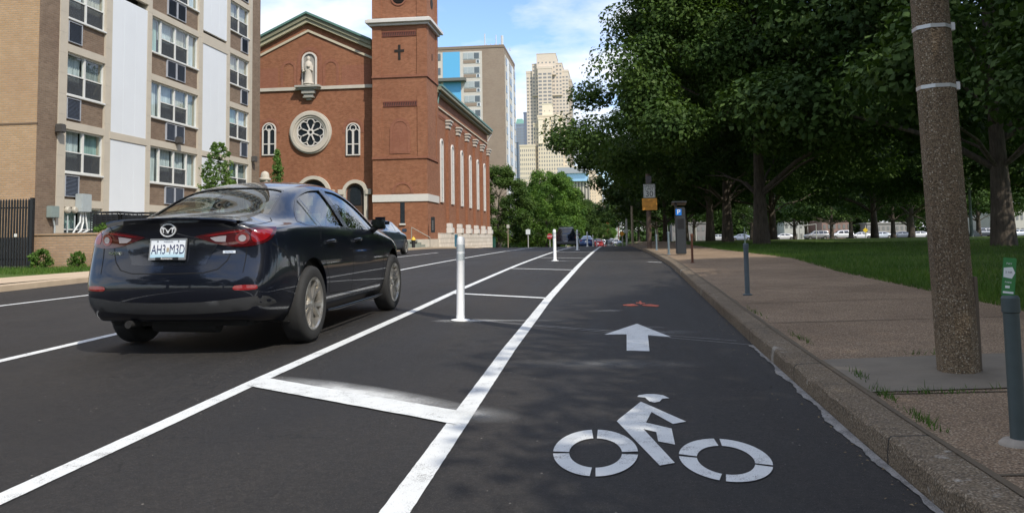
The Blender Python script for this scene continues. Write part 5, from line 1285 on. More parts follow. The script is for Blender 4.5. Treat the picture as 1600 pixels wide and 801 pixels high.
gsed = traffic_car(SEDAN, 'parked_sedan', 'blue grey saloon parked on the left kerb in front of the church', 'car', (.035, .05, .07), (0, 0, 0), 0)
xg, yg = -9.45, 30.2
gsed.location = (xg, yg, zr(yg+2)+.0); 
bs = traffic_car(SEDAN, 'blue_sedan', 'blue saloon waiting beyond the white posts past the crest', 'car', (.035, .07, .17), (onY(917, 380, 98)[0], 96, zr(98)+.25))
rs = traffic_car(SEDAN, 'red_sedan', 'red saloon half hidden behind the blue one past the crest', 'car', (.22, .02, .02), (onY(934, 380, 118)[0], 116, zr(118)+.35))
# ================================================================== TREES AND PLANTS
def leafmat(name, c1, c2, c3, trans=.35):
    m, t = newmat(name); g = t.n('ShaderNodeNewGeometry'); rnd = g.outputs['Random Per Island']
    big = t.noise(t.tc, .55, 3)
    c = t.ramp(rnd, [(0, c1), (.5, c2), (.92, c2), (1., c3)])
    c = t.mix(t.ramp(big, [(.35, (0, 0, 0)), (.65, (1, 1, 1))]), t.mix(1., c, (.66, .72, .78, 1), 'MULTIPLY'), t.mix(1., c, (1.22, 1.15, .95, 1), 'MULTIPLY'))  # cool dark and warm light patches paint shaded and lit clumps into colour
    t.t.links.new(c, t.b.inputs['Base Color']); t.b.inputs['Roughness'].default_value = .6; t.b.inputs['Specular IOR Level'].default_value = .16
    tl = t.n('ShaderNodeBsdfTranslucent', {0: t.mix(1., c, (1.1, 1.25, .5, 1), 'MULTIPLY')}).outputs[0]
    t.t.links.new(t.n('ShaderNodeMixShader', {0: trans, 1: t.b.outputs[0], 2: tl}).outputs[0], t.o.inputs[0]); return m
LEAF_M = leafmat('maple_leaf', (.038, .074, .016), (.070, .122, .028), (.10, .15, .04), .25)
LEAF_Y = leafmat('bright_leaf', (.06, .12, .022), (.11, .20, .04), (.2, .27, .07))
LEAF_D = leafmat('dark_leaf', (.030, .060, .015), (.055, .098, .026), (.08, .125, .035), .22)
def barkmat():
    m, t = newmat('bark'); v = t.n('ShaderNodeMapping', {0: t.tc, 3: (1, 1, .18)}).outputs[0]
    a = t.noise(v, 14, 6, .7); c = t.ramp(a, [(.3, (.03, .024, .018)), (.55, (.085, .068, .052)), (.8, (.15, .125, .10))])
    t.t.links.new(c, t.b.inputs['Base Color']); t.b.inputs['Roughness'].default_value = .95; t.t.links.new(t.bump(a, .05), t.b.inputs['Normal']); return m
BARK = barkmat()
def leaves_mesh(name, centers, radii, per, size, seed, m, flat=.55, up=.75):
    """each clump is a flattened cloud of small folded leaves, denser near its outside"""
    g = np.random.default_rng(seed); C_ = np.repeat(centers, per, axis=0); Rr = np.repeat(radii, per)
    n = len(C_); d = g.normal(size=(n, 3)); d /= np.linalg.norm(d, axis=1)[:, None]
    rad = g.random(n)**(.45); p = C_+d*(Rr*rad)[:, None]*np.array([1, 1, flat])
    nr = d*.75+np.array([0, 0, up*.75])+g.normal(size=(n, 3))*.45; nr /= np.linalg.norm(nr, axis=1)[:, None]
    a = g.normal(size=(n, 3)); u_ = np.cross(nr, a); u_ /= np.linalg.norm(u_, axis=1)[:, None]; v = np.cross(nr, u_)
    s = size*(.45+1.1*g.random(n))[:, None]; w_ = s*(.55+.25*g.random(n))[:, None]
    q = np.stack([p-u_*s*.5, p-v*w_*.5+u_*s*.08, p+u_*s*.5-nr*s*.12, p+v*w_*.5+u_*s*.08], axis=1).reshape(-1, 3)
    me = bpy.data.meshes.new(name); me.vertices.add(len(q)); me.vertices.foreach_set('co', q.astype(np.float32).ravel())
    me.loops.add(4*n); me.loops.foreach_set('vertex_index', np.arange(4*n, dtype=np.int32))
    me.polygons.add(n); me.polygons.foreach_set('loop_start', np.arange(0, 4*n, 4, dtype=np.int32)); me.polygons.foreach_set('loop_total', np.full(n, 4, dtype=np.int32))
    me.update(calc_edges=True); me.materials.append(m); return me
def tree_proto(seed, H, Rc, base, tr, ncl, per, size, m, crad=(.9, 1.7), lean=0, shape='round', flat=.5, nlimb=9):
    """returns (trunk mesh, crown mesh) at the origin"""
    rr = random.Random(seed); cent = []; rad = []
    hc = H-base
    for k in range(ncl):
        for _ in range(50):
            a = rr.uniform(0, 2*math.pi); t = rr.random()**.9
            if shape == 'round': prof = math.sin(math.pi*min(1, .12+.88*(t*.93+.03)))**.55 if t > .25 else .80+.8*t
            elif shape == 'dome': prof = (1-t)**.85*1.15 if t > .14 else .85+.9*t
            elif shape == 'cone': prof = (1-t)*.95+.05
            else: prof = math.sin(math.pi*(.1+.85*t))**.7
            rmax = Rc*prof; q = rr.random(); r_ = rmax*(.35+.65*q**.45)
            r_ *= 1+.18*math.sin(3*a+seed)+.10*math.sin(5*a+seed*2.3+t*4)
            x, y, z = math.cos(a)*r_, math.sin(a)*r_, base+hc*t-(.06*hc*(r_/Rc)**2 if shape == 'round' else 0)
            break
        if shape == 'dome': z = max(z, base+2.0*(r_/Rc)**2)
        cent.append((x, y, z)); rad.append(rr.uniform(*crad)*(.8 if t > .85 else 1))
    cm = leaves_mesh('crown', np.array(cent), np.array(rad), per, size, seed, m, flat)
    mb = MB(); top = base+hc*.62
    pts = []; rads = []
    for k in range(9):
        t = k/8; pts.append((lean*t*top*.1+.12*math.sin(t*5+seed)*t, .12*math.cos(t*4+seed)*t, -.25+t*(top+.25))); rads.append(tr*(1.45 if k == 0 else 1.0-.72*t if k > 1 else 1.08))
    mb.tube(pts, rads, 12)
    order = sorted(range(ncl), key=lambda i: rr.random())[:nlimb*3]
    for q, i in enumerate(order):
        c = Vector(cent[i]); z0 = min(top*.95, max(base*.72, c.z-.45*math.hypot(c.x, c.y)-rr.uniform(0, 1.2))); t = (z0+.25)/(top+.25)
        k = min(7, int(t*8)); p0 = Vector(pts[k]).lerp(Vector(pts[k+1]), t*8-k); r0 = tr*(1-.72*t)*(.5 if q < nlimb else .28)
        mid = p0.lerp(c, .5)+Vector((rr.uniform(-.4, .4), rr.uniform(-.4, .4), rr.uniform(-.1, .6)))*Rc*.1
        mb.tube([p0, p0.lerp(mid, .5)+Vector((0, 0, .03*Rc)), mid, mid.lerp(c, .5)+Vector((0, 0, rr.uniform(-.02, .04)*Rc)), c], [r0, r0*.8, r0*.6, r0*.4, r0*.18], 7)
    me = bpy.data.meshes.new('trunk'); me.from_pydata(mb.v, [], mb.f); me.materials.append(BARK); shade(me, 60)
    return me, cm
def place_tree(proto, name, label, x, y, z, s=1., rz=0., group=None, sz=None):
    t = thing(name, label, 'tree', (x, y, z), group)
    t.scale = (s, s, sz or s); t.rotation_euler = (0, 0, rz)
    for nm, me in (('trunk', proto[0]), ('crown', proto[1])):
        o = bpy.data.objects.new(nm, me); COL.objects.link(o); o.parent = t
    return t
GP = 'shade trees in the park'
TA = tree_proto(11, 17.5, 8.5, 2.9, .29, 260, 1250, .155, LEAF_M, (.9, 1.9), shape='dome', flat=.6, nlimb=11)
TB = tree_proto(23, 17, 7.6, 3.1, .27, 220, 620, .19, LEAF_D, (1.1, 2.1), shape='dome', flat=.6, nlimb=11)
TC_ = tree_proto(37, 16, 6.8, 2.6, .24, 170, 300, .28, LEAF_D, (1.0, 2.0), shape='dome')
def pk(px, Y): return onY(px, 372, Y)[0]
park = [
 (TA, 1190, 38, 1.0, .3, 'big maple whose crown hangs over the road edge, the broadest crown in the picture'),
 (TB, 1568, 29, 1.12, 1.2, 'thick dark trunked tree just right of the speckled concrete pole'),
 (TB, 1137, 50, 1.0, 2.1, 'dark tree second along the park edge just behind the broad maple'),
 (TB, 1110, 61, 1.0, 4.0, 'dark tree third along the park edge, trunk seen right of the parking machine'),
 (TC_, 1208, 66, 1.1, .5, 'thin trunk standing close right of the broad maple trunk and further back'),
 (TB, 1072, 84, .9, 5.0, 'dark tree behind the parking machine'),
 (TC_, 1040, 74, .85, 3.0, 'dark tree just right of the wooden sign pole'),
 (TC_, 1026, 100, .85, 1.0, 'dark tree far along the kerb behind the sign pole'),
 (TB, 1012, 128, .9, 2.0, 'dark tree where the crown line meets the far street'),
 (TC_, 998, 165, 1.0, 2.5, 'most distant dark tree on the right kerb'),
 (TB, 1367, 76, 1.0, .9, 'straight trunked tree mid lawn left of the concrete pole'),
 (TB, 1425, 90, 1.0, 3.3, 'stout dark trunk close left of the concrete pole, far lawn'),
 (TC_, 1396, 100, 1.0, 4.4, 'dark trunk between the straight tree and the concrete pole'),
 (TC_, 1300, 120, 1.0, 5.4, 'thin tree in front of the white parked cars mid lawn'),
 (TC_, 1242, 135, 1.0, 1.4, 'thin tree left of the silver parked wagon'),
 (TB, 1488, 64, 1.0, 2.4, 'tree hidden largely behind the speckled concrete pole'),
 (TC_, 1530, 105, 1.0, .2, 'grey forked tree right of the concrete pole'),
 (TB, 1640, 60, 1.1, 2.2, 'tree at the right picture edge behind the thick dark trunk'),
 (TB, 1330, 150, 1.2, 2.2, 'tree near the parked cars, centre of the far lawn'),
 (TB, 1175, 155, 1.2, 4.2, 'far lawn tree seen between the two largest trunks'),
 (TC_, 1455, 150, 1.25, 5.2, 'far lawn tree behind the stout trunks'),
 (TB, 1580, 150, 1.2, 1.2, 'far lawn tree in front of the pale building at right'),
 (TB, 1085, 190, 1.4, 3.0, 'tall tree across the far side street, left part'),
 (TB, 1260, 205, 1.4, 2.0, 'tall tree across the far side street, behind the wagon'),
 (TB, 1420, 205, 1.4, 1.0, 'tall tree across the far side street, behind the pole'),
 (TC_, 1740, 42, 1.1, 1.0, 'tree whose branches reach in from beyond the right picture edge'),
]
for i, (pr, px_, Y, s, rz, lab) in enumerate(park):
    x = pk(px_, Y); z = zp(Y)+(.16*max(0, min(1, (x-30)/40)) if Y < 90 else 0)
    place_tree(pr, 'park_tree', lab, x, Y, z-.02, s, rz, GP)
# trees shading cycle lane and pavement; unseen ones added behind for dark car reflections
for (pr, x, y, s, rz, lab) in [(TB, 12.0, 0.8, .95, 0, 'shade tree beside the pavement right of the viewer'), (TB, 12.4, 9.0, .9, 2, 'shade tree out of view above the right lawn'), (TB, 13.0, -9.5, .95, 4, 'shade tree beside the pavement behind the viewer'), (TB, 15.0, 18.0, .9, 5, 'dark crowned tree overhead at the upper right'), (TB, -14.5, -14, 1.0, 1, 'unseen tree added behind the viewer on the left verge'), (TB, -15.5, -30, 1.1, 3, 'second unseen tree added behind the viewer on the left verge'), (TB, 5.5, -34, 1.1, 2.2, 'third unseen tree added along the kerb behind the viewer'), (TB, -6, -62, 1.4, 2.2, 'unseen tree added far behind the viewer'), (TB, 9, -70, 1.5, 1.2, 'second unseen tree added far behind the viewer')]:
    t = place_tree(pr, 'park_tree', lab, x, y, zp(y), s, rz, GP); t.location.z += (1.9 if 0 < y < 15 else 0)*0
# left side street trees
TG = tree_proto(51, 11.5, 4.6, 1.3, .2, 190, 240, .22, LEAF_Y, (.55, 1.15), flat=.9)
TL = tree_proto(53, 11.5, 4.6, 1.1, .2, 190, 240, .22, LEAF_M, (.55, 1.15), flat=.9)
GL = 'street trees beyond the church'
for (pr, px_, Y, s, rz, lab) in [
 (TL, 779, 99, .86, 0, 'dark tree at the far corner of the brick church'),
 (TG, 854, 120, .98, 1, 'bright green tree left of the blue four wheel drive'),
 (TL, 842, 135, .92, 2, 'dark green tree beside the tall tan block'),
 (TG, 868, 150, 1.2, 3, 'yellow green tree peeping above the four wheel drive'),
 (TL, 893, 165, 1.02, 4, 'dark tree above the roof of the four wheel drive'),
 (TL, 913, 205, 1.0, 5, 'dark tree right of the four wheel drive'),
 (TL, 928, 260, .95, .5, 'furthest dark tree of the left row'),
 (TG, 948, 520, 1.6, .8, 'small far tree in the gap at the end of the street')]:
    place_tree(pr, 'street_tree', lab, onY(px_, 372, Y)[0], Y, zl(Y), s, rz, GL)
SAP = tree_proto(61, 3.05, .50, 1.1, .03, 150, 36, .075, leafmat('sapling_leaf', (.10, .17, .04), (.16, .25, .07), (.24, .32, .1)), (.06, .15), nlimb=12, flat=1.0)
place_tree(SAP, 'sapling', 'thin light green sapling on the terrace before the tan block', onY(342, 300, 26)[0], 26, ZW-.1, 1.0, 0)
CON = tree_proto(67, 3.9, .75, .4, .05, 110, 36, .10, leafmat('conifer_leaf', (.07, .14, .035), (.12, .22, .05), (.14, .24, .07)), (.16, .3), shape='cone')
place_tree(CON, 'sapling', 'small conical light green tree in front of the church gable', onY(433, 300, 46)[0], 46, zl(46)+.4, 1.0, 0)
_c = [o for o in bpy.data.objects if o.get('label', '').startswith('small conical')][0]; _c.scale = (.95, .95, 1.42)
SHR = tree_proto(71, .52, .27, .08, .012, 55, 34, .055, LEAF_Y, (.05, .11), nlimb=5, flat=1.0)
for i, (px_, Y, s, lab) in enumerate([(65, 21.6, 1.0, 'small green shrub by the fence post in front of the terrace wall'), (121, 21.6, .85, 'small green shrub in front of the terrace wall nearer the black car')]):
    t = place_tree(SHR, 'shrub', lab, onY(px_, 410, Y)[0], Y, zl(Y), s, i*2., 'shrubs before the terrace wall'); t['category'] = 'shrub'
HEDGE_C = [(random.Random(i).uniform(-.7, .7), random.Random(i+99).uniform(-.2, .2), random.Random(i+7).uniform(.1, .34)) for i in range(40)]
hm = leaves_mesh('hedge', np.array(HEDGE_C), np.full(40, .17), 60, .06, 5, LEAF_Y, .8)
o = bpy.data.objects.new('hedge', hm); COL.objects.link(o); o.location = (onY(196, 350, 25)[0], 24.6, ZW-.08); tag(o, 'low clipped bright green hedge on the terrace behind the car', 'hedge')
# ---- grass blades on the lawn nearest the pavement, and weeds in the kerb joint
def blades(name, pts, h, w, seed, m):
    g = np.random.default_rng(seed); n = len(pts); a = g.random(n)*math.pi*2; hh = h*(.5+g.random(n)); ln = g.normal(size=(n, 2))*.35*hh[:, None]
    p = np.array(pts); dx_ = np.stack([np.cos(a), np.sin(a), np.zeros(n)], 1)*w*.5
    tip = p+np.concatenate([ln, hh[:, None]], 1)
    q = np.stack([p-dx_, p+dx_, tip], 1).reshape(-1, 3)
    me = bpy.data.meshes.new(name); me.vertices.add(len(q)); me.vertices.foreach_set('co', q.astype(np.float32).ravel())
    me.loops.add(3*n); me.loops.foreach_set('vertex_index', np.arange(3*n, dtype=np.int32)); me.polygons.add(n)
    me.polygons.foreach_set('loop_start', np.arange(0, 3*n, 3, dtype=np.int32)); me.polygons.foreach_set('loop_total', np.full(n, 3, dtype=np.int32))
    me.update(calc_edges=True); me.materials.append(m); o = bpy.data.objects.new(name, me); COL.objects.link(o); return o
BLM = leafmat('grass_blade', (.045, .09, .018), (.085, .16, .032), (.18, .2, .07), .3)
g = np.random.default_rng(9); pts = []
while len(pts) < 90000:
    y = 7+34*g.random()**1.5; xe = float(np.interp(y, [-60, 8, 14, 20, 29, 60], [3.75, 3.85, 3.88, 4.3, 3.7, 3.5]))
    x = xe-.12+g.random()**1.5*(3+y*.55); pts.append((x, y, zp(y)-.01))
o = blades('grass', pts, .07, .012, 3, BLM); tag(o, 'short green lawn grass beside the pavement', 'grass', kind='stuff')
pts = []
for k in range(9000):
    y = 19+22*g.random(); x = -12.75-2.7*g.random() if y < 22 else -12.75+.1*g.random()
    if y < 21.95: pts.append((x, y, zl(y)-.01))
for k in range(9000):
    y = 18+3.9*g.random(); pts.append((-22+9.2*g.random(), y, zl(y)-.01))
o = blades('grass', pts, .09, .014, 4, BLM); tag(o, 'strip of grass before the terrace wall on the left', 'grass', kind='stuff')
pts = []
for cx_, cy_, n_, sx, sy in ((1.37, 4.5, 70, .05, .16), (1.62, 4.52, 60, .25, .03), (1.40, 5.05, 50, .03, .18), (1.36, 3.95, 80, .03, .22), (2.2, 4.6, 40, .5, .03), (2.05, 5.75, 26, .3, .03), (1.42, 6.6, 50, .03, .35), (1.4, 8.5, 50, .03, .5)):
    for _ in range(n_): pts.append((cx_+g.normal()*sx*.5, cy_+g.normal()*sy*.5, walk_z(cy_, cx_)))
o = blades('weeds', pts, .035, .006, 5, BLM); tag(o, 'small weeds growing in the joint behind the kerb', 'weeds', kind='stuff')

# distant wood closing the view under the park crowns, and undergrowth beyond the church
g2 = np.random.default_rng(77); cc = []; rd = []
for k in range(620):
    px_ = 975+(1760-975)*g2.random(); Y = 246+16*g2.random(); cc.append((pk(px_, Y), Y, -1.5+9.5*g2.random()**1.1)); rd.append(1.6+1.6*g2.random())
o = bpy.data.objects.new('distant_wood', leaves_mesh('distant_wood', np.array(cc), np.array(rd), 150, .8, 8, LEAF_D, .8)); COL.objects.link(o); tag(o, 'far dark mass of trees behind the halls beyond the park', 'wood', kind='stuff')
cc = []; rd = []
for k in range(150):
    Y = 100+150*g2.random(); cc.append((-14.5-3*g2.random(), Y, zl(Y)+.2+1.9*g2.random())); rd.append(.7+.5*g2.random())
o = bpy.data.objects.new('undergrowth', leaves_mesh('undergrowth', np.array(cc), np.array(rd), 150, .22, 9, LEAF_D, .8)); COL.objects.link(o); tag(o, 'dark shrubs massed along the left pavement beyond the church', 'shrubs', kind='stuff')
# ================================================================== STREET FURNITURE
# speckled octagonal pole
AGP = aggregate('pole_aggregate', (.21, .15, .088), (.34, .25, .155), (.56, .49, .37), 120.)
x0, y0 = 1.985, 5.12; z0 = zr(5.1)+.13
t = thing('utility_pole', 'thick speckled concrete pole with two metal bands at right', 'pole', (x0, y0, z0))
H_ = 7.5; lean = -.024
mb = MB(); A8 = [math.pi/8+k*math.pi/4 for k in range(8)]
def pole_ring(z, extra=0):
    r_ = .113-.0045*z+extra; return [(x0+lean*z+r_*math.cos(a), y0+r_*math.sin(a), z0+z) for a in A8]
vs = []
for z in np.linspace(-.1, H_, 12): vs += pole_ring(z)
mb.add(vs, [(i*8+k, i*8+(k+1) % 8, (i+1)*8+(k+1) % 8, (i+1)*8+k) for i in range(11) for k in range(8)]+[tuple(range(88, 96))]); mb.obj('shaft', AGP, t)
GALV = mat('galvanised', (.50, .50, .49), .4, metal=.6, var=.15)
for py_ in (39, 133):
    zb = onY(1465, py_, y0-.1)[1]-z0; mb = MB(); vs = pole_ring(zb-.011, .003)+pole_ring(zb+.011, .003)+pole_ring(zb+.011, -.002)+pole_ring(zb-.011, -.002)
    mb.add(vs, [(i*8+k, i*8+(k+1) % 8, ((i+1) % 4)*8+(k+1) % 8, ((i+1) % 4)*8+k) for i in range(4) for k in range(8)])
    bnd = mb.obj('steel_band', GALV, t)
    xb = x0+lean*zb+.113-.0045*zb; mb = MB(); mb.bbox(xb-.006, xb+.018, y0-.035, y0-.002, z0+zb-.02, z0+zb+.028, .003); mb.obj('clasp', mat('clasp_pale', (.72, .72, .70), .5), bnd)
mb = MB(); xb = x0+.112; mb.bbox(xb-.01, xb+.012, y0-.02, y0+.02, z0-.02, z0+.55, .003); mb.obj('ground_strap', mat('strap_brown', (.13, .10, .07), .7), t)
# flexible white posts in the buffer
WPOST = mat('post_white', (.84, .85, .84), .65, var=.05); REFL = mat('post_reflective', (.50, .54, .55), .5, var=.2, scale=50)
GD_ = 'white flexible posts in the painted buffer'
labs = ['nearest white flexible post, standing just right of the black car', 'second white flexible post from the viewer', 'third white flexible post, at the road crest', 'fourth white flexible post just past the crest', 'fifth white flexible post past the crest', 'sixth white flexible post, smallest still distinct']
dp = None
for i, (x, y) in enumerate([(-1.655, 8.93), (-1.64, 24.0), (-1.52, 37.2), (-1.45, 50.5), (-1.4, 63.5), (-1.35, 77)]):
    if dp is None:
        dp = thing('flexible_post', labs[0], 'bollard', (0, 0, 0), GD_)
        MB().lathe([(.105, 0), (.105, .008), (.06, .018), (.0, .02)], 0, 0, 0, 20).obj('base_plate', WPOST, dp, smooth=40)
        MB().lathe([(.047, .012), (.048, .05), (.045, .055), (.0445, .62), (.0455, .63), (.0455, .84), (.044, .88), (.036, .905), (.0, .915)], 0, 0, 0, 24).obj('tube', WPOST, dp, smooth=40)
        for z in (.685, .785): MB().lathe([(.0466, z-.035), (.0466, z+.04)], 0, 0, 0, 24).obj('reflective_sleeve', REFL, dp, smooth=40)
        c = dp
    else: c = copy_tree(dp)
    c['label'] = labs[i]; c.location = (x, y, zr(y)+.004); c.rotation_euler = (0, R([.8, -.3, .6, 0, .5, -.5][i]), i*1.)
# old meter posts on the pavement
BLUEG = mat('post_blue_grey', (.075, .10, .115), .55, var=.25, scale=14); RUST = mat('post_rust', (.11, .042, .022), .85, var=.4, scale=30)
def meter_post(px, pyb, Y, pt, m, lab, thin=True, dzt=0., w=.03, fl=1.9):
    x = onY(px, pyb, Y)[0]; zb = walk_z(Y, x); ht = onY(px, pt, Y)[1]-zb
    t = thing('meter_post', lab, 'post', (x, Y, zb), 'bare parking meter posts')
    MB().lathe([(w*fl, -.02), (w*fl, .012), (w*1.05, .02), (w, .03), (w, ht-.07), (w*1.15, ht-.065), (w*1.15, ht-.01), (w*.9, ht)], x, Y, zb, 18).obj('shaft', m, t, smooth=35)
    if thin: MB().tube([(x-w*.2, Y, zb+ht-.01), (x-w*.35, Y, zb+ht+.10), (x-w*.2, Y, zb+ht+.20)], [.008, .008, .004], 7).obj('rod', mat('rod_grey', (.22, .27, .22), .5), t)
    return t, x, zb, ht
meter_post(1168, 460, 10.45, 380, BLUEG, 'blue grey meter post left of the speckled pole')
meter_post(1082, 410, 19.0, 365, RUST, 'rusty brown meter post beside the parking machine', w=.026)
meter_post(1045, 395, 24.8, 362, mat('post_blue', (.12, .16, .18), .5, var=.2), 'blue grey meter post left of the parking machine', w=.032)
meter_post(1026, 390, 30.0, 366, mat('post_blue', (.12, .16, .18), .5, var=.2), 'small blue post right of the speed limit sign pole', w=.032)
t, x, zb, ht = meter_post(1592, 694, 3.52, 461, mat('post_green_grey', (.05, .07, .07), .55, var=.25, scale=14), 'dark green grey meter post with green parking sticker at the right edge', thin=False, w=.029, fl=1.2)
PMx = Matrix.Translation((x+.0, 3.52, zb+ht+.073)) @ Matrix.Rotation(R(6), 4, 'Y') @ Matrix.Rotation(R(-14), 4, 'Z')
mb = MB(); mb.bbox(-.0235, .0235, -.003, .003, -.076, .076, .002); mb.xf(PMx); pl = mb.obj('sticker_plate', mat('sign_green', (.035, .20, .05), .4), t)
mb = MB(); mb.prism([(-.020, -.002), (-.020, .035), (.010, .040), (.020, .018), (.010, -.006)], 'Y', -.0042, -.0032); mb.bbox(-.019, .018, -.0042, -.0032, -.066, -.058, .0004); mb.bbox(-.012, .004, -.0042, -.0032, -.045, -.035, .0004); mb.xf(PMx); mb.obj('white_arrow', mat('sticker_white', (.72, .74, .72), .5), pl)
for s_, zz, tx_, cm in (('PAY', .052, .011, 'sticker_white'), ('2 HR', .018, .012, 'sticker_ink'), ('PARK', -.022, .010, 'sticker_white')):
    tx = text_mesh(s_, tx_, .0002); tx.xf(PMx @ Matrix.Translation((-.002, -.0046, zz)) @ XZ); tx.obj('sticker_lettering', mat(cm, (.1, .1, .1), .5), pl)
mb = MB(); mb.lathe([(.0, .03), (.045, .027), (.06, .012), (.065, .0)], x-.01, 3.52, zb-.005, 12); mb.obj('footing', mat('footing_pale', (.34, .30, .25), .9, var=.3, scale=20), t)
# parking pay machine
Y = 24.0; x = onY(1065, 397, Y)[0]; zb = zr(Y)+.15
t = thing('pay_machine', 'tall dark grey parking pay machine with a blue P panel', 'parking meter', (x, Y, zb))
KG = mat('kiosk_grey', (.020, .024, .028), .5, var=.15)
MB().bbox(x-.15, x+.13, Y-.13, Y+.15, 0+zb, zb+1.33, .02).obj('cabinet', KG, t, smooth=30)
mb = MB(); mb.prism([(Y-.20, zb+1.47), (Y+.2, zb+1.40), (Y+.2, zb+1.43), (Y-.20, zb+1.505)], 'X', x-.24, x+.17); mb.obj('canopy', KG, t)
MB().box(x-.15, x-.10, Y-.1, Y+.12, zb+1.32, zb+1.45).obj('canopy_support', KG, t)
pb = MB().bbox(x-.145, x+.02, Y-.146, Y-.131, zb+1.10, zb+1.28, .004).obj('panel', mat('sign_blue', (.01, .16, .55), .4), t)
tx = text_mesh('P', .19, .002); tx.xf(Matrix.Translation((x-.06, Y-.149, zb+1.192)) @ XZ); tx.obj('panel_letter', mat('ink_white', (.75, .75, .75), .5), pb)
mb = MB(); mb.bbox(x-.10, x+.08, Y-.135, Y-.1305, zb+.72, zb+1.0, .003); mb.obj('display', mat('recess_black', (.012, .012, .014), .3), t)
# speed limit sign on a wooden pole
Y = 33.0; zb = zr(Y)+.12; xp = onY(1015, 386, Y)[0]
t = thing('speed_sign', 'white speed limit 30 sign above an orange plate on a brown wooden pole', 'sign', (xp, Y, zb))
zt = onY(1015, 276, Y)[1]
MB().tube([(xp, Y, zb-.1), (xp, Y, zt+.1)], [.10, .085], 12).obj('pole', mat('wood_pole', (.09, .06, .042), .9, var=.3, scale=20), t, smooth=40)
def plate(px0, py0, px1, py1, m, name, par, Yp, b=.004):
    a, z1 = onY(px0, py0, Yp); c, z0_ = onY(px1, py1, Yp); return MB().bbox(a, c, Yp-.012, Yp-.002, z0_, z1, b).obj(name, m, par), (a+c)/2, (z0_+z1)/2, c-a, z1-z0_
s1, cx_, cz_, w_, h_ = plate(1005, 288, 1024, 309, mat('sign_white', (.46, .46, .41), .4), 'limit_plate', t, Y-.12)  # white dulled, the shade on the sign is put into its colour
ink = mat('sign_black', (.015, .015, .015), .5)
mb = MB(); mb.ring([(cx_-w_*.47, cz_-h_*.47), (cx_+w_*.47, cz_-h_*.47), (cx_+w_*.47, cz_+h_*.47), (cx_-w_*.47, cz_+h_*.47)], [(cx_-w_*.445, cz_-h_*.45), (cx_+w_*.445, cz_-h_*.45), (cx_+w_*.445, cz_+h_*.45), (cx_-w_*.445, cz_+h_*.45)], 'Y', Y-.1345, Y-.1325); mb.obj('border', ink, s1)
for s_, dz_, sz in (('SPEED', .33, .17), ('LIMIT', .12, .17), ('30', -.22, .38)):
    tx = text_mesh(s_, sz*h_/.66, .001); tx.xf(Matrix.Translation((cx_, Y-.134, cz_+dz_*h_)) @ XZ); tx.obj('sign_lettering', ink, s1)
s2, cx_, cz_, w_, h_ = plate(1003, 310, 1027, 328, mat('sign_orange', (.50, .22, .02), .5, var=.1), 'orange_plate', t, Y-.12)  # orange dulled likewise, carrying shade in the colour
for k, s_ in enumerate(('PHOTO', 'ENFORCED')):
    tx = text_mesh(s_, .13, .001); tx.xf(Matrix.Translation((cx_, Y-.134, cz_+.1-.2*k)) @ XZ @ Matrix.Diagonal((.85, 1, 1, 1))); tx.obj('sign_lettering', mat('sign_dim', (.28, .12, .015), .5), s2)
plate(1009, 275, 1018, 286, mat('sign_dark', (.06, .05, .05), .5, var=.5, scale=12), 'small_plate', t, Y-.11)
def simple_pole(px, pyb, pyt, Y, r_, m, name, lab, cat='pole', fz=None, group=None):
    x, zt_ = onY(px, pyt, Y); zb_ = (fz or (lambda q: zr(q)+.14))(Y); t = thing(name, lab, cat, (x, Y, zb_), group)
    MB().tube([(x, Y, zb_-.1), (x, Y, zt_)], [r_, r_*.85], 10).obj('shaft', m, t, smooth=40); return t, x, zb_, zt_
WOODT = mat('wood_tan', (.30, .24, .17), .9, var=.2); GRYP = mat('pole_grey', (.42, .42, .40), .6)
simple_pole(987, 385, 322, 47, .075, WOODT, 'short_pole', 'tan wooden pole at the kerb left of the speed limit sign')
t, x, zb_, zt_ = simple_pole(978.5, 385, 342, 56, .07, GRYP, 'sign_post', 'pale grey post carrying a small white sign', 'sign'); plate(974.5, 358, 981.5, 364, mat('sign_white', (.46, .46, .41), .4), 'sign_plate', t, 55.9)
t, x, zb_, zt_ = simple_pole(972, 385, 352, 66, .05, GRYP, 'sign_post', 'post carrying an orange diamond sign past the crest', 'sign')
cx_, cz_ = onY(971.5, 365, 65.9); MB().prism([(cx_-.22, cz_), (cx_, cz_-.22), (cx_+.22, cz_), (cx_, cz_+.22)], 'Y', 65.86, 65.88).obj('diamond_plate', mat('sign_amber', (.70, .30, .02), .5), t)
t, x, zb_, zt_ = simple_pole(1087, 396, 355, 100, .07, GRYP, 'sign_post', 'thin pole far on the lawn edge', 'pole', fz=zp)
t, x, zb_, zt_ = simple_pole(825, 386, 357, 88, .05, GRYP, 'sign_post', 'post with square white sign left of the four wheel drive', 'sign', fz=zl); plate(821.5, 358.5, 828.5, 366, mat('sign_pale', (.62, .68, .68), .4), 'sign_plate', t, 87.9)
t, x, zb_, zt_ = simple_pole(884, 390, 364, 96, .04, GRYP, 'stop_sign', 'small red stop sign close left of the four wheel drive', 'sign', fz=zl)
cx_, cz_ = onY(855+4, 370, 95.9); cx_, cz_ = onY(859, 369, 95.9)
t.location.x += 0
MB().tube([(cx_, 96, zl(96)), (cx_, 96, cz_)], .04, 8).obj('shaft', GRYP, t)
MB().prism([(cx_+.34*math.cos(R(22.5+45*k)), cz_+.34*math.sin(R(22.5+45*k))) for k in range(8)], 'Y', 95.9, 95.93).obj('octagon_plate', mat('sign_red', (.35, .02, .03), .4), t)
tx = text_mesh('STOP', .24, .001); tx.xf(Matrix.Translation((cx_, 95.89, cz_)) @ XZ); tx.obj('sign_lettering', mat('ink_white', (.75, .75, .75), .5), t)
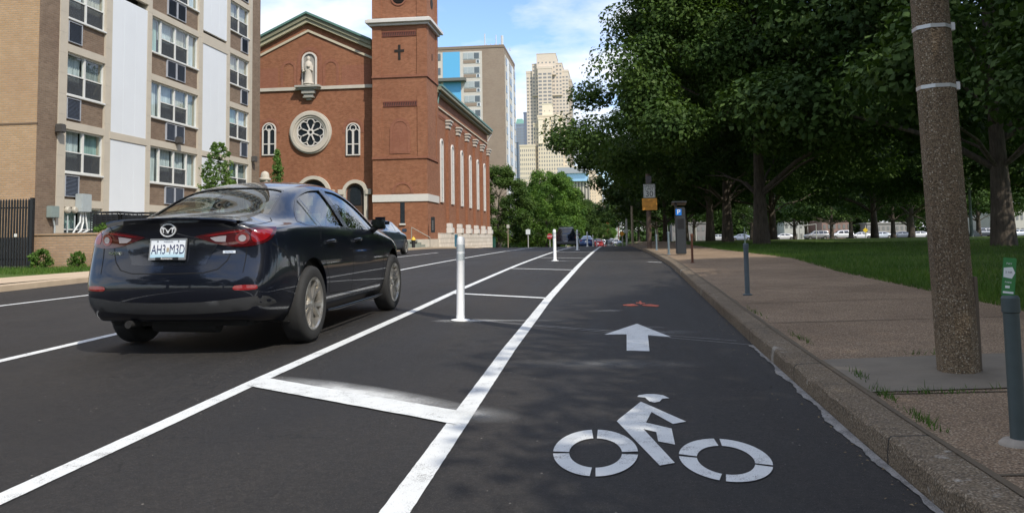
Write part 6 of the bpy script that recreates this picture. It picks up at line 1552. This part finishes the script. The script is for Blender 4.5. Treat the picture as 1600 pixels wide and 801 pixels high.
t, x, zb_, zt_ = simple_pole(793.5, 390, 350, 92, .05, WOODT, 'short_pole', 'tan post beside the far corner of the church', fz=zl); plate(791.5, 351, 796, 356, mat('sign_white', (.46, .46, .41), .4), 'sign_plate', t, 91.9)
# street lamps at distance
for (px, py, Y, fz, lab) in [(896, 350, 170, zl, 'street lamp arching over the trees right of the four wheel drive'), (925, 358, 260, zl, 'tiny far street lamp above the blue saloon')]:
    x, z = onY(px, py, Y); t = thing('street_lamp', lab, 'lamp', (x, Y, fz(Y))); mb = MB(); mb.tube([(x, Y, fz(Y)), (x, Y, z-.3), (x+.5, Y, z), (x+2.0, Y, z+.1)], [.12, .09, .07, .05], 8); mb.obj('pole', GRYP, t, smooth=40); MB().bbox(x+1.6, x+2.6, Y-.2, Y+.2, z-.02, z+.18, .06).obj('lamp_head', mat('lamp_pale', (.6, .62, .62), .4), t)
# dark fence beyond the church and green bin
t = thing('iron_fence', 'dark fence behind the pavement past the church corner', 'fence', (-13.5, 92, zl(92)))
mb = MB(); zf = zl(94)
for k in range(60): 
    x = -14.3; y = 90.5+k*.28
    MB().bbox(x-.02, x+.02, y, y+.13, zf-.2, zf+1.35, .004).obj('picket', mat('fence_dark', (.03, .028, .026), .8), t)
MB().box(-14.33, -14.29, 90.5, 107, zf+1.0, zf+1.08).obj('rail', mat('fence_dark', (.03, .028, .026), .8), t)
x, z = onY(769, 375, 90.2); t = thing('rubbish_bin', 'dark green bin beside the church corner', 'bin', (x, 90.2, zl(90)))
mb = MB(); mb.bbox(x-.35, x+.35, 89.9, 90.5, zl(90), z+.25, .06); mb.obj('tub', mat('bin_green', (.01, .07, .055), .5), t); MB().bbox(x-.38, x+.38, 89.86, 90.54, z+.25, z+.34, .03).obj('lid', mat('bin_green', (.01, .07, .055), .5), t)
# ================================================================== PARKED AND MOVING CARS FAR OFF
cars = [(1225, (.75, .75, .75), SEDAN, 'white saloon parked behind the thin trunks left of the silver wagon'), (1277, (.30, .30, .31), SUV, 'silver grey wagon parked at the far side of the park'), (1316, (.72, .73, .75), SUV, 'white tall car parked right of the silver wagon'), (1345, (.72, .73, .75), SEDAN, 'white saloon parked near mid lawn'), (1377, (.5, .55, .62), SEDAN, 'pale blue saloon parked left of the stout trunk'),
 (1408, (.14, .16, .2), SEDAN, 'dark saloon parked behind the stout trunk'), (1436, (.65, .66, .68), SEDAN, 'light saloon parked close left of the concrete pole'), (1538, (.08, .09, .11), SUV, 'dark tall car parked right of the concrete pole'), (1590, (.42, .45, .48), SEDAN, 'silver saloon parked at the right picture edge'), (1121, (.62, .64, .66), SEDAN, 'pale saloon parked between the two left trunks'), (1158, (.3, .35, .45), SEDAN, 'blue grey saloon parked left of the broad maple trunk'), (1187, (.15, .18, .25), SEDAN, 'navy saloon behind the broad maple trunk')]
protos = {}
def far_car(S, col, lab, x, y, z, rz, group, name='parked_car'):
    key = (id(S), tuple(col))
    if key not in protos: protos[key] = traffic_car(S, name, lab, 'car', col, (x, y, z), rz, group, level=1); c = protos[key]
    else: c = copy_tree(protos[key]); c['label'] = lab; c.location = (x, y, z); c.rotation_euler = (0, 0, rz); c['group'] = group
    c.name = name
    return c
for i, (px, col, S, lab) in enumerate(cars):
    Y = 174; x = pk(px, Y); c = far_car(S, col, lab, x+2.3, Y, zp(174)+.02, R(90), 'cars parked along the far side street')
far = [(946, 330, (.6, .62, .65), SEDAN, 0, 'white car far down the street'), (951, 210, (.03, .03, .035), SUV, 0, 'dark tall vehicle far down the street right of the white line end'), (957, 300, (.35, .37, .4), SUV, 0, 'grey vehicle far down the street'), (963, 260, (.62, .63, .66), SUV, 0, 'pale tall vehicle far down the street near the sign posts'), (968, 230, (.06, .07, .1), SEDAN, 0, 'dark saloon far down the street near the amber sign'),
 (942, 240, (.68, .7, .72), SUV, 0, 'white van far down the street beside the small posts'), (938, 150, (.4, .03, .03), SEDAN, 0, 'small red car far down the left lane'), (955, 380, (.7, .7, .72), SUV, 0, 'palest vehicle at the very end of the street'), (948, 420, (.3, .3, .32), SEDAN, 0, 'greyish car at the very end of the street'), (966, 350, (.55, .1, .08), SEDAN, 0, 'dull red car at the very end of the street')]
for (px, Y, col, S, rz, lab) in far:
    far_car(S, col, lab, onY(px, 372, Y)[0], Y, zr(Y)+.05, rz, 'traffic far down the street', 'distant_car')
# ================================================================== BACKGROUND BUILDINGS
def winmat(name, wall, glass, w, h, fw=.55, fh=.5, zoff=0., xoff=0., var=.5):
    """masonry with a rhythm of dark windows for buildings hundreds of metres away"""
    return None
def grid_building(name, label, x0, x1, y0, y1, z0, z1, wall, glass, nx, nz, fw=.5, fh=.5, side=True, top=.06, ny=3, cornice=True, inset=.15, parts=None, zmin=None, strips=False):
    t = parts or thing(name, label, 'building', ((x0+x1)/2, y0, z0))
    MB().box(x0, x1, y0, y1, z0, z1).obj('wall', wall, t)
    zb_ = zmin if zmin is not None else z0+(z1-z0)*.02; zt_ = z1-(z1-z0)*top; dz = (zt_-zb_)/nz; dx = (x1-x0)/nx
    g = MB()
    for i in range(nx):
        for k in range(nz):
            a = x0+dx*(i+.5-fw/2); g.add([(a, y0-.08, zb_+dz*(k+.5-fh/2)), (a+dx*fw, y0-.08, zb_+dz*(k+.5-fh/2)), (a+dx*fw, y0-.08, zb_+dz*(k+.5+fh/2)), (a, y0-.08, zb_+dz*(k+.5+fh/2))], [(0, 1, 2, 3)])
    o = g.obj('window', glass, t); o['kind'] = 'stuff'
    if side:
        g = MB(); dy = (y1-y0)/ny
        for i in range(ny):
            for k in range(nz):
                a = y0+dy*(i+.5-fw/2); g.add([(x1+.08, a, zb_+dz*(k+.5-fh/2)), (x1+.08, a+dy*fw, zb_+dz*(k+.5-fh/2)), (x1+.08, a+dy*fw, zb_+dz*(k+.5+fh/2)), (x1+.08, a, zb_+dz*(k+.5+fh/2))], [(0, 1, 2, 3)])
        o = g.obj('side_window', glass, t); o['kind'] = 'stuff'
    if cornice: MB().box(x0-.25, x1+.25, y0-.25, y1+.25, z1+.01, z1+(z1-z0)*.012+.3).obj('parapet', wall, t)
    return t
def pxz(px, py, Y): return onY(px, py, Y)
# tan slab with blue panels
Y = 150.0; GW = mat('far_window', (.10, .125, .14), .25, var=.5, scale=.3); TANF = brickmat('far_tan', (.27, .215, .165), (.30, .24, .18), (.30, .25, .2), .4, .15, .01, .1, .15)
xa = pxz(640, 80, Y)[0]; xb, zt = pxz(787, 74, Y); zg = zl(Y)-1
yb = onX(804, 100, xb)[0]
t = thing('slab_tower', 'tall tan slab apartment tower with sky blue panels and roof antennas behind the church', 'building', ((xa+xb)/2, Y, zg))
MB().box(xa, xb, Y, yb, zg, zt).obj('wall', TANF, t)
MB().box(xa-.1, xb+.05, Y-.1, yb+.1, zt+.01, zt+.5).obj('parapet', mat('parapet_brown', (.20, .155, .115), .9), t)
x1_, z1_ = pxz(753, 80, Y); CRF = mat('far_cream', (.50, .47, .41), .8)
MB().box(xa, x1_, Y-.12, Y-.01, zg, z1_).obj('cream_bay', CRF, t)
BLU = mat('panel_sky_blue', (.10, .38, .62), .6, var=.06)
for a, b, c, d in ((692, 82.5, 719, 124), (693, 129, 721, 172)):
    p, q = pxz(a, b, Y); r_, s_ = pxz(c, d, Y); MB().box(p, r_, Y-.18, Y-.13, s_, q).obj('blue_panel', BLU, t)
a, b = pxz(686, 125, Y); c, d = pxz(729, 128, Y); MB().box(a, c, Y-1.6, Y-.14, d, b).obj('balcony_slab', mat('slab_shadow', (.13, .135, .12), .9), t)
for k in range(9):
    py = 83+22.3*k
    if py > 240: break
    w0, zz = pxz(724+k*.6, py, Y); w1 = pxz(749.5+k*.5, py, Y)[0]; h22 = 22.3/F*Y; zz1 = zz-h22*.50
    f = MB().box(w0, w1, Y-.2, Y-.13, zz1, zz).obj('window', mat('far_frame', (.42, .45, .44), .5), t)
    wd = w1-w0
    for q in (.04, .30, .66): MB().box(w0+wd*q, w0+wd*(q+(.2 if q < .1 else .30)), Y-.24, Y-.205, zz1+.12, zz-.12).obj('pane', [mat('pane_pale', (.34, .38, .38), .3), GW, GW][int(q*3)], f)
    MB().box(w0, w1-wd*.25, Y-.18, Y-.131, zz1-h22*.28, zz1-h22*.06).obj('brick_spandrel', TANF, t)
    fr2 = MB().box(w1-wd*.22, w1, Y-.2, Y-.14, zz1-h22*.30, zz1-h22*.04).obj('vent_grille', WPANEL, t); MB().box(w1-wd*.18, w1-wd*.04, Y-.23, Y-.205, zz1-h22*.27, zz1-h22*.07).obj('louvre', GW, fr2)
    for q in (687, ): 
        a_, _ = pxz(q, py, Y); MB().box(a_-.5, a_+.2, Y-.2, Y-.13, zz1, zz).obj('window', GW, t)
dy = (yb-Y)
for (f0, f1, mm) in ((.06, .20, CRF), (.22, .36, WPANEL), (.40, .62, CRF), (.64, .78, WPANEL), (.80, .97, CRF)):
    MB().box(xb+.01, xb+.15, Y+dy*f0, Y+dy*f1, zg, zt-1.2).obj('wall_panel', mm, t)
for k in range(16):
    for f0, f1 in ((.08, .18), (.42, .60), (.82, .95)):
        zz = zt-3.0-k*2.62
        MB().box(xb+.16, xb+.2, Y+dy*f0, Y+dy*f1, zz, zz+1.4).obj('window', GW, t)
for (px, p0, p1, r_) in ((753.5, 47, 70, .12), (771.5, 49, 70, .10), (781, 50, 70, .28), (794, 70, 84, .12)):
    x, z = pxz(px, p0, Y); MB().tube([(x, Y+3, zt), (x, Y+3, z)], r_, 6).obj('antenna', mat('antenna_pale', (.5, .52, .52), .5), t)
mb = MB(); 
for k in range(9): x = pxz(753+k*3.4, 60, Y)[0]; mb.tube([(x, Y+3, zt), (x, Y+3, zt+1.1+.4*(k % 2))], .07, 5)
x2 = pxz(753, 60, Y)[0]; x3 = pxz(783, 60, Y)[0]; mb.tube([(x2, Y+3, zt+1), (x3, Y+3, zt+1)], .08, 5); mb.obj('antenna_rail', GRYP, t)
# distant skyline
SAND = mat('tower_sand', (.58, .50, .41), .8, var=.06, scale=.05); SAND2 = mat('tower_sand_dark', (.42, .36, .29), .8, var=.05, scale=.05)  # sand tones paled, distance haze is put into the colour
YEL = mat('limestone_warm', (.60, .52, .39), .8, var=.06, scale=.05); GWD = mat('tower_window', (.20, .20, .20), .3, var=.4, scale=.02)  # tower windows lightened to paint in the same haze
Y = 800.0
t = thing('sand_skyscraper', 'tall sand coloured skyscraper with stepped crown', 'building', (pxz(858, 370, Y)[0], Y, -2))
def lump(px0, px1, py_top, Yf, dep, wall, glass, nx, nz, fw, fh, z0=-2, par=None, ny=4, top=.02, zmin=None):
    a, z1 = pxz(px0, py_top, Yf); b = pxz(px1, py_top, Yf)[0]
    return grid_building('x', 'x', a, b, Yf, Yf+dep, z0, z1, wall, glass, nx, nz, fw, fh, parts=par, ny=ny, top=top, zmin=zmin)
lump(822, 888, 115, Y, 40, SAND, GWD, 13, 46, .62, .42, par=t, zmin=5)
lump(831, 878, 101, Y-2, 40, SAND, GWD, 9, 8, .5, .42, z0=140, par=t)
lump(838, 868, 85, Y-5, 36, SAND, GWD, 5, 3, .35, .3, z0=160, par=t, top=.3)
lump(840, 862, 108, Y-9, 10, SAND, GWD, 3, 44, .72, .5, par=t, zmin=5)
a, z = pxz(838, 85, Y-5); b = pxz(868, 85, Y)[0]
lump(884, 893, 128, Y+8, 30, SAND2, GWD, 3, 44, .6, .45, par=t, zmin=5)
Y = 600.0
t = thing('art_deco_tower', 'stepped sunlit pale yellow stone tower in front of the tall skyscraper', 'building', (pxz(860, 370, Y)[0], Y, -2))
lump(840, 879, 183, Y, 30, YEL, GWD, 10, 30, .42, .5, par=t)
lump(847, 862, 163, Y+2, 14, mat('lime_plain', (.70, .62, .48), .8), GWD, 2, 2, .1, .1, z0=80, par=t)
for q0, q1, py in ((841, 848, 187), (853, 858, 186), (868, 873, 181), (876, 880, 190)): lump(q0, q1, py, Y-1.5, 6, mat('lime_plain', (.70, .62, .48), .8), GWD, 1, 2, .1, .1, z0=70, par=t)
lump(833, 841, 195, Y+3, 25, YEL, GWD, 2, 26, .42, .5, par=t)
lump(812, 836, 229, Y-3, 30, YEL, GWD, 8, 20, .42, .5, par=t)
lump(874, 885, 205, Y+3, 25, YEL, GWD, 3, 24, .42, .5, par=t)
lump(880, 905, 262, Y-3, 20, YEL, GWD, 7, 16, .42, .5, par=t)
Y = 950.
t = thing('green_roof_tower', 'narrow grey blue tower with pale green roof far between the blocks', 'building', (pxz(812, 370, Y)[0], Y, -2)); lump(805, 819, 196, Y, 30, mat('glass_grey', (.20, .24, .30), .4), GWD, 6, 40, .4, .6, par=t)
a, z = pxz(805, 186, Y); b, z2_ = pxz(819, 196, Y); MB().prism([(a, z2_), (b, z2_), (b-2, z), (a+2, z)], 'Y', Y, Y+25).obj('roof', mat('roof_green_pale', (.22, .42, .36), .6), t)
Y = 900.
t = thing('dark_glass_tower', 'slim dark blue grey tower edge beside the sand skyscraper', 'building', (pxz(820, 370, Y)[0], Y, -2)); lump(818, 826, 178, Y, 30, mat('glass_blue_grey', (.14, .17, .24), .3), GWD, 3, 40, .4, .5, par=t)
Y = 420.
t = thing('street_bridge_building', 'office block with glass gallery spanning above the far street', 'building', (pxz(908, 370, Y)[0], Y, -2))
a, z1_ = pxz(872, 263, Y); b, z0_ = pxz(919, 270, Y); MB().box(a, b, Y-4, Y+10, z0_-.3, z1_).obj('roof_edge', mat('gallery_grey', (.30, .32, .34), .6), t)
a, z1_ = pxz(874, 268, Y); b, z0_ = pxz(919, 283, Y); MB().box(a, b, Y-2, Y+8, z0_, z1_).obj('glass_gallery', mat('gallery_glass', (.30, .50, .68), .15, var=.2, scale=.1, metal=.3), t)
lump(892, 921, 283, Y, 20, mat('bridge_cream', (.46, .42, .34), .8), mat('dark_strip', (.10, .095, .085), .5), 6, 1, .45, .96, par=t, top=.0)
Y = 430.
t = thing('yellow_block', 'pale yellow windowless tower at the end of the street', 'building', (pxz(932, 370, Y)[0], Y, -2))
lump(920, 931, 268, Y, 20, mat('block_cream', (.66, .55, .40), .8), GWD, 3, 22, .2, .4, par=t); lump(930.5, 940, 276, Y+1, 20, mat('block_cream', (.66, .55, .40), .8), GWD, 3, 20, .12, .4, par=t)
Y = 700.
t = thing('red_block', 'dark red brick block at the end of the street', 'building', (pxz(952, 370, Y)[0], Y, -2)); lump(938, 966, 318, Y, 20, mat('far_red', (.20, .08, .07), .8), GWD, 7, 10, .5, .4, par=t)
Y = 520.
t = thing('orange_hoarding_block', 'low block with bright orange front at the end of the street', 'building', (pxz(949, 370, Y)[0], Y, -2)); lump(945.5, 952, 345, Y, 10, mat('far_orange', (.62, .13, .05), .7), GWD, 2, 2, .1, .1, par=t, top=.5)
Y = 600.
t = thing('grey_far_block', 'grey stepped block at the end of the street near the right trees', 'building', (pxz(964, 370, Y)[0], Y, -2)); lump(957, 965, 342, Y, 10, mat('far_grey', (.38, .38, .36), .8), GWD, 3, 8, .4, .4, par=t)
# buildings across the park street
for (p0, p1, pt, Y, col, lab, nm) in [(1284, 1330, 346, 230, (.26, .17, .15), 'low brick building seen under the far park trees', 'brick_hall'), (1355, 1420, 350, 240, (.30, .28, .27), 'grey building behind the stout park trunks', 'grey_hall'), (1556, 1680, 326, 215, (.42, .40, .36), 'pale stone building at the right picture edge beyond the park', 'pale_hall'), (1225, 1262, 344, 236, (.44, .44, .42), 'small pale building left of the brick one beyond the park', 'pale_house'), (1050, 1110, 350, 238, (.20, .18, .18), 'dark building beyond the left part of the park', 'dark_hall')]:
    t = thing(nm, lab, 'building', (pxz((p0+p1)/2, 370, Y)[0], Y, zp(Y))); lump(p0, p1, pt, Y, 18, mat('hall_%s' % nm, col, .8), GWD, max(3, int((p1-p0)/7)), 2, .5, .45, z0=-3, par=t, zmin=-1)
# white gantry and yellow diamond sign by the side street
t, x, zb_, zt_ = simple_pole(1352, 373, 352, 166, .10, GRYP, 'sign_post', 'yellow diamond warning sign beyond the lawn', 'sign', fz=zp)
cx_, cz_ = onY(1352, 359.5, 165.8); MB().prism([(cx_-.5, cz_), (cx_, cz_-.5), (cx_+.5, cz_), (cx_, cz_+.5)], 'Y', 165.7, 165.75).obj('diamond_plate', mat('sign_yellow', (.70, .50, .03), .5), t)
x0_, z0_ = onY(1249, 353, 168); x1_, _ = onY(1275, 353, 168); t = thing('sign_gantry', 'thin pale metal gantry beyond the lawn left of the silver wagon', 'gantry', (x0_, 168, zp(168)))
mb = MB(); mb.tube([(x0_, 168, zp(168)), (x0_, 168, z0_), (x1_, 168, z0_+.3), (x1_, 168, zp(168))], .1, 6); mb.obj('frame', GRYP, t)
x0_, z0_ = onY(1515, 292, 120); t = thing('park_lamp_post', 'slender green grey lamp post just right of the concrete pole', 'lamp', (x0_, 60, zp(60)))
x0_, z0_ = onY(1514, 290, 60); t.location.x = x0_; MB().tube([(x0_, 60, zp(60)), (x0_, 60, z0_)], [.13, .08], 8).obj('pole', mat('lamp_green', (.10, .13, .12), .6), t, smooth=40); MB().lathe([(.1, -.1), (.22, .1), (.24, .4), (.1, .55), (0, .6)], x0_, 60, z0_, 12).obj('lamp_head', mat('lamp_pale', (.6, .62, .62), .4), t)
# low wall / sculpture stone on the lawn right of the pole
x0_, z0_ = onY(1520, 371, 62); t = thing('park_stone', 'pale grey low stone on the lawn right of the concrete pole', 'stone', (x0_, 62, zp(62)))
mb = MB(); mb.bbox(x0_-.4, x0_+.45, 61.7, 62.2, zp(62)-.05, zp(62)+.28, .09); mb.lathe([(.2, .0), (.22, .1), (.12, .22), (0, .25)], x0_+.1, 62, zp(62)+.24, 9); mb.obj('block', mat('stone_grey', (.34, .35, .34), .8, var=.3), t, smooth=50)
# fallen leaves, straw and grit in the gutter and on the pavement
rr = random.Random(12); mb = MB()
for k in range(420):
    y = 1.6+14*rr.random()**1.6
    if rr.random() < .5: x = xk(y)+.2+rr.random()*2.6; z = walk_z(y, x)+.003
    else: x = xk(y)-.02-abs(rr.gauss(0, .12)); z = zr(y)+.006
    s = rr.uniform(.003, .010); a = rr.random()*6.3; c_, q_ = math.cos(a)*s, math.sin(a)*s
    mb.add([(x-c_, y-q_, z), (x+q_*.5, y-c_*.5, z+s*.5), (x+c_, y+q_, z+.001), (x-q_*.5, y+c_*.5, z+s*.3)], [(0, 1, 2, 3)])
o = mb.obj('leaf_litter', mat('litter', (.24, .18, .10), .9, var=.5, scale=90)); tag(o, 'dry leaf bits and grit scattered along the kerb', 'litter', kind='stuff')
